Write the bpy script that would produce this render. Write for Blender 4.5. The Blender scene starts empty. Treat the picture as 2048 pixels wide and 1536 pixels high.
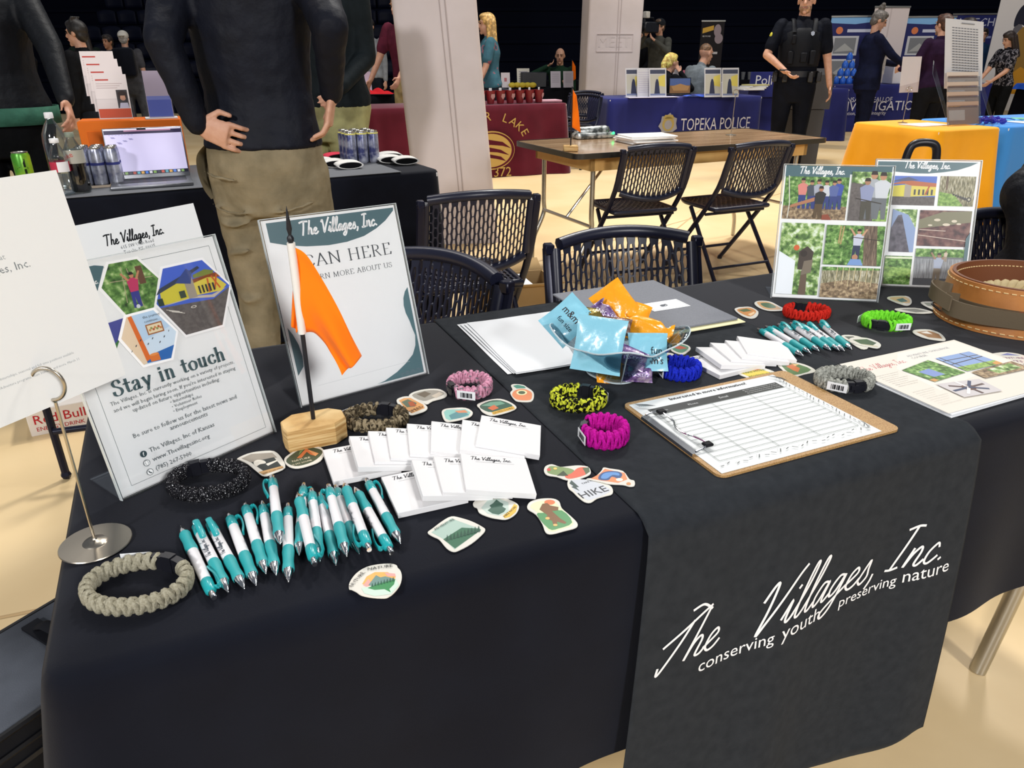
import bpy, bmesh, math, random
from mathutils import Vector as V, Matrix as M
S = bpy.context.scene
COL = S.collection
PI = math.pi
rnd = random.Random(7)

# ------------------------------------------------------------------ camera, light, exposure
CZ = 1.2337                                   # eye height; the front table top is at 0.74
PITCH, ROLL, FPX = 0.4222, 0.0036, 1471.7
cd = bpy.data.cameras.new('camera'); cam = bpy.data.objects.new('camera', cd); COL.objects.link(cam)
cd.sensor_width = 36.0; cd.lens = FPX / 2048 * 36.0; cd.clip_end = 200; cd.clip_start = .02
cam.matrix_world = M.Translation((0, 0, CZ)) @ M.Rotation(PI/2 - PITCH, 4, 'X') @ M.Rotation(-ROLL, 4, 'Z')
S.camera = cam
SURVEY = (M.Rotation(PI/2 - PITCH, 3, 'X') @ M.Rotation(-ROLL, 3, 'Z'))   # fixed bearing of the measured photo points
S.view_settings.view_transform = 'Standard'; S.view_settings.look = 'None'
S.view_settings.gamma = 1.0; S.view_settings.use_curve_mapping = False
S.view_settings.exposure = -0.2
w = bpy.data.worlds.new('hall_air'); S.world = w; w.use_nodes = True
w.node_tree.nodes['Background'].inputs[0].default_value = (.78, .86, 1.0, 1)
w.node_tree.nodes['Background'].inputs[1].default_value = 0.20

def lamp(name, loc, size, power, col=(1, .96, .9), aim=(0, 3, 0), spread=180):
    d = bpy.data.lights.new(name, 'AREA'); d.shape = 'DISK'; d.size = size; d.energy = power; d.color = col; d.spread = math.radians(spread)
    o = bpy.data.objects.new(name, d); COL.objects.link(o); o.location = loc
    o.rotation_euler = (V(aim) - V(loc)).to_track_quat('-Z', 'Y').to_euler()
    return o
# the arena's overhead floodlights, plus two low frontal fill lamps that are added
lamp('arena_floodlight', (-1.6, 5.0, 9.0), 0.6, 90, (1, .985, .97), (0, 1.2, .7))
lamp('arena_floodlight', (3.4, 4.2, 9.0), 0.7, 70, (1, .985, .97), (.4, 1.4, .7))
lamp('arena_floodlight', (-3.2, -4.7, 4.1), .9, 375, (1, .985, .98), (-.2, 1.8, .7))  # added low fill from the camera side, brightens the upright signs
lamp('arena_floodlight', (3.8, -5.0, 4.1), 1.2, 430, (1, .985, .98), (1, 3, .3))  # second added frontal fill, for the signs and the near right floor
lamp('arena_floodlight', (1.6, 8.6, 9.5), 1.4, 330, (1, .97, .92), (1.6, 5.6, 0), 95)
lamp('arena_floodlight', (7.0, 9.0, 9.5), 1.4, 520, (1, .94, .86), (5, 9, 0))
lamp('arena_floodlight', (-4.0, 8.0, 9.5), 1.4, 260, (1, .95, .9), (-2.5, 6, .5))

# ------------------------------------------------------------------ helpers
def lin(h):
    if isinstance(h, str):
        h = h.lstrip('#'); h = [int(h[i:i+2], 16) / 255 for i in (0, 2, 4)]
    return tuple(c / 12.92 if c <= .04045 else ((c + .055) / 1.055) ** 2.4 for c in h) + (1.0,)
MATS = {}
def mat(name, col='#888888', rough=.6, metal=0., noise=None, bump=None, trans=0., emit=None, coat=0., ior=1.45, sheen=0., alpha=1., ramp=None, wave=None, vor=None, coords='Object', stretch=(1, 1, 1)):
    """noise=(scale, colour2, lo, hi) mixes a second colour; ramp=(scale, detail, [(pos, colour)...]); vor=(scale, [(pos, colour)...])"""
    if name in MATS: return MATS[name]
    m = bpy.data.materials.new(name); m.use_nodes = True; MATS[name] = m
    nt = m.node_tree; N = nt.nodes; L = nt.links; b = N['Principled BSDF']
    I = b.inputs
    I['Base Color'].default_value = lin(col); I['Roughness'].default_value = rough; I['Metallic'].default_value = metal
    I['IOR'].default_value = ior; I['Specular IOR Level'].default_value = .5 if metal or coat else .08 if rough >= .7 else .2 if rough >= .55 else .5; I['Transmission Weight'].default_value = trans; I['Coat Weight'].default_value = coat
    I['Coat Roughness'].default_value = .08; I['Sheen Weight'].default_value = sheen; I['Alpha'].default_value = alpha
    if emit: I['Emission Color'].default_value = lin(emit[0]); I['Emission Strength'].default_value = emit[1]
    if noise or bump or ramp or wave or vor:
        tc = N.new('ShaderNodeTexCoord'); mp = N.new('ShaderNodeMapping'); mp.inputs['Scale'].default_value = stretch
        L.new(tc.outputs[coords], mp.inputs[0]); src = mp.outputs[0]
    def tex(sc, det=4):
        t = N.new('ShaderNodeTexNoise'); t.inputs['Scale'].default_value = sc; t.inputs['Detail'].default_value = det; L.new(src, t.inputs[0]); return t.outputs[0]
    def mkramp(fac, stops, const=False):
        r = N.new('ShaderNodeValToRGB'); e = r.color_ramp.elements
        if const: r.color_ramp.interpolation = 'CONSTANT'
        while len(e) < len(stops): e.new(.5)
        for q, (p, c) in zip(e, stops): q.position = p; q.color = lin(c)
        L.new(fac, r.inputs[0]); return r.outputs[0]
    if noise: L.new(mkramp(tex(noise[0]), [(noise[2], col), (noise[3], noise[1])]), I['Base Color'])
    if ramp: L.new(mkramp(tex(ramp[0], ramp[1]), ramp[2]), I['Base Color'])
    if wave:
        t = N.new('ShaderNodeTexWave'); t.inputs['Scale'].default_value = wave[0]; t.inputs['Distortion'].default_value = wave[1]
        t.inputs['Detail'].default_value = 3; L.new(src, t.inputs[0]); L.new(mkramp(t.outputs[1], wave[2]), I['Base Color'])
    if vor:
        t = N.new('ShaderNodeTexVoronoi'); t.inputs['Scale'].default_value = vor[0]; L.new(src, t.inputs[0])
        L.new(mkramp(t.outputs['Color'], vor[1], True), I['Base Color'])
    if bump:
        bp = N.new('ShaderNodeBump'); bp.inputs['Strength'].default_value = bump[1]; bp.inputs['Distance'].default_value = bump[2] if len(bump) > 2 else .002
        L.new(tex(bump[0]), bp.inputs['Height']); L.new(bp.outputs[0], I['Normal'])
    return m
def clear(name='clear_acrylic', col='#ffffff', rough=.03, tint=.0):
    """thin clear plastic sheet: mostly lets light straight through, with a glossy film"""
    if name in MATS: return MATS[name]
    m = bpy.data.materials.new(name); m.use_nodes = True; MATS[name] = m
    N = m.node_tree.nodes; L = m.node_tree.links; N.remove(N['Principled BSDF'])
    t = N.new('ShaderNodeBsdfTransparent'); t.inputs[0].default_value = lin(col)
    g = N.new('ShaderNodeBsdfGlossy'); g.inputs['Roughness'].default_value = rough
    fr = N.new('ShaderNodeFresnel'); fr.inputs[0].default_value = 1.45
    mx = N.new('ShaderNodeMath'); mx.operation = 'MAXIMUM'; mx.inputs[1].default_value = tint; L.new(fr.outputs[0], mx.inputs[0])
    cl = N.new('ShaderNodeMath'); cl.operation = 'MINIMUM'; cl.inputs[1].default_value = .6; L.new(mx.outputs[0], cl.inputs[0])
    s = N.new('ShaderNodeMixShader'); L.new(cl.outputs[0], s.inputs[0]); L.new(t.outputs[0], s.inputs[1]); L.new(g.outputs[0], s.inputs[2])
    L.new(s.outputs[0], N['Material Output'].inputs[0]); return m
def flat(hexcol, rough=.55):
    return mat('print_' + hexcol.lstrip('#') + ('' if rough == .55 else '_%d' % (rough * 100)), hexcol, rough)

def frame(o, x, y=None, z=None):
    """matrix from origin and two axes (x plus y or z)"""
    x = V(x).normalized()
    if y is not None:
        y = V(y); y = (y - x * y.dot(x)).normalized(); z = x.cross(y)
    else:
        z = V(z); z = (z - x * z.dot(x)).normalized(); y = z.cross(x)
    m = M((x, y, z)).transposed().to_4x4(); m.translation = V(o); return m
def TR(x=0, y=0, z=0, rz=0, rx=0, ry=0):
    return M.Translation((x, y, z)) @ M.Rotation(rz, 4, 'Z') @ M.Rotation(ry, 4, 'Y') @ M.Rotation(rx, 4, 'X')
def catmull(pts, n=6, closed=False):
    P = [V(p) for p in pts]; out = []; k = len(P)
    for i in range(k if closed else k - 1):
        if closed: a, b, c, d = P[i-1], P[i], P[(i+1) % k], P[(i+2) % k]
        else: a, b, c, d = P[max(i-1, 0)], P[i], P[i+1], P[min(i+2, k-1)]
        for j in range(n):
            t = j / n
            out.append(.5 * ((2*b) + (c-a)*t + (2*a-5*b+4*c-d)*t*t + (3*b-a-3*c+d)*t**3))
    if not closed: out.append(P[-1])
    return out
def circ(r, n=24, cx=0, cy=0, ry=None, a0=0, a1=2*PI):
    full = abs(a1 - a0 - 2*PI) < 1e-6; k = n if full else n - 1
    return [(cx + r*math.cos(a0 + (a1-a0)*i/k), cy + (r if ry is None else ry)*math.sin(a0 + (a1-a0)*i/k)) for i in range(n)]
def rrect(x0, y0, x1, y1, r, n=5):
    out = []
    for cx, cy, a in ((x1-r, y0+r, -PI/2), (x1-r, y1-r, 0), (x0+r, y1-r, PI/2), (x0+r, y0+r, PI)):
        out += [(cx + r*math.cos(a + PI/2*i/n), cy + r*math.sin(a + PI/2*i/n)) for i in range(n+1)]
    return out
TXT = {}
def ftext(s, size=1.0, res=2):
    k = (s, res)
    if k not in TXT:
        cu = bpy.data.curves.new('lettering', 'FONT'); cu.body = s; cu.size = 1; cu.resolution_u = res
        o = bpy.data.objects.new('lettering', cu); me = bpy.data.meshes.new_from_object(o)
        vs = [tuple(v.co) for v in me.vertices]; fs = [tuple(p.vertices) for p in me.polygons]
        bpy.data.objects.remove(o); bpy.data.curves.remove(cu); bpy.data.meshes.remove(me)
        TXT[k] = (vs, fs)
    vs, fs = TXT[k]
    return [(x*size, y*size) for x, y, z in vs], fs

class MB:
    def __init__(s): s.v = []; s.f = []; s.mi = []; s.X = None
    def add(s, vs, fs, mi=0, X=None):
        b = len(s.v); T = X if s.X is None else (s.X if X is None else s.X @ X)
        s.v += [tuple(T @ V(p)) if T is not None else tuple(p) for p in vs]
        s.f += [tuple(i + b for i in f) for f in fs]; s.mi += [mi] * len(fs); return s
    def box(s, x0, y0, z0, x1, y1, z1, mi=0, X=None, bev=0, seg=1):
        bm = bmesh.new(); bmesh.ops.create_cube(bm, size=1)
        for v in bm.verts: v.co = V(((x0+x1)/2 + v.co.x*(x1-x0), (y0+y1)/2 + v.co.y*(y1-y0), (z0+z1)/2 + v.co.z*(z1-z0)))
        if bev: bmesh.ops.bevel(bm, geom=bm.edges[:], offset=bev, segments=seg, affect='EDGES', profile=.5)
        bm.verts.index_update(); s.add([v.co.copy() for v in bm.verts], [[v.index for v in f.verts] for f in bm.faces], mi, X); bm.free(); return s
    def prism(s, poly, z0, z1, mi=0, X=None, side=None):
        n = len(poly); a = sum(poly[i-1][0]*poly[i][1] - poly[i][0]*poly[i-1][1] for i in range(n))
        if a < 0: poly = poly[::-1]
        vs = [(x, y, z0) for x, y in poly] + [(x, y, z1) for x, y in poly]
        s.add(vs, [tuple(range(n, 2*n)), tuple(range(n-1, -1, -1))], mi, X)
        b = len(s.v) - 2*n
        s.f += [(b+i, b+(i+1) % n, b+n+(i+1) % n, b+n+i) for i in range(n)]; s.mi += [mi if side is None else side] * n; return s
    def poly(s, pts, z=0, mi=0, X=None):
        if len(pts[0]) == 2:
            n = len(pts); a = sum(pts[i-1][0]*pts[i][1] - pts[i][0]*pts[i-1][1] for i in range(n))
            if a < 0: pts = pts[::-1]
            pts = [(x, y, z) for x, y in pts]
        return s.add(pts, [tuple(range(len(pts)))], mi, X)
    def rect(s, x0, y0, x1, y1, z=0, mi=0, X=None): return s.poly([(x0, y0), (x1, y0), (x1, y1), (x0, y1)], z, mi, X)
    def lathe(s, prof, n=20, mi=0, X=None, cap=True):
        k = len(prof); vs = [(r*math.cos(2*PI*j/n), r*math.sin(2*PI*j/n), z) for r, z in prof for j in range(n)]
        fs = [(i*n+j, i*n+(j+1) % n, (i+1)*n+(j+1) % n, (i+1)*n+j) for i in range(k-1) for j in range(n)]
        if cap: fs += [tuple(range(n-1, -1, -1)), tuple((k-1)*n + j for j in range(n))]
        return s.add(vs, fs, mi, X)
    def cyl(s, p0, p1, r, n=12, mi=0, r1=None): return s.tube([p0, p1], [r, r if r1 is None else r1], n, mi=mi)
    def tube(s, pts, r, n=8, mi=0, X=None, closed=False, flat=1.0, up=None):
        P = [V(p) for p in pts]; k = len(P); R = r if isinstance(r, (list, tuple)) else [r]*k
        T = []
        for i in range(k):
            a = P[i-1] if (closed or i) else P[0]; b = P[(i+1) % k] if (closed or i < k-1) else P[-1]
            t = b - a; T.append(t.normalized() if t.length > 1e-9 else V((0, 0, 1)))
        nrm = V(up) if up else (V((0, 0, 1)) if abs(T[0].z) < .9 else V((1, 0, 0)))
        vs = []
        for i in range(k):
            if up: nrm = V(up)
            nrm = (nrm - T[i]*nrm.dot(T[i])).normalized(); bi = T[i].cross(nrm)
            for j in range(n):
                a = 2*PI*j/n; vs.append(P[i] + (bi*math.cos(a) + nrm*math.sin(a)*flat)*R[i])
        fs = [(i*n+j, i*n+(j+1) % n, ((i+1) % k)*n+(j+1) % n, ((i+1) % k)*n+j) for i in range(k if closed else k-1) for j in range(n)]
        if not closed: fs += [tuple(range(n-1, -1, -1)), tuple((k-1)*n+j for j in range(n))]
        return s.add(vs, fs, mi, X)
    def ball(s, c, r, n=12, mi=0, X=None, rot=None):
        rx, ry, rz = (r, r, r) if not isinstance(r, (tuple, list)) else r; m = max(4, n//2); vs = []; c = V(c)
        for i in range(1, m):
            for j in range(n):
                a, b = PI*i/m, 2*PI*j/n; p = V((rx*math.sin(a)*math.cos(b), ry*math.sin(a)*math.sin(b), -rz*math.cos(a)))
                vs.append(c + (rot @ p if rot else p))
        t = V((0, 0, rz)); vs += [c - (rot @ t if rot else t), c + (rot @ t if rot else t)]; k = (m-1)*n
        fs = [(i*n+j, i*n+(j+1) % n, (i+1)*n+(j+1) % n, (i+1)*n+j) for i in range(m-2) for j in range(n)]
        fs += [(k, (j+1) % n, j) for j in range(n)] + [(k+1, (m-2)*n+j, (m-2)*n+(j+1) % n) for j in range(n)]
        return s.add(vs, fs, mi, X)
    def caps(s, p0, p1, r0, r1, n=10, mi=0):
        p0, p1 = V(p0), V(p1); d = p1 - p0; L = d.length
        if L < 1e-6: return s.ball(p0, r0, n, mi)
        d /= L; pts = []; R = []
        for a in (-75, -40): pts.append(p0 + d*r0*math.sin(math.radians(a))); R.append(r0*math.cos(math.radians(a)))
        pts += [p0, p1]; R += [r0, r1]
        for a in (40, 75): pts.append(p1 + d*r1*math.sin(math.radians(a))); R.append(r1*math.cos(math.radians(a)))
        return s.tube(pts, R, n, mi)
    def loft(s, rings, mi=0, X=None, closed=False, cap=True):
        n = len(rings[0]); k = len(rings); vs = [p for r in rings for p in r]
        fs = [(i*n+j, i*n+(j+1) % n, ((i+1) % k)*n+(j+1) % n, ((i+1) % k)*n+j) for i in range(k if closed else k-1) for j in range(n)]
        if cap and not closed: fs += [tuple(range(n-1, -1, -1)), tuple((k-1)*n+j for j in range(n))]
        return s.add(vs, fs, mi, X)
    def grid(s, fn, nu, nv, mi=0, X=None):
        vs = [fn(i/nu, j/nv) for j in range(nv+1) for i in range(nu+1)]
        return s.add(vs, [(j*(nu+1)+i, j*(nu+1)+i+1, (j+1)*(nu+1)+i+1, (j+1)*(nu+1)+i) for j in range(nv) for i in range(nu)], mi, X)
    def text(s, t, x, y, size, z=0, mi=0, align='l', rot=0, X=None, wmax=None, res=2, fn=None, sy=1.0):
        vs, fs = ftext(t, size, res)
        if not vs: return s
        x0 = min(p[0] for p in vs); x1 = max(p[0] for p in vs); W = x1 - x0
        k = 1 if not wmax else wmax / W
        ox = {'l': 0, 'c': -W*k/2, 'r': -W*k}[align]; c, sn = math.cos(rot), math.sin(rot); out = []
        for px, py in vs:
            a = (px - x0)*k + ox; b = py*k*sy; q = (x + a*c - b*sn, y + a*sn + b*c)
            out.append(fn(*q) if fn else (q[0], q[1], z))
        return s.add(out, fs, mi, X)
    def strokes(s, gl, x, y, size, z=0, mi=0, wd=.09, thin=None, shear=0, X=None, fn=None, n=5, rot=0):
        """flat ribbons along stroke polylines; a thin/thick nib when thin is given"""
        c, sn = math.cos(rot), math.sin(rot)
        for st in gl:
            P = catmull([V((p[0] + shear*p[1], p[1], 0)) for p in st], n) if len(st) > 2 else [V((p[0] + shear*p[1], p[1], 0)) for p in st]
            k = len(P); vs = []
            for i in range(k):
                t = (P[min(i+1, k-1)] - P[max(i-1, 0)]); t = t.normalized() if t.length > 1e-9 else V((1, 0, 0))
                w_ = wd if thin is None else thin + (wd - thin)*abs(t.y)**1.5
                nn = V((-t.y, t.x, 0))*w_/2
                e = t*w_*.3*(-1 if i == 0 else 1 if i == k-1 else 0)
                for q in (P[i] + e - nn, P[i] + e + nn):
                    a, b = q.x*size, q.y*size; a, b = x + a*c - b*sn, y + a*sn + b*c
                    vs.append(fn(a, b) if fn else (a, b, z))
            s.add(vs, [(2*i, 2*i+2, 2*i+3, 2*i+1) for i in range(k-1)], mi, X)
        return s
    def build(s, name, mats, parent=None, smooth=40, mods=()):
        me = bpy.data.meshes.new(name); me.from_pydata(s.v, [], s.f); me.update()
        if not isinstance(mats, (list, tuple)): mats = [mats]
        for m in mats: me.materials.append(m)
        me.polygons.foreach_set('material_index', s.mi)
        if smooth: me.shade_smooth(); me.set_sharp_from_angle(angle=math.radians(smooth))
        o = bpy.data.objects.new(name, me); COL.objects.link(o)
        if parent is not None: o.parent = parent
        for t, kw in mods:
            md = o.modifiers.new(t.lower(), t)
            for a, b in kw.items(): setattr(md, a, b)
        return o
def tag(o, label, cat, group=None, kind=None):
    o['label'] = label; o['category'] = cat
    if group: o['group'] = group
    if kind: o['kind'] = kind
    return o
def thing(name, label, cat, loc=(0, 0, 0), rz=0, group=None, X=None):
    o = bpy.data.objects.new(name, None); COL.objects.link(o); o.empty_display_size = .05
    if X is not None: o.matrix_world = X
    else: o.location = loc; o.rotation_euler = (0, 0, rz)
    return tag(o, label, cat, group)
def struct(name, mb, m, smooth=40):
    o = mb.build(name, m, smooth=smooth); o['kind'] = 'structure'; return o
def dup(root, X=None, label=None, group=None):
    """a copy of a thing with copies of its parts and their sub-parts"""
    def cp(o, par):
        c = o.copy(); COL.objects.link(c)
        if par is not None: c.parent = par
        for ch in [q for q in bpy.data.objects if q.parent == o]: cp(ch, c)
        return c
    r = cp(root, None)
    if X is not None: r.matrix_world = X
    if label: r['label'] = label
    if group: r['group'] = group
    return r
# front table's own frame: s along its front edge, t towards the back, measured on its top
TO = V((-.405, .465, 0)); TA = math.radians(23.9)
TU = V((math.cos(TA), math.sin(TA), 0)); TV = V((-TU.y, TU.x, 0))
ZT = .7432
def T3(s, t, z=0): return TO + TU*s + TV*t + V((0, 0, ZT + z))
def TX(s, t, z=0, rz=0): p = T3(s, t, z); return TR(p.x, p.y, p.z, TA + rz)

# ------------------------------------------------------------------ stroke alphabets
GL = {  # casual brush script, unit = cap height, advance first
 'T': (.62, [[(0, .93), (.25, 1.0), (.62, .98)], [(.34, .98), (.30, .5), (.22, .0)]]),
 'h': (.44, [[(.18, 1.02), (.1, .5), (.03, 0), (.1, .32), (.22, .46), (.3, .36), (.27, .05), (.38, .02), (.46, .12)]]),
 'e': (.38, [[(0, .12), (.12, .2), (.27, .33), (.2, .45), (.08, .35), (.05, .12), (.15, 0), (.28, .03), (.38, .15)]]),
 'V': (.55, [[(0, .82), (.08, .96), (.14, .6), (.2, 0), (.36, .5), (.6, 1.08)]]),
 'i': (.24, [[(0, .1), (.12, .45), (.1, .1), (.16, 0), (.26, .12)], [(.17, .66), (.2, .7)]]),
 'l': (.27, [[(0, .1), (.2, .6), (.27, 1.0), (.2, 1.02), (.11, .5), (.1, .08), (.18, 0), (.28, .12)]]),
 'a': (.42, [[(.3, .42), (.15, .45), (.03, .2), (.08, 0), (.2, .1), (.31, .44), (.28, .08), (.34, 0), (.44, .12)]]),
 'g': (.42, [[(.3, .42), (.15, .45), (.03, .22), (.08, .04), (.2, .12), (.31, .44), (.25, -.2), (.1, -.42), (.0, -.3), (.2, -.08), (.44, .14)]]),
 's': (.32, [[(0, .1), (.16, .48), (.2, .28), (.24, .1), (.12, -.02), (.02, .06)]]),
 ',': (.22, [[(.1, .08), (.09, -.06), (.03, -.2)]]),
 '.': (.2, [[(.06, .03), (.1, .06)]]),
 'I': (.34, [[(.0, .95), (.2, 1.0), (.36, .98)], [(.2, .98), (.15, .5), (.08, .02)], [(-.04, .02), (.1, .0), (.24, .03)]]),
 'n': (.42, [[(.06, .44), (.03, 0), (.1, .3), (.22, .46), (.28, .34), (.26, .06), (.34, 0), (.44, .12)]]),
 'c': (.36, [[(.28, .36), (.2, .46), (.06, .3), (.05, .08), (.16, 0), (.34, .14)]]),
 'N': (.6, [[(0, 0), (.08, 1)], [(.08, 1), (.4, .02)], [(.4, .02), (.52, 1)]]),
 ' ': (.3, [])}
GS = {  # upright roman drawn with a broad nib
 'S': (.62, [[(.48, .8), (.42, .96), (.25, 1.0), (.1, .86), (.14, .66), (.3, .54), (.46, .4), (.5, .2), (.38, .03), (.2, 0), (.06, .1), (.04, .26)]]),
 'C': (.78, [[(.68, .76), (.6, .94), (.4, 1.0), (.16, .88), (.06, .5), (.16, .12), (.4, 0), (.6, .06), (.7, .24)]]),
 'A': (.78, [[(.08, 0), (.36, 1.0)], [(.36, 1.0), (.66, 0)], [(.18, .34), (.54, .34)], [(0, 0), (.18, 0)], [(.54, 0), (.76, 0)]]),
 'N': (.84, [[(.12, 0), (.12, 1)], [(.12, 1), (.66, .02)], [(.66, .0), (.66, 1)], [(0, 0), (.24, 0)], [(0, 1), (.14, 1)], [(.55, 1), (.78, 1)]]),
 'H': (.86, [[(.14, 0), (.14, 1)], [(.66, 0), (.66, 1)], [(.14, .52), (.66, .52)], [(.03, 0), (.25, 0)], [(.03, 1), (.25, 1)], [(.55, 0), (.77, 0)], [(.55, 1), (.77, 1)]]),
 'E': (.64, [[(.14, 0), (.14, 1)], [(.03, 1), (.52, 1)], [(.52, 1), (.53, .84)], [(.14, .52), (.42, .52)], [(.03, 0), (.54, 0)], [(.54, 0), (.57, .18)]]),
 'R': (.72, [[(.14, 0), (.14, 1)], [(.03, 1), (.3, 1.0), (.48, .9), (.48, .64), (.3, .52), (.14, .52)], [(.3, .52), (.6, 0)], [(.03, 0), (.25, 0)], [(.58, 0), (.7, 0)]]),
 'L': (.6, [[(.14, 0), (.14, 1)], [(.03, 1), (.25, 1)], [(.03, 0), (.52, 0)], [(.52, 0), (.55, .2)]]),
 'M': (.98, [[(.12, 0), (.14, 1)], [(.14, 1), (.44, .02)], [(.44, .02), (.76, 1)], [(.76, 1), (.79, 0)], [(.02, 0), (.22, 0)], [(.68, 0), (.9, 0)]]),
 'O': (.84, [[(.4, 1), (.14, .86), (.06, .5), (.14, .14), (.4, 0), (.66, .14), (.74, .5), (.66, .86), (.4, 1)]]),
 'B': (.68, [[(.14, 0), (.14, 1)], [(.03, 1), (.3, 1), (.46, .88), (.44, .62), (.14, .53)], [(.14, .53), (.4, .5), (.54, .3), (.46, .06), (.26, 0), (.03, 0)]]),
 'U': (.8, [[(.14, 1), (.14, .3), (.24, .05), (.42, 0), (.58, .08), (.66, .3), (.66, 1)], [(.03, 1), (.25, 1)], [(.56, 1), (.76, 1)]]),
 'T': (.7, [[(.34, 0), (.34, 1)], [(.03, 1), (.65, 1)], [(.03, 1), (.03, .82)], [(.65, 1), (.65, .82)], [(.22, 0), (.46, 0)]]),
 't': (.42, [[(.17, .88), (.17, .2), (.23, .03), (.38, .08)], [(-.02, .60), (.38, .60)], [(-.02, .635), (.38, .635)]]),
 'a': (.56, [[(.06, .5), (.14, .62), (.28, .64), (.36, .5), (.36, .12), (.42, .01), (.52, .06)], [(.36, .4), (.16, .3), (.06, .16), (.12, .01), (.26, .03), (.36, .16)]]),
 'y': (.58, [[(.1, .62), (.3, .08)], [(.5, .62), (.28, .0), (.2, -.24), (.08, -.26)], [(.0, .62), (.22, .62)], [(.4, .62), (.58, .62)]]),
 'i': (.34, [[(.16, 0), (.16, .62)], [(.05, .62), (.18, .62)], [(.04, 0), (.28, 0)], [(.15, .84), (.15, .9)]]),
 'n': (.66, [[(.14, 0), (.14, .62)], [(.14, .46), (.26, .62), (.4, .6), (.46, .44), (.46, 0)], [(.02, .62), (.15, .62)], [(.03, 0), (.25, 0)], [(.36, 0), (.58, 0)]]),
 'o': (.58, [[(.28, .64), (.1, .52), (.06, .32), (.12, .1), (.28, 0), (.44, .1), (.5, .32), (.46, .52), (.28, .64)]]),
 'u': (.66, [[(.14, .62), (.14, .18), (.22, .02), (.34, .02), (.46, .18)], [(.46, .62), (.46, 0)], [(.02, .62), (.15, .62)], [(.36, .62), (.47, .62)], [(.46, 0), (.58, 0)]]),
 'c': (.5, [[(.42, .5), (.34, .63), (.2, .6), (.07, .42), (.08, .14), (.24, 0), (.38, .04), (.44, .16)]]),
 'h': (.66, [[(.14, 0), (.14, 1)], [(.14, .46), (.26, .62), (.4, .6), (.46, .44), (.46, 0)], [(.02, 1), (.15, 1)], [(.03, 0), (.25, 0)], [(.36, 0), (.58, 0)]]),
 ' ': (.36, [])}
def layout(t, G, track=0.0):
    out = []; x = 0
    for ch in t:
        adv, st = G[ch]; out += [[(a + x, b) for a, b in s_] for s_ in st]; x += adv + track
    return out, x - track
LOGO, LOGOW = layout('The Villages, Inc.', GL)
def logo(mb, x, y, width, z, mi, wd=.125, shear=.12, X=None, align='l', fn=None, n=4, sy=1):
    k = width / LOGOW
    if align == 'c': x -= width/2
    g = LOGO if sy == 1 else [[(a, b*sy) for a, b in s_] for s_ in LOGO]
    return mb.strokes(g, x, y, k, z, mi, wd, None, shear, X, fn, n)
def roman(mb, t, x, y, size, z, mi, wd=.12, thin=.03, width=None, track=0.05, align='l', X=None):
    g, W = layout(t, GS, track); k = size
    if width: g = [[(a*width/(W*size), b) for a, b in s_] for s_ in g]; W = width/size
    if align == 'c': x -= W*size/2
    return mb.strokes(g, x, y, k, z, mi, wd, thin, 0, X)
# ------------------------------------------------------------------ materials
TAN = mat('tan_floor_cover', '#e7cd9f', .45, noise=(1.3, '#d8ba87', .35, .7), bump=(6, .25, .01))
NAVYW = mat('bleacher_navy', '#070a18', .8)
BLKCLOTH = mat('black_cloth', '#0d0f18', .75, noise=(9, '#10131d', .35, .7), bump=(700, .25, .0006), sheen=.07)
GRYCLOTH = mat('charcoal_cloth', '#25282c', .9, noise=(60, '#2c2f33', .3, .7), bump=(500, .3, .0008), sheen=.02)
BLKPL = mat('black_plastic', '#15161d', .38)
NAVYPL = mat('dark_navy_plastic', '#191b2c', .36)
NAVYSTEEL = mat('navy_painted_steel', '#14162a', .35, .3)
STEEL = mat('brushed_steel', '#b9b6ae', .32, 1.0)
CHROME = mat('chrome', '#d8d8da', .12, 1.0)
WHITE = mat('white_paper', '#dfe1e3', .7)
WHITEPL = mat('white_plastic', '#e9e9ea', .4)
ACR = clear()
CARD = mat('cardboard', '#a98d64', .8)
CABLE = mat('black_rubber', '#111114', .6)

# ------------------------------------------------------------------ floor and bleacher wall
b = MB(); b.grid(lambda u, v: (-14 + 32*u, -4 + 24*v, 0), 16, 12)
floor = struct('floor', b, TAN)
b = MB()
def flo(px, py, z=0.0):
    d = SURVEY @ V(((px-1024)/FPX, -(py-768)/FPX, -1)); k = (z - CZ)/d.z
    return V((d.x*k, d.y*k, z))
SEAM = mat('floor_cover_crease', '#c4a67a', .6)
for a, c_ in (((-3.2, 1.2), (2.6, 7.2)), ((-.2, 3.2), (4.5, 5.6)), ((-2.2, 5.2), (3.2, 3.1)), ((.1, 3.2), (2.4, 8.0)), ((-2.2, 1.05), (-.9, 1.5)), ((.9, .6), (3.2, 2.7)), ((1.0, 1.6), (3.0, .9)), ((3.0, 5.0), (5.2, 8.0))):
    p, q = V((a[0], a[1], .0)), V((c_[0], c_[1], .0)); n = (q-p).cross(V((0, 0, 1))).normalized()*.006
    b.add([p-n+V((0, 0, .0012)), q-n+V((0, 0, .0012)), q+V((0, 0, .004)), p+V((0, 0, .004)), q+n+V((0, 0, .0012)), p+n+V((0, 0, .0012))], [(0, 1, 2, 3), (3, 2, 4, 5)])
struct('trim_1', b, SEAM)
b = MB(); b.box(-15, 28.6, 0, 22, 28.8, 8)
struct('wall_back', b, NAVYW)
t = thing('bleachers', 'dark navy retracted bleacher bank rising across the back of the hall', 'bleachers', (2, 18, 0))
for k in range(10):
    b = MB(); y = k*.75; z = .3 + k*.4
    b.box(-17, y, 0 if k == 0 else z-.42, 20, y+.76, z, bev=.015)
    b.box(-17, y-.03, z-.05, 20, y+.04, z+.02, bev=.01)
    b.build('seat_row', mat('bleacher_step', '#070a18', .75), t)
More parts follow.
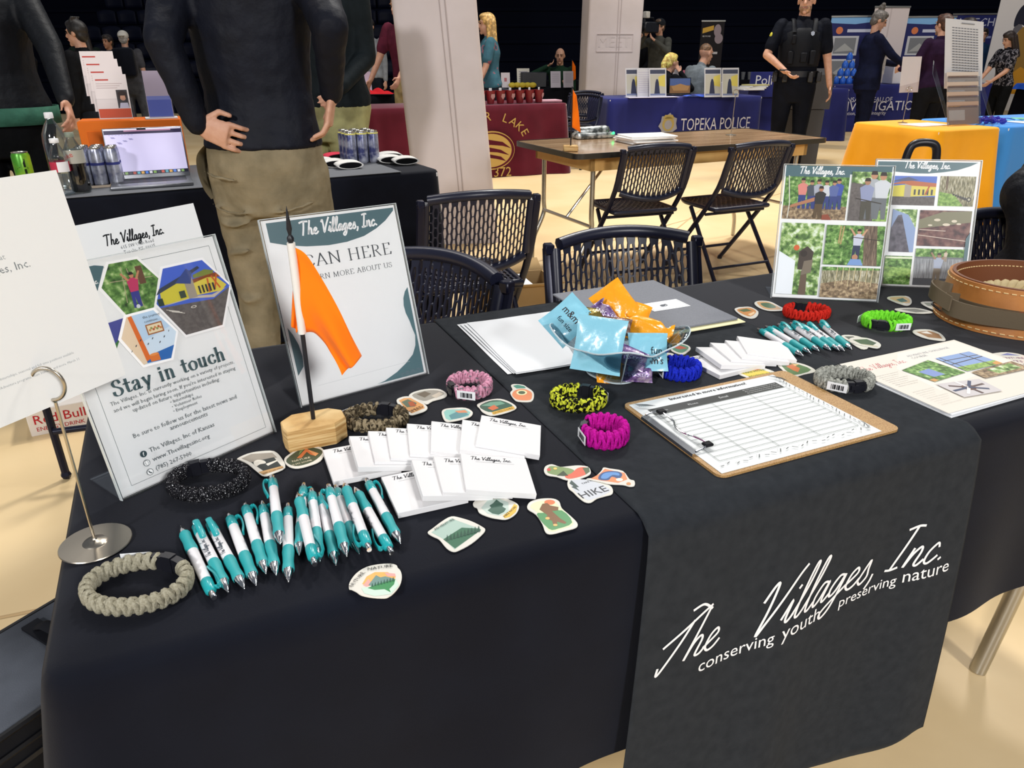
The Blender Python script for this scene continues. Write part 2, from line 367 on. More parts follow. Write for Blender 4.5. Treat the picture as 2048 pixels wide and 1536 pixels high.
for r_ in range(5):
    for q in range(18):
        b = MB(); x = -12.6 + q*.52 + (r_ % 2)*.1; y = .35 + (r_+1)*.75; z = .3 + (r_+1)*.4
        b.grid(lambda u, v: (x + .46*(u-.5), y + .06*math.sin(PI*u), z + .05 + v*(.30 + .05*math.sin(PI*u))), 6, 3)
        b.build('seat_back', mat('bleacher_seat', '#0b0f22', .55), t, mods=[('SOLIDIFY', dict(thickness=.025))])

# ------------------------------------------------------------------ cloth-covered tables
def cloth(L, W, H, drop, amp=.02, flare=.05, rad=.05, n=200, rows=12, seed=1, freq=1.0, wob=0.0, back=None):
    """cloth over a table top of L x W at height H (origin = front left corner on the floor)"""
    r0 = random.Random(seed); ph = [r0.uniform(0, 6.28) for _ in range(6)]
    P = rrect(0, 0, L, W, rad, 10); P = [V((x, y, 0)) for x, y in P]
    # resample
    seg = [(P[i], P[(i+1) % len(P)]) for i in range(len(P))]; per = sum((q-p).length for p, q in seg); out = []; acc = 0; i = 0
    for k in range(n):
        d = per*k/n
        while acc + (seg[i][1]-seg[i][0]).length < d - 1e-9: acc += (seg[i][1]-seg[i][0]).length; i += 1
        p, q = seg[i]; out.append((p + (q-p)*((d-acc)/max((q-p).length, 1e-9)), d))
    corners = [V((0, 0, 0)), V((L, 0, 0)), V((L, W, 0)), V((0, W, 0))]; rings = []
    def nrm(p):
        cx = min(max(p.x, rad), L-rad); cy = min(max(p.y, rad), W-rad); d = V((p.x-cx, p.y-cy, 0)); return d.normalized() if d.length > 1e-6 else V((0, -1, 0))
    ins = .012
    rings.append([(p - nrm(p)*ins*1.6 + V((0, 0, H))) for p, d in out])
    rings.append([(p - nrm(p)*ins*.3 + V((0, 0, H-.003))) for p, d in out])
    rings.append([(p + nrm(p)*.003 + V((0, 0, H-ins))) for p, d in out])
    for j in range(1, rows+1):
        f = j/rows; ring = []
        for p, d in out:
            dr = drop(p) if callable(drop) else drop
            o = amp*f**.8*(.5*math.sin(freq*9*d+ph[0]) + .35*math.sin(freq*17*d+ph[1]+2*f) + .25*math.sin(freq*31*d+ph[2]-f))
            c_ = max(math.exp(-((p-q).length/.11)**2) for q in corners); o += flare*c_*f + amp*.8*f
            dz = dr*f + (wob*math.sin(6*d+ph[3])*f)
            ring.append(p + nrm(p)*(.004+max(o, -.01*f)) + V((0, 0, H-ins-(dr-ins)*f - (wob*math.sin(6*d+ph[3]) + wob*.6*math.sin(15*d))*f)))
        rings.append(ring)
    b = MB(); b.loft(rings[::-1], cap=False); k = len(rings)-1; b.f.append(tuple(k*n + j for j in range(n))); b.mi.append(0)
    return b
def folding_legs(t, L, W, H, m=STEEL, inset=.2, r=.014, bend=.06):
    for x, sgn in ((inset, -1), (L-inset, 1)):
        for y in (.09, W-.09):
            b = MB(); o = -1 if y < W/2 else 1
            b.tube(catmull([(x, y, H-.03), (x, y, H*.55), (x+sgn*.0, y + o*-.0, H*.42), (x + sgn*bend, y, H*.2), (x+sgn*bend*1.15, y, .004)], 6), r, 12)
            b.build('leg', m, t)
        b = MB(); b.cyl((x, .09, H*.45), (x, W-.09, H*.45), r*.7); b.tube([(x, W/2, H*.45), (x - sgn*.32, W/2, H-.04)], r*.6); b.build('brace', m, t)

# front table: legs and top, its black cloth, the charcoal runner
X0 = TR(TO.x, TO.y, 0, TA)
t = thing('folding_table', 'folding table with steel legs under the black cloth with the charcoal runner', 'table', X=X0)
b = MB(); b.box(.03, .03, .70, 1.80, .735, .730, bev=.01); b.build('tabletop', WHITEPL, t)
# the front right leg shows below the hem, kinked
for x, sg in ((.2, -1), (1.6, 1)):
    for y in (.105, .66):
        b = MB(); b.tube(catmull([(x-sg*.02, y, .70), (x-sg*.02, y, .48), (x - sg*.015, y, .375), (x+sg*.038, y, .28), (x+sg*.040, y, .21), (x+sg*.0, y, .0)], 6), .0165, 14)
        b.build('leg', STEEL, t)
    b = MB(); b.cyl((x-sg*.02, .105, .5), (x-sg*.02, .66, .5), .01); b.build('brace', STEEL, t)
def front_drop(p): return .352
b = cloth(1.83, .765, .742, front_drop, amp=.013, flare=.055, rad=.03, n=420, rows=16, seed=5, wob=.004)
tc = b.build('tablecloth', BLKCLOTH, None, 60); tc.matrix_world = X0
tag(tc, 'black tablecloth over the front table, its hem ending above the floor', 'tablecloth')
# runner: s .608 .. 1.195, over the top and far down the front; r measures along the cloth from the back edge
RS0, RS1, RT = .608, 1.172, .765
def runner_pt(s, r, off=.0):
    e = .010; wv = .0006*math.sin(40*s) * math.sin(30*r)
    if r < RT - .012: return V((s, RT - r, .7424 + off + .0006))
    a = r - (RT - .012); q = .0158
    if a < q*PI/2:
        th = a/q; return V((s, .012 - (q+off)*math.sin(th), .7430 - q + (q+off)*math.cos(th)))
    d = a - q*PI/2; f = d/.56
    fold = .009 + .016*f**.7*(1 + .75*math.sin(11*(s-.6)+.5) + .5*math.sin(23*s+1.7*f) + .2*math.sin(47*s)) + .008*f
    return V((s + .13*f*(s-.93), -.004 - fold - off, .7430 - q - d))
RL = RT + .012 + .56
b = MB(); b.grid(lambda u, v: runner_pt(RS0 + (RS1-RS0)*u, RL*v + (.006*math.sin(19*u) if v == 1 else 0)), 90, 110)
rn = thing('table_runner', 'charcoal table runner with white script lettering over the black tablecloth', 'table runner', X=X0)
b.build('runner_cloth', GRYCLOTH, rn, 80, mods=[('SOLIDIFY', dict(thickness=.0005, offset=-1))])
THREAD = mat('white_lettering', '#e6e7ea', .6)
RD = RT - .012 + .0158*PI/2
def on_runner(a, b_):  # a = s, b_ = height z on the drape
    d = .7430 - .0158 - b_
    return runner_pt(a, RD + d, .0016)
b = MB()
RUN = {'T': (.56, [[(-.1, .52), (.2, .72), (.55, .98), (.75, 1.1)], [(.42, .9), (.3, .5), (.12, .05), (.02, -.1), (-.02, .06)], [(.28, 1.16), (.5, 1.2), (.78, 1.02)]]),
 'V': (.62, [[(.02, .62), (.12, .9), (.2, .92), (.2, .4), (.16, -.1), (.3, .2), (.62, .9), (.78, 1.12)]])}
GR = dict(GL); GR.update({'T': RUN['T'], 'V': RUN['V']})
g, W_ = layout('The', GR, .0); b.strokes(g, .640, .527, .064, 0, 0, .055, shear=.42, fn=on_runner, n=6, rot=.06)
b.build('script_lettering', THREAD, rn, 0); b = MB()
g, W_ = layout('Villages,', GR, .0); b.strokes(g, .782, .529, .072, 0, 0, .055, shear=.38, fn=on_runner, n=6, rot=.04)
b.build('script_lettering', THREAD, rn, 0); b = MB()
g, W_ = layout('Inc.', GR, .02); b.strokes(g, 1.030, .540, .070, 0, 0, .055, shear=.42, fn=on_runner, n=6)
b.build('script_lettering', THREAD, rn, 0)
for wd_, x_, ww, zz in (('conserving', .704, .118, .500), ('youth', .834, .074, .502), ('preserving', .944, .108, .508), ('nature', 1.062, .082, .512)):
    b = MB(); b.text(wd_, x_, zz, .040, 0, 0, wmax=ww, res=3, fn=lambda a, c_: on_runner(a, c_), rot=.02); b.build('plain_lettering', THREAD, rn, 0)

# ------------------------------------------------------------------ folding chairs
def slots(b, fn, nu, nv, hx=.30, hy=.40, mi=0):
    """perforated sheet: fn(u, v, side) -> point; staggered rounded slots"""
    def cell(u0, u1, v0, v1, hole):
        um, vm = (u0+u1)/2, (v0+v1)/2
        o = [(u0, v0), (um, v0), (u1, v0), (u1, vm), (u1, v1), (um, v1), (u0, v1), (u0, vm)]
        if not hole:
            for sd in (0, 1): b.add([fn(o[i][0], o[i][1], sd) for i in (0, 2, 4, 6)], [(0, 1, 2, 3) if sd else (3, 2, 1, 0)], mi)
            return
        du, dv = (u1-u0), (v1-v0)
        h = [(um-du*hx*.6, vm-dv*hy), (um, vm-dv*hy*1.08), (um+du*hx*.6, vm-dv*hy), (um+du*hx, vm), (um+du*hx*.6, vm+dv*hy), (um, vm+dv*hy*1.08), (um-du*hx*.6, vm+dv*hy), (um-du*hx, vm)]
        vs = [fn(x, y, sd) for sd in (0, 1) for x, y in o+h]; fs = []
        for i in range(8):
            j = (i+1) % 8; fs += [(i+16, j+16, j+24, i+24), (i, i+8, j+8, j), (i+8, i+24, j+24, j+8)]
        b.add(vs, fs, mi)
    for i in range(nu):
        u0, u1 = i/nu, (i+1)/nu
        if i % 2 == 0:
            for j in range(nv): cell(u0, u1, j/nv, (j+1)/nv, True)
        else:
            cell(u0, u1, 0, .5/nv, False); cell(u0, u1, 1-.5/nv, 1, False)
            for j in range(nv-1): cell(u0, u1, (j+.5)/nv, (j+1.5)/nv, True)
def make_chair(label, X, group, plastic=NAVYPL):
    t = thing('folding_chair', label, 'chair', X=X, group=group)
    hw = .225
    def back(u, v, sd, grow=0):
        x = (u-.5)*.39; c_ = 1-(2*u-1)**2
        z0 = .575 - .035*c_; z1 = .80 + .018*c_; z = z0 + (z1-z0)*v
        return V((x, -.245 - .045*c_ - .012*(v-.5) + (.008 if sd else 0) - .06*(v-.5), z))
    b = MB(); slots(b, back, 23, 6, .40, .45)
    rim = [back(u/16, 1, 0)+V((0, .004, .012)) for u in range(17)]; rim2 = [back(u/16, 0, 0)+V((0, .004, -.014)) for u in range(17)]
    b.tube(rim, .019, 8, flat=1.0); b.tube(rim2, .019, 8)
    for u in (0, 1): b.tube([back(u, v/4, 0)+V(((u-.5)*.024, .004, 0)) for v in range(-0, 5)], .017, 8)
    b.build('backrest', plastic, t, 50)
    def seat(u, v, sd):
        y = -.17 + .39*v; w_ = .40 if v < .7 else .40 - .09*((v-.7)/.3)**1.5
        return V(((u-.5)*w_, y, .437 + (.008 if sd else 0) - .012*math.sin(PI*u)*math.sin(PI*v)))
    b = MB(); slots(b, seat, 21, 8, .34, .42)
    rimp = [seat(u/10, 0, 0) for u in range(11)] + [seat(1, v/8, 0) for v in range(1, 9)] + [seat(1-u/10, 1, 0) for u in range(1, 11)] + [seat(0, 1-v/8, 0) for v in range(1, 8)]
    b.tube([p+V((0, 0, .002)) for p in rimp], .014, 8, closed=True); b.build('seat', plastic, t, 50)
    for s_ in (-1, 1):
        x = s_*hw
        b = MB(); b.tube(catmull([(x, -.285, .80), (x, -.26, .72), (x, -.155, .50), (x, .25, .012)], 4), .0125, 8, flat=1.35); b.box(x-.014, -.295, .785, x+.014, -.262, .815, bev=.004); b.build('frame_rail', NAVYSTEEL, t)
        b = MB(); b.tube([(x*.93, .06, .425), (x*.96, -.08, .25), (x, -.27, .012)], .0115, 8, flat=1.3); b.build('leg', NAVYSTEEL, t)
        for y in (.2515, -.272): b = MB(); b.cyl((x, y, .0), (x, y - .005*(1 if y > 0 else -1), .02), .016); b.build('foot_cap', BLKPL, t)
    for y, z in ((.155, .125), (-.215, .09), (-.11, .405)): b = MB(); b.cyl((-hw, y, z), (hw, y, z), .009); b.build('crossbar', NAVYSTEEL, t)
    return t
def chair_at(x, y, rz): return TR(x, y, 0, rz) @ M.Scale(.945, 4)
GCH = 'dark perforated folding chairs'
ch0 = make_chair('dark perforated folding chair tucked behind the table next to the candy bowl', chair_at(.36, 1.73, PI + .2), GCH)
dup(ch0, chair_at(-.34, 1.52, PI - .66), 'dark perforated folding chair directly behind the scan sign, half hidden by it', GCH)
dup(ch0, chair_at(-.19, 2.90, .30), 'dark perforated folding chair facing away beside the cardboard box', GCH)
dup(ch0, chair_at(.71, 4.36, .32), 'dark perforated folding chair pushed to the bare wooden table, the left of its two', GCH)
dup(ch0, chair_at(1.27, 4.45, .42), 'dark perforated folding chair pushed to the bare wooden table, the right of its two', GCH)
dup(ch0, chair_at(1.56, 1.98, PI + .45), 'dark folding chair at the right edge with a dark jacket over it', GCH)
dup(ch0, chair_at(.74, 9.10, 2.6), 'dark folding chair between the maroon table and the police table', GCH)
dup(ch0, chair_at(.90, 9.85, 2.9), 'dark folding chair turned to the camera beside the white column', GCH)
dup(ch0, chair_at(-.15, 10.6, 3.3), 'dark folding chair far back behind the row of red cups', GCH)
t = thing('cardboard_box', 'open cardboard box on the floor behind the perforated chairs', 'box', X=TR(.0, 3.36, 0, .25))
b = MB()
for q in ((-.19, -.14, .19, -.135), (-.19, .135, .19, .14), (-.19, -.14, -.185, .14), (.185, -.14, .19, .14)): b.box(q[0], q[1], 0, q[2], q[3], .26)
b.box(-.19, -.14, 0, .19, .14, .005); b.build('carton', CARD, t)
for s_ in (-1, 1):
    b = MB(); b.add([(-.19, s_*.14, .26), (.19, s_*.14, .26), (.19, s_*.23, .30), (-.19, s_*.23, .30)], [(0, 1, 2, 3)]); b.build('flap', CARD, t, mods=[('SOLIDIFY', dict(thickness=.004))])
tag(MB().box(-.1, -.1, 0, .1, .1, .012, bev=.003).build('paper_stack', WHITE), 'white papers lying in the open cardboard box', 'paper').matrix_world = TR(-.02, 3.36, .245, .3)

# ------------------------------------------------------------------ bare wooden folding table
XW = TR(.35, 4.07, 0, math.radians(25.5))
WOODT = mat('varnished_plywood', '#8a6b4a', .18, wave=None, ramp=(5, 8, [(.3, '#957456'), (.5, '#b0906f'), (.75, '#c3a37e')]), stretch=(.35, 3, 3), coat=.4)
t = thing('wooden_table', 'bare varnished plywood folding table standing behind the front table', 'table', X=XW)
b = MB(); b.prism(rrect(0, 0, 1.83, .76, .05), .718, .74); b.build('tabletop', WOODT, t)
b = MB(); b.loft([[(x*1, y, z) for x, y in rrect(-e, -e, 1.83+e, .76+e, .05+e)] for z, e in ((.714, 0), (.714, .006), (.7425, .006), (.7425, -.004))], cap=False); b.build('edge_trim', mat('dark_metal_edging', '#4a4743', .35, .8), t)
b = MB()
for q in ((.12, .05, 1.71, .075), (.12, .685, 1.71, .71), (.12, .05, .145, .71), (1.685, .05, 1.71, .71)): b.box(q[0], q[1], .64, q[2], q[3], .716)
b.build('apron', mat('pale_pine', '#c8a468', .55, noise=(3, '#b98f55', .4, .6)), t)
folding_legs(t, 1.83, .76, .72, STEEL, .16, .014, .07)

# ------------------------------------------------------------------ cloth-covered background tables
def draped(name, label, corner, ang, L, W, m, drop=.73, H=.74, **k):
    t = thing(name, label, 'table', X=TR(corner[0], corner[1], 0, ang))
    cloth(L, W, H, drop, **k).build('cloth', m, t, 60)
    b = MB(); b.box(.01, .01, H-.03, L-.01, W-.01, H-.014); b.build('tabletop', WHITEPL, t)
    for x in (.15, L-.15):
        for y in (.12, W-.12): b = MB(); b.cyl((x, y, 0), (x, y, H-.03), .014); b.build('leg', STEEL, t)
    return t
LT = TR(-2.47, 2.365, 0, math.radians(28.8))
left_table = draped('display_table', 'long table under a black cloth behind the khaki-trousered man', (-2.47, 2.365), math.radians(28.8), 2.44, .74, BLKCLOTH, drop=.70, amp=.012, flare=.03, seed=3)
left_table.matrix_world = LT
b = MB(); b.box(.3, .004, .7425, 2.25, .72, .7445); q = b.build('table_runner', mat('grey_topper', '#6c6e72', .8)); q.matrix_world = LT; tag(q, 'grey runner across the top of the black table with the laptop', 'table runner')
MAROON = mat('maroon_cloth', '#5e1a2b', .75, noise=(4, '#521424', .4, .65), sheen=.2)
draped('school_table', 'table under a maroon cloth with a gold school emblem', (-1.42, 7.75), math.radians(22), 2.2, .76, MAROON, drop=.735, amp=.02, flare=.06, seed=9)
NAVY = mat('navy_cloth', '#272c6e', .75, noise=(2, '#22265e', .4, .6), sheen=.15)
draped('police_table', 'table under a navy fitted cloth lettered for the city police', (1.17, 9.35), math.radians(14.5), 2.05, .76, NAVY, drop=.735, amp=.012, flare=.02, seed=12)
draped('investigation_table', 'table under a navy cloth lettered KANSAS behind the woman in navy', (5.35, 13.1), math.radians(9), 3.0, .76, NAVY, drop=.735, amp=.012, flare=.02, seed=14)
draped('far_police_table', 'far navy table with partly hidden lettering left of the officer', (3.55, 11.6), math.radians(6), 1.5, .7, NAVY, drop=.735, amp=.012, seed=15)
YEL = mat('yellow_cloth', '#eda51f', .7, noise=(3, '#e39b16', .4, .65), sheen=.2)
draped('yellow_table', 'table under a golden yellow cloth holding the acrylic leaflet rack', (2.95, 5.33), math.radians(22), .62, .78, YEL, drop=.68, amp=.02, flare=.08, seed=21)
draped('blue_table', 'table under a bright blue cloth at the right edge', (3.60, 5.60), math.radians(22), 1.4, .78, mat('bright_blue_cloth', '#3d86cf', .7, sheen=.2), drop=.68, amp=.015, flare=.03, seed=22)
draped('far_blue_table', 'black-draped far table with a crinkled blue topper at the right edge', (8.6, 12.6), math.radians(4), 3.0, .8, mat('black_skirt', '#0c0d12', .8), drop=.735, amp=.012, seed=23)
b = cloth(3.04, .84, .75, .10, amp=.02, flare=.02, n=300, seed=24, wob=.01); q = b.build('table_topper', mat('royal_blue_plastic', '#1f55c4', .35, bump=(40, .6, .01))); q.matrix_world = TR(8.58, 12.58, 0, math.radians(4)); tag(q, 'crinkled royal blue topper on the far black table', 'table cover')
draped('far_black_table', 'far black-draped table where the man in green sits', (-1.2, 12.2), .1, 2.2, .7, mat('black_skirt', '#0c0d12', .8), drop=.735, amp=.012, seed=31)
draped('side_black_table', 'black-draped table behind the maroon table by the man in the maroon shirt', (-3.0, 9.8), .3, 2.0, .7, mat('black_skirt', '#0c0d12', .8), drop=.735, amp=.012, seed=33)
draped('back_row_table', 'far black-draped table under the bleachers behind the police table', (-.5, 15.5), .05, 7.0, .7, mat('black_skirt', '#0c0d12', .8), drop=.735, amp=.012, seed=34)

# white fabric columns
FAB = mat('white_fabric_wrap', '#d8cdcb', .8, noise=(2, '#cfc4c0', .4, .6))
def column(label, X, wd, emb=False):
    t = thing('fabric_column', label, 'column', X=X)
    b = MB(); h = 3.6
    def ring(z): return [(x + .006*math.sin(z*2+x*9), y, z) for x, y in rrect(-wd/2, -wd/2, wd/2, wd/2, .03, 4)]
    b.loft([ring(h*k/14) for k in range(15)]); b.build('wrap', FAB, t)
    for x in (.03, .075):
        b = MB(); b.tube([(x - .018 + .02*k/8 if x > .05 else x, -wd/2-.002, h*k/8) for k in range(9)], .005 if x > .05 else .004, 6); b.build('seam', mat('fabric_seam', '#b9adab', .8), t)
    if emb:
        b = MB(); z = 1.25
        for x0, x1 in ((-wd*.34, wd*.34),):
            for zz in (z-.0, z+.22): b.box(x0, -wd/2-.006, zz, x1, -wd/2-.001, zz+.006)
            for xx in (x0, x1): b.box(xx, -wd/2-.006, z, xx+.006, -wd/2-.001, z+.22)
        b.text('MEET', 0, z+.06, .13, 0, 0, 'c', X=frame((0, -wd/2-.002, 0), (1, 0, 0), z=(0, -1, 0)), wmax=wd*.6)
        b.build('emboss', mat('fabric_emboss', '#d3c8c6', .8), t)
    return t
column('tall white fabric column leaning behind the left black table', TR(-.39, 5.45, -.02, .1, ry=math.radians(-4.2)), .54)
column('white fabric column with an embossed panel between maroon and police tables', TR(1.40, 11.5, 0, .05, ry=math.radians(.25)), .74, True)
# ------------------------------------------------------------------ things on the front table
def on_table(px, py, z=ZT):
    """a point measured in the photograph, dropped onto the table top"""
    return flo(px, py, z)
def rib(v): return v
# ---- paracord bracelets
def bracelet(label, m, c, rx, ry, h, ba, ta=None, rot=0., tag_len=.03, second=None):
    t = thing('paracord_bracelet', label, 'bracelet', (c[0], c[1], ZT), rot, 'paracord bracelets on the table')
    rx -= .005; ry -= .005
    def P(a, off, z): 
        n = V((math.cos(a)/rx, math.sin(a)/ry, 0)).normalized(); return V((rx*math.cos(a), ry*math.sin(a), z)) + n*off
    # arc-length angles
    A = [2*PI*i/720 for i in range(721)]; Ls = [0]
    for i in range(720): Ls.append(Ls[-1] + (P(A[i+1], 0, 0)-P(A[i], 0, 0)).length)
    per = Ls[-1]
    def ang(l):
        l %= per; lo = 0
        for i in range(720):
            if Ls[i+1] >= l: return A[i] + (A[i+1]-A[i])*(l-Ls[i])/max(Ls[i+1]-Ls[i], 1e-9)
        return A[-1]
    la = Ls[int((ba % (2*PI))/(2*PI)*720)]; gap = .017; l0, l1 = la + gap, la + per - gap; r = .0027
    b = MB(); n = int((l1-l0)/.0049)
    for k in range(n+1):
        l = l0 + (l1-l0)*k/n; sl = (.0020 if k % 2 else -.0020); pts = []
        for j in range(14):
            q = 2*PI*j/14; ro = .0042*math.cos(q); zz = h/2 + (h/2 - r)*math.sin(q)
            a = ang(l + sl*math.sin(q) + .0012*math.cos(2*q)); pts.append(P(a, ro*(1.0 + .25*abs(math.sin(q))), zz))
        b.tube(pts, r, 6, closed=True)
    b.loft([[P(ang(l0 + (l1-l0)*k/60), o, z) for o, z in ((-.003, .004), (.003, .004), (.003, h-.004), (-.003, h-.004))] for k in range(61)])
    b.build('cord_band', m, t, 60)
    b = MB(); g = gap + .003
    def seg(d0, d1, o0, o1, z0, z1):
        b.loft([[P(ang(la + d0 + (d1-d0)*k/5), o, z) for o, z in ((o0, z0), (o1, z0), (o1, z1), (o0, z1))] for k in range(6)])
    m0 = h/2
    seg(-g, -g*.25, -.004, .004, m0-.008, m0+.008); seg(-g*.22, g*.4, -.0045, .0045, m0-.0095, m0+.0095); seg(g*.4, g, -.0038, .0038, m0-.008, m0+.008)
    seg(-g*.5, g*.5, .0045, .006, m0-.0035, m0+.0035); b.build('buckle', BLKPL, t, 30)
    for a0 in [x for x in (ta, second) if x is not None]:
        a = ang(Ls[int((a0 % (2*PI))/(2*PI)*720)]); n_ = V((math.cos(a)/rx, math.sin(a)/ry, 0)).normalized(); tg = V((-n_.y, n_.x, 0)); o = P(a, .0068, h*.5)
        X = frame(o, tg + n_*.12, z=n_); b = MB(); w_ = tag_len
        b.box(-w_*.4, -.007, -.0004, w_*.6, .007, .0004, bev=.0003)
        for q in range(9): b.box(w_*(-.2 + .07*q), -.004, .0004, w_*(-.2 + .07*q) + .0009 + .0006*(q % 3), .004, .0006, 1)
        b.v = [tuple(X @ V(p)) for p in b.v]; b.build('price_tag', [WHITE, flat('#2a2a2e')], t)
    return t
def cord(name, c1, **k): return mat(name, c1, .75, bump=(900, .6, .0008), **k)
bracelet('khaki grey paracord bracelet at the near left corner beside the wire holder base', cord('khaki_cord', '#8f8a76', noise=(500, '#a39e8b', .4, .6)), (-.3737, .588), .0525, .0400, .021, 1.15, 1.9)
bracelet('black paracord bracelet with white reflective flecks in front of the stay-in-touch sign', cord('flecked_black_cord', '#17171a', ramp=(800, 1, [(.0, '#17171a'), (.66, '#1b1b1f'), (.69, '#e5e5e8')])), (-.3762, .7838), .0490, .0400, .021, 2.2)
bracelet('brown camouflage paracord bracelet beside the wooden flag base', cord('camo_cord', '#6b5f4a', vor=(260, [(0, '#6b5f4a'), (.35, '#3c3529'), (.6, '#8d8067'), (.85, '#544a3a')])), (-.1968, .9505), .0462, .0335, .023, 1.3, 2.7)
bracelet('pink and grey paracord bracelet standing right of the scan sign', cord('pink_cord', '#c58ba0', vor=(300, [(0, '#cf93aa'), (.5, '#b27a90'), (.75, '#7d7079'), (.9, '#dcb3c2')])), (-.0672, 1.0611), .0355, .0370, .025, 3.6, 4.55)
bracelet('black and neon yellow paracord bracelet in front of the candy bowl', cord('yellow_black_cord', '#c9cf3f', vor=(260, [(0, '#c9d03c'), (.45, '#16170f'), (.75, '#a2a832'), (.9, '#23241a')])), (.1009, 1.0124), .0425, .0335, .025, 1.15, .35)
bracelet('bright magenta paracord bracelet left of the clipboard', cord('magenta_cord', '#c2189a', noise=(400, '#a8127f', .4, .6)), (.1267, .898), .0335, .0330, .031, 2.9, 3.5)
bracelet('royal blue paracord bracelet right of the candy bowl', cord('blue_cord', '#2131c4', noise=(400, '#1a27a0', .4, .6)), (.2785, 1.1235), .0345, .0335, .027, 2.7, 3.4)
bracelet('red paracord bracelet under the left collage sign', cord('red_cord', '#cf2d22', noise=(400, '#b3241b', .4, .6)), (.5978, 1.4203), .0458, .0352, .023, 1.7)
bracelet('lime green paracord bracelet in front of the right collage sign', cord('lime_cord', '#7ee03a', noise=(400, '#69c82c', .4, .6)), (.7308, 1.3586), .0456, .0355, .025, 4.1, 5.0, second=2.6)
bracelet('grey paracord bracelet at the far right corner of the clipboard', cord('grey_cord', '#8d8e86', vor=(500, [(0, '#8d8e86'), (.5, '#a8a9a0'), (.8, '#6f7069')])), (.5326, 1.0786), .0458, .0345, .025, 4.9, 4.1)

# ---- pens
TEAL = mat('teal_plastic', '#219ea2', .28, coat=.3); TEALR = mat('teal_rubber_grip', '#2a9da0', .5)
BARREL = mat('pen_white_barrel', '#e6e4e6', .2, coat=.5)
def make_pen(label, group):
    t = thing('ballpoint_pen', label, 'pen', group=group); Rz = M.Rotation(PI/2, 4, 'Y')
    def L(prof, m, name, n=14): MB().lathe([(r, x) for x, r in prof], n, X=Rz).build(name, m, t)
    L([(.026, .0052), (.03, .0056), (.088, .0060), (.09, .0057)], BARREL, 'barrel')
    L([(.088, .0060), (.094, .0066), (.104, .0060), (.112, .0056), (.120, .0061), (.125, .0063), (.127, .0058)], TEALR, 'grip')
    L([(.127, .0055), (.132, .0047), (.141, .0024), (.143, .0012), (.146, .0006)], CHROME, 'tip')
    L([(.010, .0040), (.012, .0055), (.024, .0060), (.030, .0060), (.031, .0055)], TEAL, 'collar')
    L([(0, .0026), (.001, .0032), (.009, .0034), (.012, .0034)], CHROME, 'push_button')
    b = MB(); b.tube(catmull([(.014, 0, .005), (.012, 0, .0085), (.018, 0, .0108), (.032, 0, .0104), (.044, 0, .0078), (.048, 0, .0072)], 4), .0034, 8, flat=.35, up=(0, 0, 1)); b.build('clip', TEAL, t)
    b = MB(); Xt = frame((.084, -.0012, .0061), (-1, 0, 0), z=(0, -.2, 1)); logo(b, 0, -.001, .034, 0, 0, .12, X=Xt); b.build('imprint', flat('#3f4a55'), t, 0)
    return t
GP1 = 'teal and white pens beside the notepads'; GP2 = 'teal and white pens in front of the red bracelet'
pen0 = None
def pen(T, P, lift=0., roll=0., label='', group=GP1):
    global pen0
    a = on_table(T[0], T[1], ZT + .006 + lift); b_ = on_table(P[0], P[1], ZT + .006 + lift); d = (b_ - a).normalized(); c = (a + b_)/2
    X = frame(c - d*.073, d, z=(0, 0, 1)) @ M.Rotation(roll, 4, 'X')
    if pen0 is None: pen0 = make_pen(label, group); pen0.matrix_world = X; return pen0
    return dup(pen0, X, label, group)
for T, P, l, ro, lab in (
    ((432, 1204), (359, 1046), 0, 1.2, 'leftmost teal and white pen of the big cluster, its point turned to the back'),
    ((386, 1038), (460, 1192), 0, 0, 'second pen from the left in the big cluster, clip upward'),
    ((413, 1033), (493, 1186), 0, .15, 'third pen from the left in the big cluster, clip upward'),
    ((455, 1023), (515, 1178), 0, -1.5, 'fourth pen from the left in the big cluster, clip on its left side'),
    ((489, 1007), (532, 1148), 0, -1.45, 'fifth pen from the left in the big cluster, clip on its left side'),
    ((523, 1000), (554, 1158), 0, -1.4, 'sixth pen from the left, partly under the pen laid on top'),
    ((544, 955), (560, 1085), .0135, 1.35, 'teal and white pen lying on top of its neighbours, set farther back'),
    ((576, 1003), (577, 1173), 0, 2.4, 'white pen pointing straight at the viewer beside the pen laid on top'),
    ((608, 964), (598, 1117), 0, -1.6, 'teal pen mostly hidden under the pen with its point to the back'),
    ((632, 1140), (593, 977), .010, 1.4, 'pen in the cluster middle, point to the back, clip near the viewer'),
    ((621, 961), (643, 1150), .004, 1.5, 'pen with a shiny button just behind the middle of the cluster'),
    ((640, 985), (673, 1134), .0, 2.4, 'pen squeezed between two others right of the cluster middle'),
    ((654, 962), (697, 1125), .012, 1.45, 'raised pen with its clip on the right, right of the cluster middle'),
    ((673, 977), (717, 1103), .0, 2.6, 'half-hidden pen to the right of the raised pen'),
    ((743, 1112), (684, 955), .010, -1.5, 'third pen from the right in the big cluster, point to the back'),
    ((786, 1111), (707, 971), .004, -1.5, 'second pen from the right in the big cluster, point to the back'),
    ((731, 955), (804, 1093), .0, -1.5, 'rightmost pen of the big cluster, nearest the notepads')):
    pen(T, P, l, ro, lab)
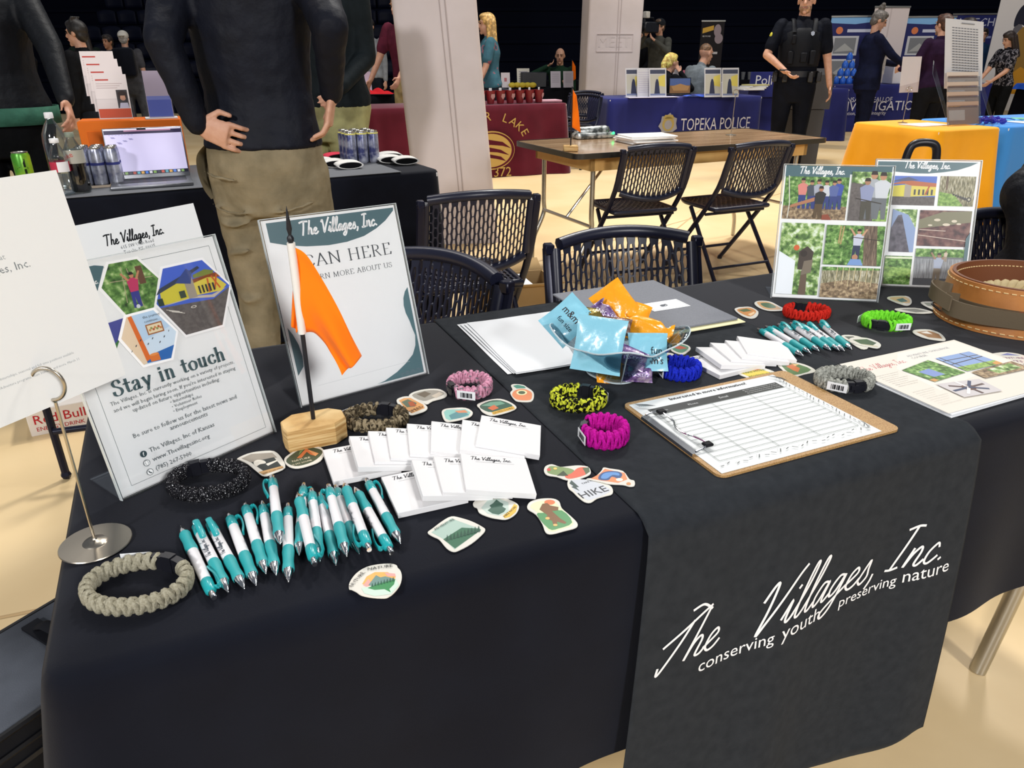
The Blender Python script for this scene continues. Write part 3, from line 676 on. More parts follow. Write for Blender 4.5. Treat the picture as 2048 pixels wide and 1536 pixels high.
for T, P, l, ro, lab in (
    ((1513, 656), (1611, 715), 0, -1.4, 'leftmost pen of the far cluster, next to the blank white pads'),
    ((1525, 649), (1630, 712), 0, -1.3, 'second pen from the left in the far cluster'),
    ((1551, 646), (1645, 707), 0, 0, 'third pen from the left in the far cluster'),
    ((1575, 643), (1669, 706), .004, 0, 'middle pen of the far cluster in front of the red bracelet'),
    ((1596, 646), (1681, 703), 0, 1.0, 'third pen from the right in the far cluster'),
    ((1612, 647), (1691, 704), 0, .5, 'second pen from the right in the far cluster'),
    ((1637, 644), (1705, 700), .002, .2, 'rightmost pen of the far cluster, nearest the lime bracelet')):
    pen(T, P, l, ro, lab, GP2)

# ---- notepads
PADW, PADH, PADT = .086, .086, .0075
PAPER = mat('notepad_paper', '#dddcdc', .65); INK = flat('#26282e')
def make_pad(label, group):
    t = thing('notepad', label, 'notepad', group=group)
    b = MB(); b.box(0, -PADH, 0, PADW, 0, PADT, bev=.0004); 
    b.build('paper_block', PAPER, t)
    b = MB(); logo(b, .012, -.0135, PADW*.62, PADT + .0002, 0, .11); b.rect(.018, -.0185, .068, -.0182, PADT + .0002, 0); b.build('letterhead', INK, t, 0)
    return t
pad0 = None
def pad(tl, rot, k, label, group, dz=0, tilt=.17):
    global pad0
    p = on_table(tl[0], tl[1], ZT + (PADT if k == 0 else PADT + PADW*math.sin(tilt)) + dz)
    th = 0 if k == 0 else tilt
    X = M.Translation(p) @ M.Rotation(TA + rot, 4, 'Z') @ M.Rotation(th, 4, 'Y') @ M.Translation((0, 0, -PADT))
    if pad0 is None: pad0 = make_pad(label, group); pad0.matrix_world = X; return
    dup(pad0, X, label, group)
D = math.radians; nth = ('first and lowest', 'second', 'third', 'fourth', 'fifth', 'sixth', 'seventh', 'last and topmost')
for k, (tl_, ro) in enumerate((((645, 900), -2), ((698, 872), -5), ((736, 862), -8), ((772, 855), -11), ((814, 847), -14), ((863, 842), -19), ((925, 839), -23), ((963, 830), -27))):
    pad(tl_, D(ro), k, nth[k] + ' white notepad of the farther fanned row, counted from its left end', 'notepads in the farther row')
for k, (tl_, ro) in enumerate((((762, 954), -2), ((823, 920), -8), ((867, 913), -11), ((921, 907), -16))):
    pad(tl_, D(ro), k, ('lowest', 'second', 'third', 'topmost')[k] + ' white notepad of the nearer fanned row beside the pens', 'notepads in the nearer row')
def blankpad(tl, rot, k, label):
    p = on_table(tl[0], tl[1], ZT + PADT + (0 if k == 0 else PADW*math.sin(.12))); th = 0 if k == 0 else .12
    b = MB(); b.box(0, -PADH, 0, PADW, 0, PADT, bev=.0004)
    if k == 0: logo(b, .012, -.0135, PADW*.6, PADT + .0002, 1, .11)
    o = b.build('notepad', [PAPER, INK], None, 30); o.matrix_world = M.Translation(p) @ M.Rotation(TA + rot, 4, 'Z') @ M.Rotation(th, 4, 'Y') @ M.Translation((0, 0, -PADT))
    tag(o, label, 'notepad', 'blank white pads left of the far pens')
for k, (tl_, ro) in enumerate((((1371, 716), 4), ((1392, 694), -8), ((1420, 685), -14), ((1450, 680), -20), ((1474, 672), -28))):
    blankpad(tl_, D(ro), k, ('leftmost and lowest', 'second', 'third', 'fourth', 'rightmost and topmost')[k] + ' blank white pad of the small fan left of the far pens')

# ---- stickers: die-cut shapes traced flat on the table
VIN = mat('sticker_vinyl', '#dedbd0', .25, coat=.5)
def sticker(label, org, k, outline, arts=(), texts=(), z=0., group='die-cut vinyl stickers'):
    def W(q): return on_table(org[0] + q[0]*k, org[1] + q[1]*k, ZT + z + .0012)
    pts = [W(q) for q in catmull([(a, b, 0) for a, b in outline], 3, True)]
    c = sum(pts, V())/len(pts); mats = [VIN]; b = MB()
    b.prism([(p.x-c.x, p.y-c.y) for p in pts], 0, .0009)
    def mi(col):
        m = flat(col, .3)
        if m not in mats: mats.append(m)
        return mats.index(m)
    for i, a in enumerate(arts):
        col, poly = a[0], a[1]; sm = len(a) > 2
        ps = [(q[0], q[1], 0) for q in poly]; ps = catmull(ps, 3, True) if sm else [V(q) for q in ps]
        b.poly([((W(q)-c).x, (W(q)-c).y) for q in ps], .00095 + .00006*(i+1), mi(col))
    for (s_, p0, p1, hh, col) in texts:
        A, B = W(p0), W(p1); d = B - A
        b.text(s_, A.x-c.x, A.y-c.y, hh, .00095 + .00006*(len(arts)+3), mi(col), rot=math.atan2(d.y, d.x), wmax=d.length, res=1)
    o = b.build('sticker', mats, None, 30); o.location = (c.x, c.y, ZT + z + .0006)
    return tag(o, label, 'sticker', group)
def arc(cx, cy, rx, ry, n=14, a0=0, a1=360): return [(cx + rx*math.cos(D(a0 + (a1-a0)*i/n)), cy + ry*math.sin(D(a0 + (a1-a0)*i/n))) for i in range(n + (0 if a1-a0 == 360 else 1))]
def pines(x0, y0, x1, y1, n, h, w): return [[(x0 + (x1-x0)*i/n, y0 + (y1-y0)*i/n), (x0 + (x1-x0)*i/n - w, y0 + (y1-y0)*i/n + h), (x0 + (x1-x0)*i/n + w, y0 + (y1-y0)*i/n + h)] for i in range(n+1)]
A5 = ((640, 720), .32227); A4 = ((320, 730), .3255); A6 = ((1220, 650), .4043); R2 = ((1500, 300), .29945); R1 = ((1000, 370), .28)
GRN, DGR, TEA, ORG, BRN, NAV, INKC = '#4f8f5e', '#2f4a3c', '#5f9c98', '#d98648', '#6d4a2b', '#2b4f86', '#1d2023'
sticker('sticker reading NUTURE, NATURE with a sunset over mountains, nearest the table edge', *A5,
    [(180, 1420), (185, 1380), (225, 1325), (290, 1285), (370, 1268), (440, 1265), (475, 1275), (482, 1290), (500, 1310), (508, 1350), (495, 1400), (460, 1445), (430, 1468), (400, 1478), (330, 1475), (260, 1462), (225, 1440), (195, 1425)],
    [('#f0b062', [(262, 1392), (290, 1345), (340, 1318), (420, 1318), (470, 1345), (455, 1390), (330, 1410)]), ('#f3a39b', [(268, 1400), (300, 1360), (330, 1395), (300, 1415)]), ('#f3a39b', [(400, 1322), (465, 1328), (470, 1345), (420, 1345)]),
     ('#c9e3cf', [(258, 1420), (350, 1395), (470, 1360), (490, 1400), (440, 1455), (340, 1468), (275, 1450)]), ('#6f8f88', [(300, 1400), (348, 1338), (375, 1352), (405, 1345), (462, 1360), (440, 1392), (340, 1410)]),
     ('#3f8a55', [(296, 1418), (360, 1392), (468, 1362), (460, 1395), (430, 1425), (440, 1445), (400, 1425), (340, 1430)])] + [('#2c5c48', p) for p in pines(325, 1385, 455, 1350, 7, 26, 7)],
    [('NUTURE,', (200, 1416), (283, 1322), .0095, INKC), ('NATURE', (298, 1312), (452, 1290), .0095, INKC)])
sticker('green forest sticker lettered ADVENTURE, glossy, below the notepads', *A5,
    [(668, 1072), (700, 1045), (760, 1000), (815, 972), (870, 980), (940, 1002), (1000, 1032), (1026, 1055), (1000, 1090), (940, 1140), (870, 1178), (828, 1190), (785, 1168), (740, 1115), (700, 1095)],
    [('#a9c0b4', [(690, 1072), (815, 985), (1000, 1052), (835, 1178), (775, 1118)]), ('#3f6b52', [(765, 1115), (880, 1042), (985, 1048), (1000, 1056), (905, 1125), (838, 1172)])] + [('#2d5040', p) for p in pines(790, 1085, 985, 1030, 9, 40, 10)],
    [('ADVENTURE', (716, 1062), (838, 995), .011, '#33493f')])
sticker('evergreen sticker with a gold ribbon under the nearer notepad row', *A5,
    [(950, 890), (970, 870), (1000, 868), (1020, 842), (1070, 840), (1085, 858), (1130, 850), (1180, 870), (1220, 890), (1235, 915), (1220, 950), (1190, 975), (1150, 990), (1100, 985), (1050, 975), (990, 950), (975, 920), (955, 910)],
    [('#b9c9bf', [(1000, 920), (1040, 872), (1110, 862), (1170, 885), (1170, 945), (1110, 970), (1040, 955)]), ('#3d5f50', [(1040, 935), (1062, 918), (1052, 905), (1075, 890), (1095, 868), (1118, 885), (1138, 895), (1132, 912), (1155, 925), (1142, 945), (1108, 962), (1070, 955)]),
     ('#e0b64a', [(1136, 968), (1180, 935), (1205, 895), (1226, 905), (1215, 945), (1180, 975), (1146, 984)])], [('HIKE NOW', (1150, 978), (1222, 915), .0055, INKC)])
sticker('sticker of a brown shaggy walker on green with an orange sun', *A5,
    [(1288, 925), (1295, 890), (1330, 870), (1390, 860), (1450, 862), (1485, 880), (1500, 920), (1545, 960), (1595, 1010), (1590, 1040), (1520, 1060), (1440, 1080), (1400, 1070), (1380, 1020), (1340, 960)],
    [('#d8e0b4', [(1305, 915), (1340, 882), (1440, 874), (1480, 905), (1575, 1012), (1500, 1050), (1420, 1062), (1350, 950)], 1), ('#d9774a', arc(1425, 885, 34, 16)), ('#4f8d57', [(1345, 960), (1400, 950), (1500, 935), (1565, 1010), (1480, 1048), (1420, 1050)], 1),
     ('#7a5430', [(1362, 930), (1380, 895), (1410, 890), (1428, 905), (1480, 915), (1478, 935), (1440, 940), (1490, 985), (1530, 1010), (1520, 1020), (1470, 1005), (1475, 1030), (1450, 1035), (1440, 1000), (1400, 985), (1412, 965)]), ('#e3b46a', arc(1412, 985, 14, 8)), ('#e3b46a', arc(1460, 1027, 14, 7))])
sticker('hiking boot sticker with red boot and leaves', *A5,
    [(1390, 690), (1400, 660), (1440, 648), (1490, 664), (1540, 660), (1600, 655), (1660, 662), (1680, 690), (1670, 715), (1600, 740), (1530, 745), (1470, 725), (1410, 715)],
    [('#7f9460', [(1410, 690), (1420, 665), (1450, 660), (1540, 672), (1580, 690), (1560, 718), (1480, 718), (1420, 705)], 1), ('#d7684f', [(1520, 722), (1560, 705), (1600, 672), (1650, 668), (1665, 690), (1650, 712), (1590, 732), (1540, 738)], 1), ('#58684a', [(1628, 672), (1668, 668), (1675, 694), (1650, 712), (1640, 690)]), ('#cf4f4a', arc(1420, 682, 12, 9)), ('#e7c66c', arc(1460, 676, 12, 7)), ('#3d4a33', [(1470, 720), (1510, 690), (1540, 720), (1510, 722)])])
sticker('orange fox-faced sticker wearing blue ski goggles', *A5,
    [(1655, 738), (1700, 730), (1745, 690), (1760, 668), (1800, 675), (1880, 690), (1920, 740), (1950, 750), (1952, 780), (1920, 785), (1880, 775), (1800, 770), (1740, 755)],
    [('#e08a5a', [(1680, 738), (1740, 705), (1768, 676), (1830, 692), (1890, 702), (1908, 742), (1850, 764), (1750, 750)]), ('#31517f', [(1728, 742), (1742, 708), (1790, 692), (1850, 694), (1876, 712), (1856, 738), (1812, 726), (1788, 748)], 1), ('#5c8fc9', [(1744, 735), (1758, 708), (1800, 698), (1850, 702), (1856, 720), (1815, 716), (1780, 738)], 1), ('#f1e4d3', arc(1858, 745, 22, 10)), ('#c98a55', arc(1915, 770, 14, 9))], z=.0012)
sticker('white sticker lettered TAKE A HIKE beside a pine tree', *A5,
    [(1535, 770), (1545, 740), (1580, 732), (1640, 745), (1680, 735), (1760, 760), (1810, 790), (1815, 830), (1770, 845), (1720, 860), (1680, 885), (1640, 880), (1600, 850), (1570, 820), (1545, 800)],
    [('#c6cad0', [(1550, 765), (1570, 745), (1680, 748), (1790, 795), (1790, 825), (1680, 870), (1640, 862), (1585, 820)], 1), ('#3f4f4b', [(1560, 748), (1608, 790), (1590, 792), (1612, 815), (1560, 790), (1572, 784), (1548, 768)])],
    [('HIKE', (1632, 862), (1795, 812), .017, '#23262d'), ('TAKE A', (1630, 775), (1692, 752), .008, '#23262d')], z=-.0004)
sticker('peach-coloured fruit sticker with a teal leaf beside the runner edge', *A5,
    [(1180, 205), (1195, 185), (1185, 160), (1205, 150), (1260, 155), (1285, 170), (1320, 195), (1328, 225), (1310, 258), (1230, 258), (1200, 240)],
    [('#dc8a5f', [(1192, 215), (1210, 190), (1260, 180), (1308, 198), (1316, 225), (1302, 250), (1235, 250), (1205, 236)], 1), ('#4f8a77', [(1198, 162), (1225, 155), (1268, 164), (1278, 176), (1220, 178)]), ('#e7dfae', arc(1252, 204, 34, 16)), ('#55664c', arc(1252, 204, 22, 10))])
sticker('oval landscape sticker with a gold banner above the notepads', *A5,
    [(975, 285), (985, 270), (1050, 248), (1120, 242), (1180, 262), (1218, 290), (1205, 310), (1130, 335), (1060, 345), (1010, 325), (990, 300)],
    [('#3f5f4f', [(992, 285), (1050, 256), (1120, 252), (1190, 280), (1180, 300), (1070, 325), (1012, 310)], 1), ('#6f9a84', [(1000, 285), (1060, 262), (1120, 258), (1150, 272), (1080, 290)]), ('#c96e4a', [(1040, 300), (1080, 280), (1110, 300), (1070, 315)]), ('#d8ab4a', [(1066, 326), (1200, 288), (1210, 305), (1075, 341)])], [('OUTDOORS', (1080, 337), (1200, 303), .0042, INKC)])
sticker('small teal hexagonal sticker, shiny, above the notepads', *A5,
    [(755, 325), (775, 305), (830, 298), (905, 298), (948, 325), (930, 355), (870, 372), (800, 385), (770, 372)],
    [('#8fc2b8', [(768, 325), (785, 310), (900, 306), (935, 326), (920, 350), (805, 376), (780, 365)]), ('#5f8f93', [(800, 345), (850, 322), (900, 325), (925, 340), (870, 362), (815, 370)]), ('#d48a62', [(835, 318), (900, 312), (920, 328), (860, 330)])])
sticker('orange badge sticker lettered SPEED under the brown bracelet', *A5,
    [(475, 250), (510, 230), (560, 228), (620, 255), (665, 290), (655, 315), (600, 335), (560, 342), (530, 320), (495, 290)],
    [('#d49a5f', [(490, 252), (520, 238), (560, 236), (640, 278), (650, 300), (570, 332), (530, 305)]), ('#5d6a55', [(505, 262), (545, 245), (600, 268), (590, 290), (540, 295)]), ('#a8542f', [(545, 262), (575, 258), (600, 285), (560, 290)])], [('SPEED', (566, 330), (648, 292), .010, '#3a2314')], z=.0012)
sticker('pale grey mountain sticker behind the SPEED sticker', *A5,
    [(552, 220), (580, 200), (650, 182), (730, 180), (770, 195), (788, 215), (770, 235), (700, 255), (660, 275), (600, 250), (560, 232)],
    [('#9a958a', [(570, 220), (650, 192), (730, 190), (772, 212), (700, 240), (640, 255)], 1), ('#6f6455', [(600, 215), (650, 196), (690, 210), (650, 235)]), ('#c4b9a8', [(690, 225), (740, 200), (765, 212), (720, 238)])])
sticker('dark sticker with a white swirl lettered KEEP MORE WILD', *A4,
    [(475, 575), (540, 545), (620, 530), (700, 530), (745, 570), (770, 630), (700, 665), (640, 685), (600, 660), (540, 610), (490, 585)],
    [('#9d9588', [(500, 575), (560, 548), (690, 540), (720, 570), (600, 600), (560, 600)]), ('#3b3f3c', [(560, 600), (700, 568), (748, 625), (640, 655)]), ('#e6e1d3', [(575, 600), (600, 585), (640, 590), (650, 605), (615, 612), (590, 625)], 1), ('#e6e1d3', [(650, 610), (720, 585), (722, 592), (664, 622)]), ('#c9a06b', [(606, 660), (752, 622), (760, 634), (636, 676)])], [('KEEP MORE WILD', (634, 673), (757, 634), .0052, INKC)])
sticker('dark green tent sticker lettered NATURE IS MY HOME', *A4,
    [(765, 575), (800, 545), (860, 510), (920, 498), (990, 508), (1010, 545), (985, 590), (930, 615), (850, 635), (800, 628), (770, 605)],
    [('#3a4a38', [(778, 580), (860, 520), (920, 508), (985, 520), (995, 548), (940, 595), (850, 622), (795, 612)], 1), ('#cf7040', [(840, 575), (900, 512), (955, 560), (925, 552), (902, 535), (870, 572)]), ('#e09a63', [(905, 520), (975, 545), (955, 562)]), ('#6f8a55', [(860, 530), (885, 520), (850, 560)])],
    [('NATURE', (815, 600), (925, 574), .0075, '#e9dcc0'), ('IS MY HOME', (815, 622), (935, 590), .0065, '#e9dcc0')])
sticker('small orange and green sticker at the far edge of the runner', *R1, [(1675, 890), (1700, 875), (1730, 872), (1790, 872), (1845, 905), (1830, 945), (1780, 952), (1720, 930)], [('#c98b52', [(1692, 892), (1740, 880), (1790, 880), (1830, 906), (1790, 940), (1730, 922)], 1), ('#5d6b45', [(1700, 895), (1760, 884), (1800, 900), (1740, 908)]), ('#e7c79a', [(1770, 925), (1815, 905), (1820, 918), (1790, 936)])])
sticker('tan arched sticker beside the left collage sign', *R2, [(30, 1020), (60, 1008), (130, 1012), (200, 1045), (232, 1062), (220, 1072), (140, 1075), (80, 1062), (40, 1040)], [('#cda070', [(46, 1022), (70, 1014), (130, 1019), (205, 1058), (200, 1066), (140, 1068), (85, 1056)], 1), ('#4f6b50', [(70, 1025), (130, 1024), (175, 1050), (140, 1058), (95, 1048)], 1)])
sticker('green and red landscape sticker behind the blue bracelet', *R1, [(1205, 1140), (1270, 1128), (1340, 1145), (1362, 1170), (1340, 1195), (1300, 1212), (1230, 1190)], [('#57866c', [(1220, 1145), (1275, 1136), (1335, 1152), (1345, 1170), (1300, 1200), (1240, 1182)], 1), ('#b4573f', [(1225, 1158), (1290, 1150), (1340, 1168), (1280, 1175)])])
sticker('small cream sticker tucked between candy bowl and blue bracelet', *R1, [(1150, 1230), (1180, 1200), (1235, 1205), (1240, 1225), (1200, 1250)], [('#b9a86a', [(1165, 1230), (1185, 1210), (1225, 1212), (1200, 1240)])])
sticker('yellow and green sticker lettered TAKE MORE ADVENTURES behind the clipboard', *A6, [(635, 240), (660, 212), (720, 205), (790, 222), (825, 240), (822, 255), (780, 262), (700, 268), (670, 258)], [('#e1c64e', [(648, 240), (668, 218), (720, 211), (812, 242), (780, 254), (700, 261)]), ('#d9883f', arc(715, 218, 28, 8))], [('TAKE MORE', (660, 244), (770, 226), .0095, '#4f7a3d'), ('ADVENTURES', (690, 261), (812, 240), .0085, '#4f7a3d')])
sticker('arched canyon sticker with a winding orange path behind the clipboard', *A6, [(830, 200), (845, 182), (900, 182), (960, 195), (1005, 215), (1015, 232), (960, 245), (910, 258), (870, 240), (850, 220)], [('#58774a', [(848, 200), (860, 188), (905, 188), (995, 222), (915, 248), (878, 232)], 1), ('#c46f3e', [(870, 205), (900, 195), (940, 215), (930, 235), (905, 225)]), ('#d8b277', [(895, 190), (935, 196), (915, 204)])])
sticker('teal and orange sticker in front of the right collage sign', *R2, [(915, 990), (940, 978), (1040, 975), (1075, 995), (1078, 1025), (1050, 1040), (990, 1025), (940, 1005)], [('#d8b98a', [(935, 992), (955, 984), (1035, 982), (1065, 1000), (1062, 1024), (990, 1014)], 1), ('#476f73', [(975, 1000), (1020, 990), (1055, 1012), (1010, 1018)])])
sticker('grey sticker lying flat right of the lime bracelet', *R2, [(970, 1060), (1100, 1055), (1200, 1075), (1215, 1090), (1120, 1092), (1000, 1078)], [('#7b7a74', [(1000, 1064), (1100, 1061), (1195, 1078), (1110, 1086)])])
sticker('pale oval sticker by the leather belt buckle', *R2, [(1140, 1018), (1200, 1012), (1250, 1022), (1285, 1055), (1240, 1070), (1175, 1045)], [('#8f9488', [(1160, 1020), (1240, 1026), (1265, 1052), (1185, 1042)])], z=.0012)
sticker('brown mountain sticker between the lime bracelet and the leather belt', *R2, [(1085, 1215), (1110, 1200), (1200, 1200), (1270, 1225), (1305, 1262), (1290, 1275), (1190, 1262), (1120, 1240)], [('#9a7656', [(1110, 1216), (1195, 1208), (1260, 1230), (1285, 1262), (1190, 1252)]), ('#d8d4cc', [(1140, 1222), (1180, 1212), (1220, 1232)])])
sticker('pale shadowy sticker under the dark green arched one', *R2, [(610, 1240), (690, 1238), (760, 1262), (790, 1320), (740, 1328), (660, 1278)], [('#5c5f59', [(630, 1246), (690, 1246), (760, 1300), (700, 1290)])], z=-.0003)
sticker('dark green arched sticker below the lime bracelet', *R2, [(660, 1268), (690, 1252), (780, 1256), (850, 1280), (875, 1305), (850, 1325), (760, 1308), (680, 1288)], [('#4d5f49', [(685, 1268), (780, 1264), (845, 1290), (820, 1306), (740, 1296)]), ('#c9c2a4', [(740, 1296), (850, 1310), (855, 1318), (760, 1302)])], z=.0010)
sticker('purple lettered sticker reading ADVENTURE AWAITS by the table end', *A6, [(1875, 155), (1890, 142), (1960, 135), (2040, 148), (2075, 170), (2060, 192), (1960, 185), (1900, 178)], [('#6d74a8', [(1930, 150), (1965, 140), (2030, 152)])], [('ADVENTURE', (1890, 166), (2052, 168), .0105, '#7b3f6d'), ('AWAITS', (1915, 180), (2046, 186), .0095, '#7b3f6d')])
# ------------------------------------------------------------------ printed matter
class Art:
    """print on a sheet, in millimetres from its lower left corner; every layer is a hair above the last"""
    def __init__(s, paper=None): s.b = MB(); s.mats = [paper or flat('#f1f3f3', .45)]; s.n = 0; s.z0 = .0006
    def mi(s, c):
        m = flat(c, .4) if isinstance(c, str) else c
        if m not in s.mats: s.mats.append(m)
        return s.mats.index(m)
    def z(s): s.n += 1; return s.z0 + .00005*s.n
    def p(s, c, pts, smooth=0):
        q = [(a/1000, b/1000) for a, b in pts]
        if smooth: q = [(v.x, v.y) for v in catmull([(a, b, 0) for a, b in q], smooth, True)]
        s.b.poly(q, s.z(), s.mi(c)); return s
    def r(s, c, x0, y0, x1, y1): return s.p(c, [(x0, y0), (x1, y0), (x1, y1), (x0, y1)])
    def c(s, c, x, y, r, ry=None): return s.p(c, circ(r, 14, x, y, ry))
    def t(s, txt, x, y, size, c='#2c3036', align='l', w=None, rot=0, res=1): s.b.text(txt, x/1000, y/1000, size/1000, s.z(), s.mi(c), align, rot, None, w/1000 if w else None, res); return s
    def logo(s, x, y, w, c, wd=.13, align='l'): logo(s.b, x/1000, y/1000, w/1000, s.z(), s.mi(c), wd, align=align); return s
    def roman(s, txt, x, y, size, c, w=None, wd=.12, thin=.03, align='l'): roman(s.b, txt, x/1000, y/1000, size/1000, s.z(), s.mi(c), wd, thin, w/1000 if w else None, .05, align); return s
    def line(s, c, x0, y0, x1, y1, w=.3):
        d = V((x1-x0, y1-y0, 0)).normalized(); n = V((-d.y, d.x, 0))*w/2
        return s.p(c, [(x0-n.x, y0-n.y), (x1-n.x, y1-n.y), (x1+n.x, y1+n.y), (x0+n.x, y0+n.y)])
    def sheet(s, w, h, th=.0005): s.b.box(0, 0, 0, w/1000, h/1000, s.z0, 0); return s
    def man(s, x, y, h, shirt, legs='#2f3a55', skin='#b98a6a', lean=0, arms=0):
        """a small printed figure standing at x, y"""
        L = lean*h
        s.p(legs, [(x-.12*h, y), (x-.03*h, y), (x+.0*h, y+.3*h), (x+.04*h, y), (x+.13*h, y), (x+.12*h+L*.5, y+.5*h), (x-.12*h+L*.5, y+.5*h)])
        s.p(shirt, [(x-.12*h+L*.5, y+.46*h), (x+.12*h+L*.5, y+.46*h), (x+.17*h+L, y+.78*h), (x+.06*h+L, y+.85*h), (x-.06*h+L, y+.85*h), (x-.17*h+L, y+.78*h)])
        if arms: s.p(skin, [(x-.15*h+L, y+.78*h), (x-.30*h+L, y+1.02*h), (x-.25*h+L, y+1.04*h), (x-.08*h+L, y+.8*h)]); s.p(skin, [(x+.15*h+L, y+.78*h), (x+.28*h+L, y+1.0*h), (x+.23*h+L, y+1.02*h), (x+.08*h+L, y+.8*h)])
        s.c(skin, x+L*1.1, y+.93*h, .07*h, .085*h); s.p('#2a211c', [(x-.075*h+L*1.1, y+.94*h), (x+.075*h+L*1.1, y+.94*h), (x+.05*h+L*1.1, y+1.02*h), (x-.05*h+L*1.1, y+1.02*h)]); return s
FOL = mat('photo_foliage', '#557a3c', .45, ramp=(130, 6, [(.28, '#1f3318'), (.45, '#4f7a35'), (.58, '#7ba557'), (.72, '#c4d69a')]))
FOL2 = mat('photo_leafy_light', '#7f9a5c', .45, ramp=(90, 7, [(.3, '#2c4427'), (.46, '#6a8f4a'), (.55, '#a9c27f'), (.66, '#dfe8d8')]))
GRASS = mat('photo_grass', '#7fa04f', .45, ramp=(160, 5, [(.3, '#56793a'), (.55, '#8cb05a'), (.75, '#b3cb7e')]))
DIRT = mat('photo_forest_floor', '#8a7357', .45, ramp=(150, 6, [(.3, '#4b3d2f'), (.5, '#8c765a'), (.7, '#c6b08c')]))
BARK = mat('photo_bark', '#6d5b4c', .45, ramp=(90, 6, [(.3, '#43372d'), (.5, '#6f5d4d'), (.7, '#94816d')]), stretch=(4, .5, 1))
ASPH = mat('photo_asphalt', '#5d5754', .45, noise=(200, '#6b6562', .4, .6))
WOODS = mat('photo_bare_woods', '#8f8a6c', .45, ramp=(140, 6, [(.3, '#4c4a38'), (.5, '#8f8a6a'), (.7, '#d3cdb8')]), stretch=(3, .6, 1))
AERIAL = mat('photo_aerial_ground', '#6d4a48', .45, ramp=(70, 6, [(.35, '#4a3434'), (.5, '#75504c'), (.68, '#8f6f62')]))
SHEDW = mat('photo_board_fence', '#8b8f92', .45, ramp=(110, 3, [(.35, '#6b6f73'), (.6, '#a4a8ab')]), stretch=(6, .3, 1))
def building(A, x, y, w, h, hexa=None):
    """yellow building with an orange porch under a blue sky, printed in a w x h frame"""
    X = lambda a: x + a*w; Y = lambda b: y + b*h; P = lambda c, q: A.p(c, [(X(a), Y(b)) for a, b in q])
    if hexa: A.p('#4d6ad0', hexa)
    else: A.r('#4d74c8', x, y, x+w, y+h)
    return P
TEALP = '#4d6b72'
def acrylic(label, X, w, h, art, foot=.075, foot_dir=1):
    """slanted acrylic holder: front sheet, back sheet, foot, with a printed insert between"""
    t = thing('sign_holder', label, 'sign', X=X); W, H = w/1000, h/1000
    b = MB(); b.box(-.003, -.002, .0022, W+.003, H+.002, .0042, bev=.0006); b.build('acrylic_front', ACR, t, 20)
    b = MB(); b.box(-.003, -.002, -.0030, W+.003, H+.002, -.0010, bev=.0006); b.build('acrylic_back', ACR, t, 20)
    b = MB(); b.b = None
    for q in ((-.0031, -.002, -.003, -.0022, H+.002, .0042), (W+.0022, -.002, -.003, W+.0031, H+.002, .0042), (-.003, H+.0012, -.003, W+.003, H+.0021, .0042)): b.box(*q)
    b.build('polished_edge', mat('acrylic_edge', '#dfe6e6', .15, alpha=.75), t, 20)  # pale strips: the highlight along the acrylic rim is put into the colour
    art.b.v = [(x, y, z) for x, y, z in art.b.v]
    art.b.build('insert', art.mats, t, 0)
    return t
def stand(x, y, yaw, tilt, z=ZT + .001):
    u = V((math.cos(yaw), math.sin(yaw), 0)); n = V((-u.y, u.x, 0)); v = V((0, 0, 1))*math.cos(tilt) + n*math.sin(tilt)
    return frame((x, y, z), u, v), u, n, v
def foot(t, W, tilt, depth=.08):
    """flat foot of a slanted holder, lying on the table behind the sheet"""
    b = MB(); c, s_ = math.cos(tilt), math.sin(tilt)
    # local axes: y up the sheet, z towards the viewer; 'back on the table' is  y*sin - z*cos
    pts = []
    for d in (0, depth):
        for e in (0, .002): pts.append((d*s_ + e*c, -d*c + e*s_))
    b.loft([[(x, pts[i][0] - .001, pts[i][1] + .002) for i in (0, 2, 3, 1)] for x in (-.003, W/1000 + .003)]); b.build('acrylic_foot', ACR, t, 20)

# "stay in touch" sign
A = Art(); A.sheet(216, 279)
for q in ((14, 10, 14, 268), (207, 10, 207, 268), (14, 10, 207, 10), (58, 268, 207, 268)): A.line('#6c7577', *q, w=.5)
A.p(TEALP, [(6, 273), (60, 273), (70, 270), (54, 244), (20, 236), (6, 250)]); A.logo(12, 252, 46, '#f4f6f6', .12)
A.p('#4a4f9a', [(14, 205), (56, 205), (72, 206), (58, 183), (40, 160), (14, 160)]); A.p('#3f7a3d', [(14, 178), (50, 178), (60, 184), (46, 165), (14, 162)])
H1 = [(76, 271), (110, 270), (128, 242), (111, 209), (76, 208), (59, 246)]
A.p('#ffffff', [(74, 274), (112, 273), (131, 242), (113, 205), (74, 205), (55, 246)]); A.p(FOL, H1)
for q in ((82, 222, 88, 265), (100, 212, 94, 262), (70, 250, 122, 246)): A.line('#b7a98a', *q, w=.8)
A.r('#6a4a35', 104, 240, 112, 262); A.man(93, 214, 42, '#c23a66', '#3b3f8f', '#c58a66', .08, 1)
A.c('#d9dfe6', 93, 215, 2.5)
H2 = [(137, 252), (191, 252), (218, 212), (191, 164), (139, 165), (115, 212)]
A.p('#ffffff', [(135, 255), (193, 255), (221, 212), (193, 161), (137, 162), (112, 212)]); A.p('#4a69cf', H2)
A.p(ASPH, [(118, 206), (190, 200), (217, 210), (191, 164), (139, 165)]); A.p('#c9bfae', [(122, 207), (160, 208), (192, 202), (213, 211), (190, 206), (160, 211)])
A.p('#d3c93f', [(121, 208), (124, 226), (160, 234), (160, 209)]); A.p('#a39a8c', [(158, 208), (158, 236), (170, 238), (170, 208)]); A.p('#dccb4d', [(170, 210), (170, 228), (200, 230), (214, 214), (205, 208)])
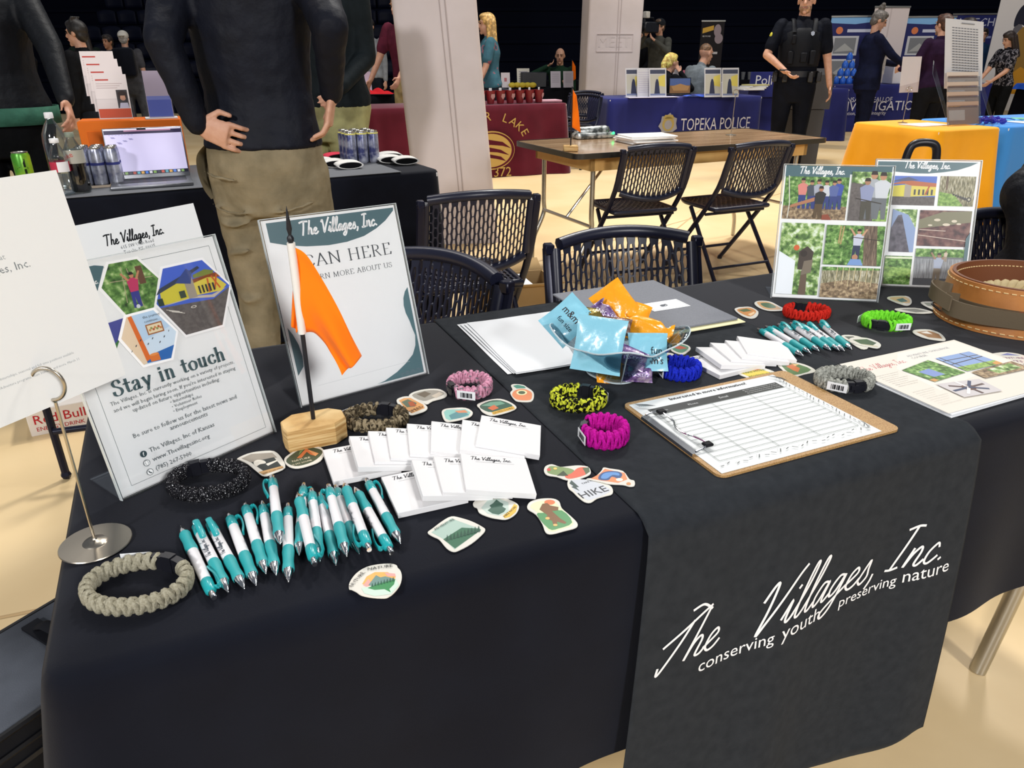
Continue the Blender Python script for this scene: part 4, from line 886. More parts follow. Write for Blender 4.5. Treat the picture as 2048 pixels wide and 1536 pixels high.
A.p('#7f8a3c', [(172, 236), (190, 240), (202, 236), (200, 232), (172, 232)]); A.p('#3a4254', [(118, 222), (124, 229), (162, 240), (182, 246), (184, 243), (160, 234)]); A.p('#3c4d8a', [(146, 231), (166, 246), (172, 240), (166, 226)])
A.p('#bd6a33', [(170, 231), (204, 233), (209, 226), (190, 229), (170, 226)])
for q in ((196, 212, 204, 230), (204, 212, 196, 230), (188, 210, 190, 228)): A.line('#c4602f', *q, w=2.2)
for k in range(5): A.r('#2d3336', 174 + k*5, 211, 176.5 + k*5, 221)
A.r('#3d4a3f', 147, 211, 155, 220); A.r('#2f4136', 117, 208, 124, 217)
for k in range(3): A.line('#e8e4da', 124 + k*3, 202 - k*2, 140 + k*3, 196 - k*2, w=.6)
A.c('#d8d2c8', 160, 197, 4, 1.6); A.c(ASPH, 160, 197, 2.6, .9)
H3 = [(74, 206), (108, 206), (127, 173), (110, 143), (75, 145), (60, 183)]
A.p('#ffffff', [(72, 209), (110, 209), (130, 173), (112, 140), (73, 142), (56, 183)]); A.p('#b9d3ea', H3); A.p('#e3cfb3', [(74, 206), (80, 206), (82, 146), (75, 145), (60, 183)]); A.p('#2f6cb5', [(80, 146), (110, 143), (119, 158), (80, 154)]); A.p('#cfe0ee', [(82, 154), (119, 158), (127, 173), (122, 182), (82, 172)])
A.p('#d96f2c', [(75, 205), (80, 206), (86, 150), (80, 148)]); A.p('#d97a35', [(85, 146), (97, 145), (97, 154), (85, 154)]); A.c('#e3924d', 91, 154, 6, 1.6)
A.r('#a2663a', 92, 178, 113, 191); A.r('#e3d6b6', 93.5, 179.5, 111.5, 189.5)
for k in range(7): A.c(('#c98a4f', '#8f9a5a', '#b55d3c')[k % 3], 96 + k*2.3, 184.5 + (k % 2)*2 - 1, 1.5)
A.t('the journey', 92, 199, 5, '#3a4048', w=22); A.t('continues...', 92, 193.5, 5, '#3a4048', w=20)
for k in range(14): A.line('#3a4048', 66 + (k*7.3) % 52, 164 + (k*5.1) % 12, 67.2 + (k*7.3) % 52, 166 + (k*5.1) % 12, w=.7)
A.roman('Stay in touch', 30, 119.5, 18.5, '#3c5156', w=150, wd=.19, thin=.05)
for s_, x, y, w_ in (('The Villages, Inc. is currently working on a variety of projects,', 22, 110.5, 167), ('and we will begin hiring soon. If you\'re interested in staying', 23, 102, 165), ('updated on future opportunities including:', 44, 95, 118), ('\u2022 Internships', 90, 88.5, 31), ('\u2022 Volunteer Roles', 90, 82.5, 41), ('\u2022 Employment', 90, 76.5, 33), ('Be sure to follow us for the latest news and', 34, 64.5, 143), ('announcements', 79, 57, 52), ('The Villages, Inc of Kansas', 46, 40.5, 89), ('www.Thevillagesinc.org', 46, 28.5, 78), ('(785) 267-5900', 46, 16.5, 48)):
    A.t(s_, x, y, 5, '#596265', w=w_)
A.c('#2d3f45', 38, 42, 4.2); A.t('f', 36.9, 39.4, 7.5, '#f1f3f3'); A.c('#596265', 38, 30, 4.2); A.c('#f1f3f3', 38, 30, 3.5); A.line('#596265', 34, 30, 42, 30); A.line('#596265', 38, 26, 38, 34); A.c('#596265', 38, 30, 1.8, 3.6); A.c('#f1f3f3', 38, 30, 1.4, 3.2)
A.c('#596265', 38, 18, 4.2); A.c('#f1f3f3', 38, 18, 3.5); A.p('#596265', [(36, 20), (37, 20.6), (37.6, 19), (38.8, 17.4), (40, 17), (40, 16), (38.5, 15.6), (36.5, 17.6)])
X, u, n, v = stand(-.4715, .7566, .9194, .2595)
t = acrylic('slanted clear acrylic holder with the Stay in touch sheet at the table\'s left end', X, 216, 279, A); foot(t, 216, .2595)

# scan sign (its square code is left blank)
A = Art(); A.sheet(216, 279)
A.p(TEALP, [(7, 275), (214, 275), (213, 270), (196, 256), (178, 246), (155, 237), (125, 232), (95, 231), (60, 234), (30, 240), (7, 247)]); A.logo(54, 251, 128, '#f7f8f8', .135)
A.roman('SCAN HERE', 32, 203.5, 17.5, '#40454a', w=165, wd=.13, thin=.035); A.roman('LEARN MORE ABOUT US', 48, 182.5, 7.6, '#4a5055', w=145, wd=.13, thin=.045)
A.p('#55787f', [(212, 146), (206, 140), (201, 130), (199, 118), (200, 105), (204, 92), (206, 80), (209, 66), (206, 50), (198, 36), (182, 24), (164, 14), (140, 5), (126, 3), (212, 3)], 0)
A.p(TEALP, [(4, 120), (10, 108), (15, 92), (17, 74), (15, 58), (4, 46)])
A.line('#d5d9da', 30, 24, 190, 26, w=.5)
X, u, n, v = stand(-.3203, 1.0115, .6175, .2893)
t = acrylic('slanted clear acrylic holder with the SCAN HERE sheet behind the orange flag', X, 216, 279, A); foot(t, 216, .2893)

# collage sign, left
A = Art(); A.sheet(216, 279)
A.r(TEALP, 2, 256, 132, 279); A.r(TEALP, 130, 262, 214, 279); A.logo(30, 262, 92, '#f4f6f6', .135)
A.r(FOL, 3, 168, 132, 256); A.r(DIRT, 3, 168, 132, 196); A.line('#d8d6c8', 10, 258, 16, 200, w=2); A.line('#d8d6c8', 16, 200, 14, 170, w=2)
for x, h, c_ in ((40, 62, '#d98a80'), (58, 58, '#49505c'), (72, 60, '#a9aebb'), (88, 58, '#cfd3d6'), (112, 62, '#3f56a8'), (103, 58, '#5b6aa0')): A.man(x, 190, h, c_, '#31407f')
A.man(74, 170, 66, '#2b2a28', '#5f4d35', '#b07a5a', .05); A.p('#b07a5a', [(66, 214), (20, 198), (16, 194), (20, 192), (66, 206)]); A.p('#8f4a34', [(84, 168), (104, 168), (96, 180), (84, 178)])
A.r(FOL2, 136, 168, 214, 268); A.p(ASPH, [(136, 168), (190, 168), (204, 190), (190, 240), (136, 246)]); A.r(GRASS, 186, 168, 214, 190)
for x, h, c_ in ((180, 96, '#a7adb2'), (198, 94, '#c9cdd2')): A.man(x, 172, h, c_, '#6d7276')
A.man(170, 170, 84, '#8f97b5', '#4e4b40', '#a97f62', -.02); A.line('#3f3a33', 148, 214, 200, 204, w=2)
A.r(FOL2, 5, 8, 92, 160); A.p('#e5eaee', [(5, 8), (40, 8), (40, 80), (5, 100)]); A.p('#6b5a4b', [(52, 8), (68, 8), (66, 60), (54, 60)]); A.p('#4a4038', [(46, 62), (72, 60), (76, 100), (62, 112), (46, 100)]); A.p('#7f7464', [(54, 50), (74, 56), (76, 84), (58, 80)]); A.c('#d0673a', 40, 108, 6); A.c('#39302a', 56, 96, 7)
A.r(FOL, 97, 75, 214, 158); A.p(BARK, [(172, 158), (198, 158), (206, 75), (178, 75)]); A.man(160, 88, 62, '#c6c9d6', '#333a56', '#c49a7a', .05, 1); A.c('#b98a6a', 160, 92, 6); A.p('#7f9fce', [(146, 75), (178, 75), (172, 88), (152, 88)])
for q in ((126, 156, 124, 120), (132, 156, 128, 118)): A.line('#b29b6a', *q, w=3)
A.line('#3c352c', 150, 134, 206, 128, w=1.5)
A.r(WOODS, 97, 5, 214, 70); A.p(DIRT, [(97, 5), (214, 5), (214, 38), (150, 44), (97, 34)]); A.p(FOL, [(97, 62), (214, 66), (214, 70), (97, 70)])
for k in range(7): A.line('#cdbd92', 128 + k*12, 70, 126 + k*12 + (k % 3), 30 + (k % 2)*6, w=1.6)
X, u, n, v = stand(.5714, 1.5512, -.1645, .2281)
t = acrylic('acrylic sign of outdoor photo collage, standing left in front of its twin', X, 216, 279, A); foot(t, 216, .2281)
# collage sign, right
A = Art(); A.sheet(216, 279)
A.p(TEALP, [(2, 276), (212, 276), (196, 268), (170, 259), (140, 254), (110, 251), (80, 251), (40, 254), (2, 260)]); A.logo(58, 262, 98, '#f4f6f6', .135)
A.r('#4f6fc0', 30, 181, 130, 245); A.r(ASPH, 30, 181, 130, 200); A.p('#d9cf45', [(30, 200), (64, 200), (64, 226), (30, 222)]); A.p('#a69d90', [(64, 199), (64, 234), (78, 234), (78, 199)]); A.p('#d9cb5a', [(78, 200), (130, 203), (130, 222), (78, 224)]); A.p('#b5653a', [(30, 226), (66, 236), (130, 230), (130, 222), (78, 224), (64, 228)]); A.p('#4a5578', [(30, 232), (70, 243), (92, 236), (66, 234)])
for k in range(5): A.r('#3a3d40', 84 + k*9, 204, 88 + k*9, 216)
A.line('#b9532f', 108, 204, 116, 224, w=3)
A.r(WOODS, 137, 181, 211, 246); A.p(GRASS, [(137, 181), (190, 181), (170, 206), (137, 212)]); A.r(BARK, 150, 216, 154, 246)
for k in range(6): A.c('#2f2c28', 168 + k*5, 206 - k*1.8, 2.2 + .2*k)
A.c('#2f2c28', 201, 196, 5, 5); A.c('#b9b49c', 201, 196, 2.6)
A.r('#8fa4c8', 44, 77, 96, 172); A.p(FOL2, [(44, 172), (96, 172), (96, 130), (78, 160), (60, 166)]); A.p(mat('photo_tent', '#56525a', .45, ramp=(80, 4, [(.3, '#3d3a42'), (.6, '#6d6973')])), [(44, 77), (88, 77), (64, 160), (56, 158), (44, 130)])
A.r(AERIAL, 102, 92, 211, 171); A.p('#7d7a5c', [(102, 130), (211, 146), (211, 171), (150, 168), (102, 150)])
for q in ((140, 150, 7, 3), (176, 148, 6, 3), (160, 140, 8, 3), (186, 142, 5, 2), (126, 138, 5, 2)): A.c('#d6cbb4', *q)
A.line('#d0bfb0', 104, 128, 160, 126, w=1.5); A.line('#d0bfb0', 102, 116, 211, 104, w=1.5)
A.r(FOL, 38, 4, 96, 68); A.p(GRASS, [(38, 20), (96, 26), (96, 40), (38, 44)]); A.r('#dfe6c9', 38, 62, 96, 66)
A.r(SHEDW, 102, 4, 208, 86); A.r('#6a6f72', 102, 64, 208, 68); A.r(FOL, 102, 68, 208, 86); A.r('#585d63', 102, 4, 208, 20); A.man(150, 14, 62, '#9fa9bb', '#7f7668', '#9c7a62', .04, 1); A.man(166, 58, 24, '#c9b9a6', '#9a8a78', '#9c7a62')
A.p(TEALP, [(212, 125), (204, 110), (204, 60), (212, 40)])
X, u, n, v = stand(.8137, 1.6409, -.1467, .2815)
t = acrylic('acrylic sign of photo collage standing right, partly behind the leather belt', X, 216, 279, A); foot(t, 216, .2815)

# letterhead sheets in a clear brochure holder behind the stay-in-touch sign
X, u, n, v = stand(-.5277, .8855, 1.0388, .19, ZT + .026)
t = thing('brochure_holder', 'clear acrylic brochure pocket behind the Stay in touch sign', 'brochure holder', X=X)
b = MB(); b.box(-.006, -.010, -.020, .222, .225, -.017, bev=.001); b.build('acrylic_back', clear('holder_plastic', '#e3ebef', .05, .16), t, 20)
b = MB(); b.box(-.006, -.010, .012, .222, .17, .0145, bev=.001); b.build('acrylic_front', clear('holder_plastic', '#e3ebef', .05, .16), t, 20)
for x in (-.0065, .2195):
    b = MB(); b.prism([(-.018, -.010), (.013, -.010), (.013, .17), (-.018, .225)], x, x+.0025, X=M(((0, 0, 1, 0), (0, 1, 0, 0), (1, 0, 0, 0), (0, 0, 0, 1)))); b.build('acrylic_side', clear('holder_plastic', '#e3ebef', .05, .16), t, 20)
b = MB(); b.box(-.006, -.012, -.019, .222, -.010, .0145); b.build('acrylic_floor', clear('holder_plastic', '#e3ebef', .05, .16), t, 20)
A = Art(); A.sheet(216, 279); A.logo(66, 246, 90, '#1f2226', .13); A.t('615 SW Utah Road', 86, 238, 4.5, '#4b5055', w=50); A.t('Topeka, KS, 66615', 88, 231, 4.5, '#4b5055', w=48)
o = A.b.build('letterhead_stack', A.mats, None, 0); o.matrix_world = X @ TR(0, -.008, -.010); tag(o, 'white letterhead sheets standing behind the Stay in touch sign', 'paper')
m = o.modifiers.new('solidify', 'SOLIDIFY'); m.thickness = .004; m.offset = -1; o.modifiers.remove(m)

# wire sign holder with its clipped sheet
BR = mat('brushed_nickel', '#b5ad9f', .3, 1.0)
t = thing('wire_sign_holder', 'brushed metal wire sign holder on a round base at the table\'s left corner', 'sign holder', (-.459, .668, ZT))
b = MB(); b.lathe([(.0365, 0), (.0368, .0006), (.0362, .0016), (.0130, .0018), (.0115, .0035), (.0060, .0050), (.0028, .0060), (.0020, .0075)], 40); b.build('base_disc', BR, t)
b = MB(); b.tube([(0, 0, .006), (0, 0, .176)], .0016, 10); b.build('rod', BR, t)
cx = .0175; pts = [(-.000, 0, .173)] + [(.017*math.sin(a)*.93, -.0025 - .002*k/24, .1935 - .0175*math.cos(a)) for k, a in enumerate([(.0 + 5.4*i/24) for i in range(25)])]
b = MB(); b.tube(pts, .0019, 10); b.build('spiral_clip', BR, t)
A = Art(); A.sheet(171, 220, .0004)
A.t('Visit us at', 78, 148, 3.2, '#aab0b4', 'c', 30); A.t('The Villages, Inc.', 76, 136, 9, '#7f868b', 'c', 74); A.t('Internships, seasonal and full time positions available', 86, 42, 3, '#a6acb0', 'c', 76, .0); A.t('Adventure programs, team building, and more. March 11', 86, 34, 3, '#a6acb0', 'c', 82)
X, u, n, v = stand(-.4985, .5910, 1.1339, .1428, .9113)
o = A.b.build('paper_sign', A.mats, None, 0); o.matrix_world = X @ TR(0, 0, -.001); tag(o, 'white paper sign held in the wire holder, leaning out of the left edge', 'sign')

# orange flag on a wooden block
t = thing('desk_flag', 'small orange flag on a black pole in a wooden block', 'flag', (-.274, .906, ZT))
PINE = mat('raw_pine', '#c09a62', .6, ramp=(1, 4, [(.36, '#a27844'), (.5, '#c6a169'), (.64, '#d9bb86')]), stretch=(14, 14, 330), coords='Object')
b = MB(); pl_ = [(-.040, -.026), (.024, -.026), (.042, -.012), (.042, .012), (.026, .026), (-.026, .026), (-.043, .010), (-.043, -.012)]
b.loft([[(x*k, y*k, z) for x, y in pl_] for z, k in ((0, .97), (.002, 1), (.030, 1), (.032, .97))]); o = b.build('wooden_base', PINE, t, 30); o.rotation_euler = (0, 0, .42)
b = MB(); b.tube([(0, 0, .018), (0, 0, .282)], .0030, 10); b.build('pole', BLKPL, t)
b = MB(); b.lathe([(.001, .276), (.0042, .279), (.0045, .283), (.002, .287), (.0028, .291), (.0036, .294), (.0012, .316), (.0002, .322)], 12); b.build('finial', BLKPL, t)
ORANGE = mat('orange_flag_cloth', '#ff7a14', .8, sheen=.1)
b = MB(); b.tube([(-.0003, 0, .157), (0, 0, .2), (0, 0, .277)], .0052, 10); b.build('pole_sleeve', mat('white_sleeve', '#ddd9d2', .8), t)
def hang(top, bot, k=0, dep=.010):
    Tp = catmull([V(p) for p in top], 6); Bp = catmull([V(p) for p in bot], 6)
    def f(u_, v_):
        a = Tp[min(int(u_*(len(Tp)-1)+.5), len(Tp)-1)]; c_ = Bp[min(int(u_*(len(Bp)-1)+.5), len(Bp)-1)]; p = a.lerp(c_, v_)
        p.y += dep*math.sin(PI*2.2*v_ + 2.4*u_ + k)*(.3 + .7*u_) ; return p
    return f
b = MB()
b.grid(hang([(.002, 0, .272), (.018, -.004, .262), (.036, -.008, .228), (.052, -.010, .190), (.064, -.008, .152), (.074, -.004, .124)], [(.003, 0, .158), (.014, .002, .156), (.026, .0, .142), (.034, -.004, .128), (.042, -.006, .112), (.0475, -.008, .100)]), 30, 14)
b.grid(hang([(-.002, .002, .250), (-.006, .006, .225), (-.012, .008, .192), (-.016, .008, .166)], [(-.001, .003, .170), (-.003, .006, .164), (-.006, .008, .160), (-.010, .008, .156)], 1, .003), 18, 8)
b.build('flag_cloth', ORANGE, t, 80, mods=[('SOLIDIFY', dict(thickness=.0006))])

# papers on the runner
for k, (ds, dt, r_) in enumerate(((0, 0, 0), (.004, -.006, .015), (.010, -.013, .0), (.017, -.010, -.02))):
    b = MB(); b.grid(lambda u_, v_: (.25*u_, -.268*v_, .0012 + .0006*math.sin(9*u_+k) + .0004*math.sin(7*v_)), 8, 8)
    o = b.build('paper_sheet', WHITE, None, 80); o.matrix_world = TX(.640 + ds, .712 + dt, .0006 + .0016*k, -.03 + r_)
    tag(o, ('lowest', 'second', 'third', 'topmost')[k] + ' of the loose white sheets fanned behind the candy bowl', 'paper', 'loose white sheets')
b = MB(); b.box(0, 0, 0, .262, .296, .004, bev=.0015); o = b.build('portfolio_folder', mat('slate_grey_folder', '#757880', .5, noise=(400, '#6c6f77', .4, .6)), None, 30); o.matrix_world = TX(.888, .490, .0085); tag(o, 'slate grey folder lying on the runner behind the candy bowl', 'folder')
b = MB(); b.box(0, 0, 0, .262, .03, .0015); o = b.build('paper_sheet', mat('cream_paper', '#ece5b8', .7), None, 30); o.matrix_world = TX(.896, .478, .006); tag(o, 'cream paper edge sticking out under the slate grey folder', 'paper')
A = Art(); A.z0 = .0004; A.sheet(89, 51); A.line('#9aa0a6', 4, 46, 85, 46, .8); A.line('#9aa0a6', 4, 4, 85, 4, .8); A.line('#9aa0a6', 4, 4, 4, 46, .8); A.line('#9aa0a6', 85, 4, 85, 46, .8); A.c('#5a5f66', 40, 25, 9, 6); A.c('#e9ebec', 42, 25, 4, 3); A.p('#5a5f66', [(30, 20), (36, 18), (50, 30), (46, 32)])
o = A.b.build('business_card', A.mats, None, 0); o.matrix_world = TX(1.020, .590, .0130, .0); tag(o, 'white business card on the slate grey folder', 'card')

# clipboard and form
HB = mat('hardboard', '#b8935f', .5, noise=(500, '#9c7546', .4, .6))
X = TX(.745, .034, .0004)
t = thing('clipboard', 'brown hardboard clipboard with a wire clip on its left end', 'clipboard', X=X)
b = MB(); b.prism(rrect(-.002, -.002, .316, .231, .012), 0, .0035); b.build('board', HB, t)
b = MB(); b.loft([[(x, y, z) for x, z in ((-.004, .0036), (.010, .0036), (.0105, .0062), (.006, .0085), (-.003, .0075))] for y in (.054, .176)]); b.build('clip_plate', CHROME, t, 30)
b = MB(); b.tube(catmull([(.004, .176, .0085), (.022, .176, .0105), (.028, .165, .0105), (.027, .140, .0100), (.021, .128, .0095), (.019, .115, .009), (.021, .102, .0095), (.026, .090, .010), (.030, .067, .0108), (.022, .060, .0105), (.004, .057, .0085)], 5), .0015, 8); b.build('wire_lever', CHROME, t)
for y in (.0635, .1715):
    b = MB(); b.box(.021, y-.006, .0085, .035, y+.006, .0135, bev=.002); b.build('rubber_tip', CABLE, t)
A = Art(flat('#dfe2e1', .6)); A.z0 = .0007; A.sheet(278, 218)
[A.t('Interested in more information?', 67 + .35*q, 205 + .2*(q % 2), 8, '#303336', w=146) for q in range(4)]
A.p('#2d2f2e', [(16, 192), (260, 192), (260, 171), (32, 171), (16, 171)])
for x, s_, w_ in ((30, 'Name', 14), (82, 'Phone', 17), (140, 'Email', 16)): A.t(s_, x, 179, 5, '#d8d9d9', w=w_)
for k in range(3): A.t('Are you interested in volunteer or work?', 190, 186.5 - 5.5*k, 4, '#dcdddd', w=66)
for k in range(13): A.line('#7d8380', 16, 171 - k*12.2, 260, 171 - k*12.2, .8)
for x in (16, 66, 116, 189, 260): A.line('#7d8380', x, 171, x, 24.6, .8)
for k in range(22):
    x = 8 + k*12; A.line('#35393a', x, 12 + 3*math.sin(k*2.1), x + 6, 13 + 4*math.sin(k*1.7), 1.1)
    y = 20 + k*8.5; A.line('#55595a', 266 + 3*math.sin(k), y, 271 + 2*math.cos(k*2), y + 6, 1.1)
for k in range(9): A.line('#3f4344', 6 + k*1.6, 212 - k*1.5, 8 + k*2.6, 200 - k*1.1, 1.1); A.line('#3f4344', 262 + k*1.5, 212 - k*2, 268 + k*.8, 203 - k*3, 1.1); A.line('#3f4344', 262 + k, 10 + k*1.5, 270 - k*.4, 14 + k*2, .7)
o = A.b.build('sign_up_form', A.mats, None, 0); o.matrix_world = TX(.7495, .0375, .0042); tag(o, 'white sign-up form with a black header row on the clipboard', 'form')

# flyer and the sheets under it
for k, (ds, dt, r_) in enumerate(((.0, -.004, .02), (.003, -.002, .01))):
    b = MB(); b.box(0, 0, 0, .282, .208, .0022, bev=.0004); o = b.build('paper_sheet', WHITE, None, 30); o.matrix_world = TX(1.1600 + ds, .034 + dt, .0004 + .0024*k, r_); tag(o, ('lower', 'upper')[k] + ' white pile of sheets under the Adventure Challenge Course flyer', 'paper', 'sheets under the flyer')
A = Art(flat('#ddd6ca', .5)); A.z0 = .0006; A.sheet(282, 206)
A.p('#e4dfd6', [(60, 60), (180, 80), (276, 70), (276, 200), (130, 200), (70, 150)]); A.logo(10, 165, 104, '#c96a6d', .07); A.t('ADVENTURE CHALLENGE', 133, 180, 8, '#8a8f94', w=104); A.t('COURSE', 133, 170, 8, '#8a8f94', w=36)
for k in range(8): A.t('challenges and low ropes teams build trust', 12, 140 - k*6.2, 3.6, '#8b8a86', w=50 - 7*(k % 3))
for k in range(9): A.t('group size groups of eight to sixty people welcome', 14, 72 - k*6.2, 3.6, '#8b8a86', w=46 - 6*(k % 4))
A.p(FOL, [(72, 142), (150, 155), (160, 92), (80, 86)]); A.p('#7f93c8', [(90, 125), (118, 128), (122, 100), (96, 100)]); A.p('#c8955a', [(78, 95), (90, 96), (92, 88), (80, 86)])
A.p('#8aa4d0', [(168, 155), (250, 153), (252, 92), (166, 94)]); A.p(GRASS, [(166, 112), (252, 108), (252, 92), (166, 94)]); 
for q in ((168, 140, 250, 136), (176, 154, 178, 96), (226, 153, 230, 94), (168, 124, 250, 128)): A.line('#4a4238', *q, w=2)
A.p('#d09a58', [(236, 100), (252, 104), (252, 92), (236, 92)]); A.p(DIRT, [(168, 88), (274, 92), (276, 58), (166, 62)]); A.p(FOL2, [(200, 84), (262, 88), (262, 66), (204, 66)])
A.p('#c9c4c4', [(72, 78), (154, 64), (144, 18), (68, 26)]); A.c('#7a5646', 108, 48, 12, 10)
for k in range(8): A.line(('#5c4a48', '#3f4a66', '#e3e0df')[k % 3], 108, 48, 108 + 34*math.cos(k*.785), 48 + 24*math.sin(k*.785), 5)
o = A.b.build('flyer', A.mats, None, 0); o.matrix_world = TX(1.1605, .036, .0054); tag(o, 'cream Adventure Challenge Course flyer with four photos by the table\'s front edge', 'flyer')

# candy bowl
t = thing('candy_bowl', 'clear wavy-rimmed plastic bowl full of wrapped candy', 'bowl', (.176, 1.135, ZT))
b = MB(); N_ = 72; rings = []
for r_, z, wv in ((.004, .002, 0), (.040, .0015, .02), (.048, .003, .05), (.056, .014, .06), (.066, .030, .07), (.078, .048, .09), (.092, .064, .10), (.1015, .071, .12)):
    rings.append([(r_*(1 + wv*math.cos(4*q + .4))*math.cos(q), r_*(1 + wv*math.cos(4*q + .4))*math.sin(q), z + (.009*math.cos(4*q + .4) + .002*math.cos(8*q))*max(0, (z-.03)/.04)) for q in [2*PI*i/N_ for i in range(N_)]])
b.loft(rings, cap=False); b.build('bowl_wall', clear('clear_bowl_plastic', '#d3e2ea', .06, .20), t, 80, mods=[('SOLIDIFY', dict(thickness=.0016))])
for i_ in range(0, N_, 9):
    b = MB(); b.tube([V(r__[i_])*1.004 for r__ in rings[2:]], .0008, 6); b.build('facet_edge', mat('facet_edge', '#cfdde2', .1, alpha=.4), t)  # pale tubes stand in for the light caught on the facet edges
b = MB(); b.tube([V(p) for p in rings[2]], .0012, 6, closed=True); b.build('base_ring', mat('bowl_rim', '#d9e6ea', .1, alpha=.7), t)  # pale ring drawn as the bright outline light gives the base
b = MB(); b.tube([V(p) + V((0, 0, .0005)) for p in rings[-1]], .0013, 6, closed=True); b.build('rim', mat('bowl_rim', '#d9e6ea', .1, alpha=.7), t)
def at_depth(px, py, Y):
    d = SURVEY @ V(((px-1024)/FPX, -(py-768)/FPX, -1)); k = Y/d.y; return V((d.x*k, Y, CZ + d.z*k))
def pouch(label, px, py, Y, w, h, th, roll, m, texts=(), yaw=0., pitch=.75, group='wrapped candies in the bowl', twist=0):
    p = at_depth(px, py, Y); n = V((math.sin(yaw)*math.cos(pitch), -math.cos(yaw)*math.cos(pitch), math.sin(pitch)))
    X = frame(p, V((0, 0, 1)).cross(n)*1.0, z=n) @ M.Rotation(roll, 4, 'Z')
    b = MB()
    def f(sd):
        def g(u_, v_):
            x, y = 2*u_-1, 2*v_-1; e = (1-x*x)**.6 * max(0, 1-(y/.82)**2)**.6 if abs(y) < .82 else 0
            wr = .0012*math.sin(13*x+3*y)*math.sin(9*y+5*x+sd); k = 1 - .06*(1-y*y); 
            if twist and abs(y) > .45: k *= 1 - .62*math.exp(-((abs(y)-.72)/.16)**2)
            return (x*w/2*k, y*h/2, sd*(th/2*e + wr*min(e*3, 1) + .0002) + .003*math.sin(2.2*x))
        return g
    b.grid(f(1), 16, 18); k0 = len(b.f); b.grid(f(-1), 16, 18)
    for i in range(k0, len(b.f)): b.f[i] = b.f[i][::-1]
    mats = [m]
    for s_, x, y, sz, c_, ww in texts:
        mm = flat(c_); mats.append(mm)
        b.text(s_, x, y, sz, 0, len(mats)-1, 'c', wmax=ww, res=2, fn=lambda a, c: (lambda q: (q[0], q[1], q[2] + .0007))(f(1)(a/w + .5, c/h + .5)))
    o = b.build('candy_packet', mats, None, 70); o.matrix_world = X; return tag(o, label, 'candy', group)
BLUF = mat('light_blue_wrapper', '#86c3d6', .28, coat=.4, bump=(160, .2, .002)); YELF = mat('yellow_wrapper', '#f6a21c', .25, coat=.5, bump=(120, .35, .003))
PURF = mat('purple_brown_wrapper', '#6b4f86', .22, .3, ramp=(90, 4, [(.35, '#4c2f66'), (.5, '#7d6296'), (.66, '#b9a5b8')]), coat=.5, bump=(120, .4, .003)); GLDF = mat('gold_wrapper', '#8f7d3f', .25, .6, bump=(100, .5, .003))
pouch('light blue candy packet leaning out of the bowl on the left, lettered m&m\'s', 1135, 640, 1.165, .066, .075, .014, -.78, BLUF, [("m&m's", .004, .004, .018, '#35201a', .048), ('fun size', .004, -.012, .011, '#25303a', .036)], -.2, .6)
pouch('light blue candy packet behind the front wall of the bowl, its back shown', 1198, 690, 1.085, .080, .088, .016, -.12, BLUF, [], -.1, .35)
pouch('light blue candy packet at the right inside the bowl', 1296, 704, 1.10, .066, .062, .012, -.10, BLUF, [('fun', .012, -.004, .010, '#25303a', .02), ("m's", .014, -.02, .012, '#35201a', .02)], .2, .5)
pouch('large yellow candy packet on top of the pile, standing highest', 1238, 617, 1.19, .062, .090, .020, .62, YELF, [], 0, .6)
pouch('yellow candy packet lying over the right of the pile', 1292, 655, 1.15, .036, .092, .022, 1.25, YELF, [], .1, .7, twist=1)
pouch('yellow candy packet between the topmost one and the rim', 1265, 640, 1.175, .05, .07, .018, -.5, YELF, [], .2, .7)
pouch('yellow candy packet at the bottom of the bowl', 1222, 752, 1.10, .05, .04, .012, .1, YELF, [], 0, .5)
pouch('purple candy bar wrapper lettered SNICKERS near the top of the pile', 1213, 632, 1.165, .030, .058, .016, .55, PURF, [], 0, .7, twist=1)
pouch('purple candy bar wrapper low in the bowl, the upper of the two', 1263, 714, 1.085, .052, .030, .014, -.5, PURF, [('SNICKERS', 0, -.004, .009, '#e8e4f0', .036)], .1, .5)
pouch('purple candy bar wrapper lowest in the bowl at its right side', 1275, 748, 1.085, .050, .026, .012, -.1, PURF, [('SNICKERS', 0, -.004, .008, '#d9d4ea', .034)], .1, .4)
pouch('gold twisted candy wrapper between the blue and purple packets', 1180, 634, 1.165, .046, .034, .016, -.25, GLDF, [], 0, .7)
pouch('brown candy wrapper in the middle of the pile', 1232, 652, 1.13, .05, .03, .014, -.2, mat('brown_wrapper', '#6d4b3f', .25, .2, ramp=(90, 4, [(.35, '#4a2f28'), (.55, '#8a6a5c'), (.7, '#b9a09a')]), bump=(100, .4, .003)), [], 0, .7)
b = bpy.data.objects['candy_packet.007']
bb = MB(); bb.text('SNICKERS', 0, -.004, .010, 0, 0, 'c', wmax=.042); 
o = bb.build('wrapper_lettering', flat('#efeaf6'), b, 0); o.matrix_local = TR(.001, 0, .0092, PI/2 - 2.6)

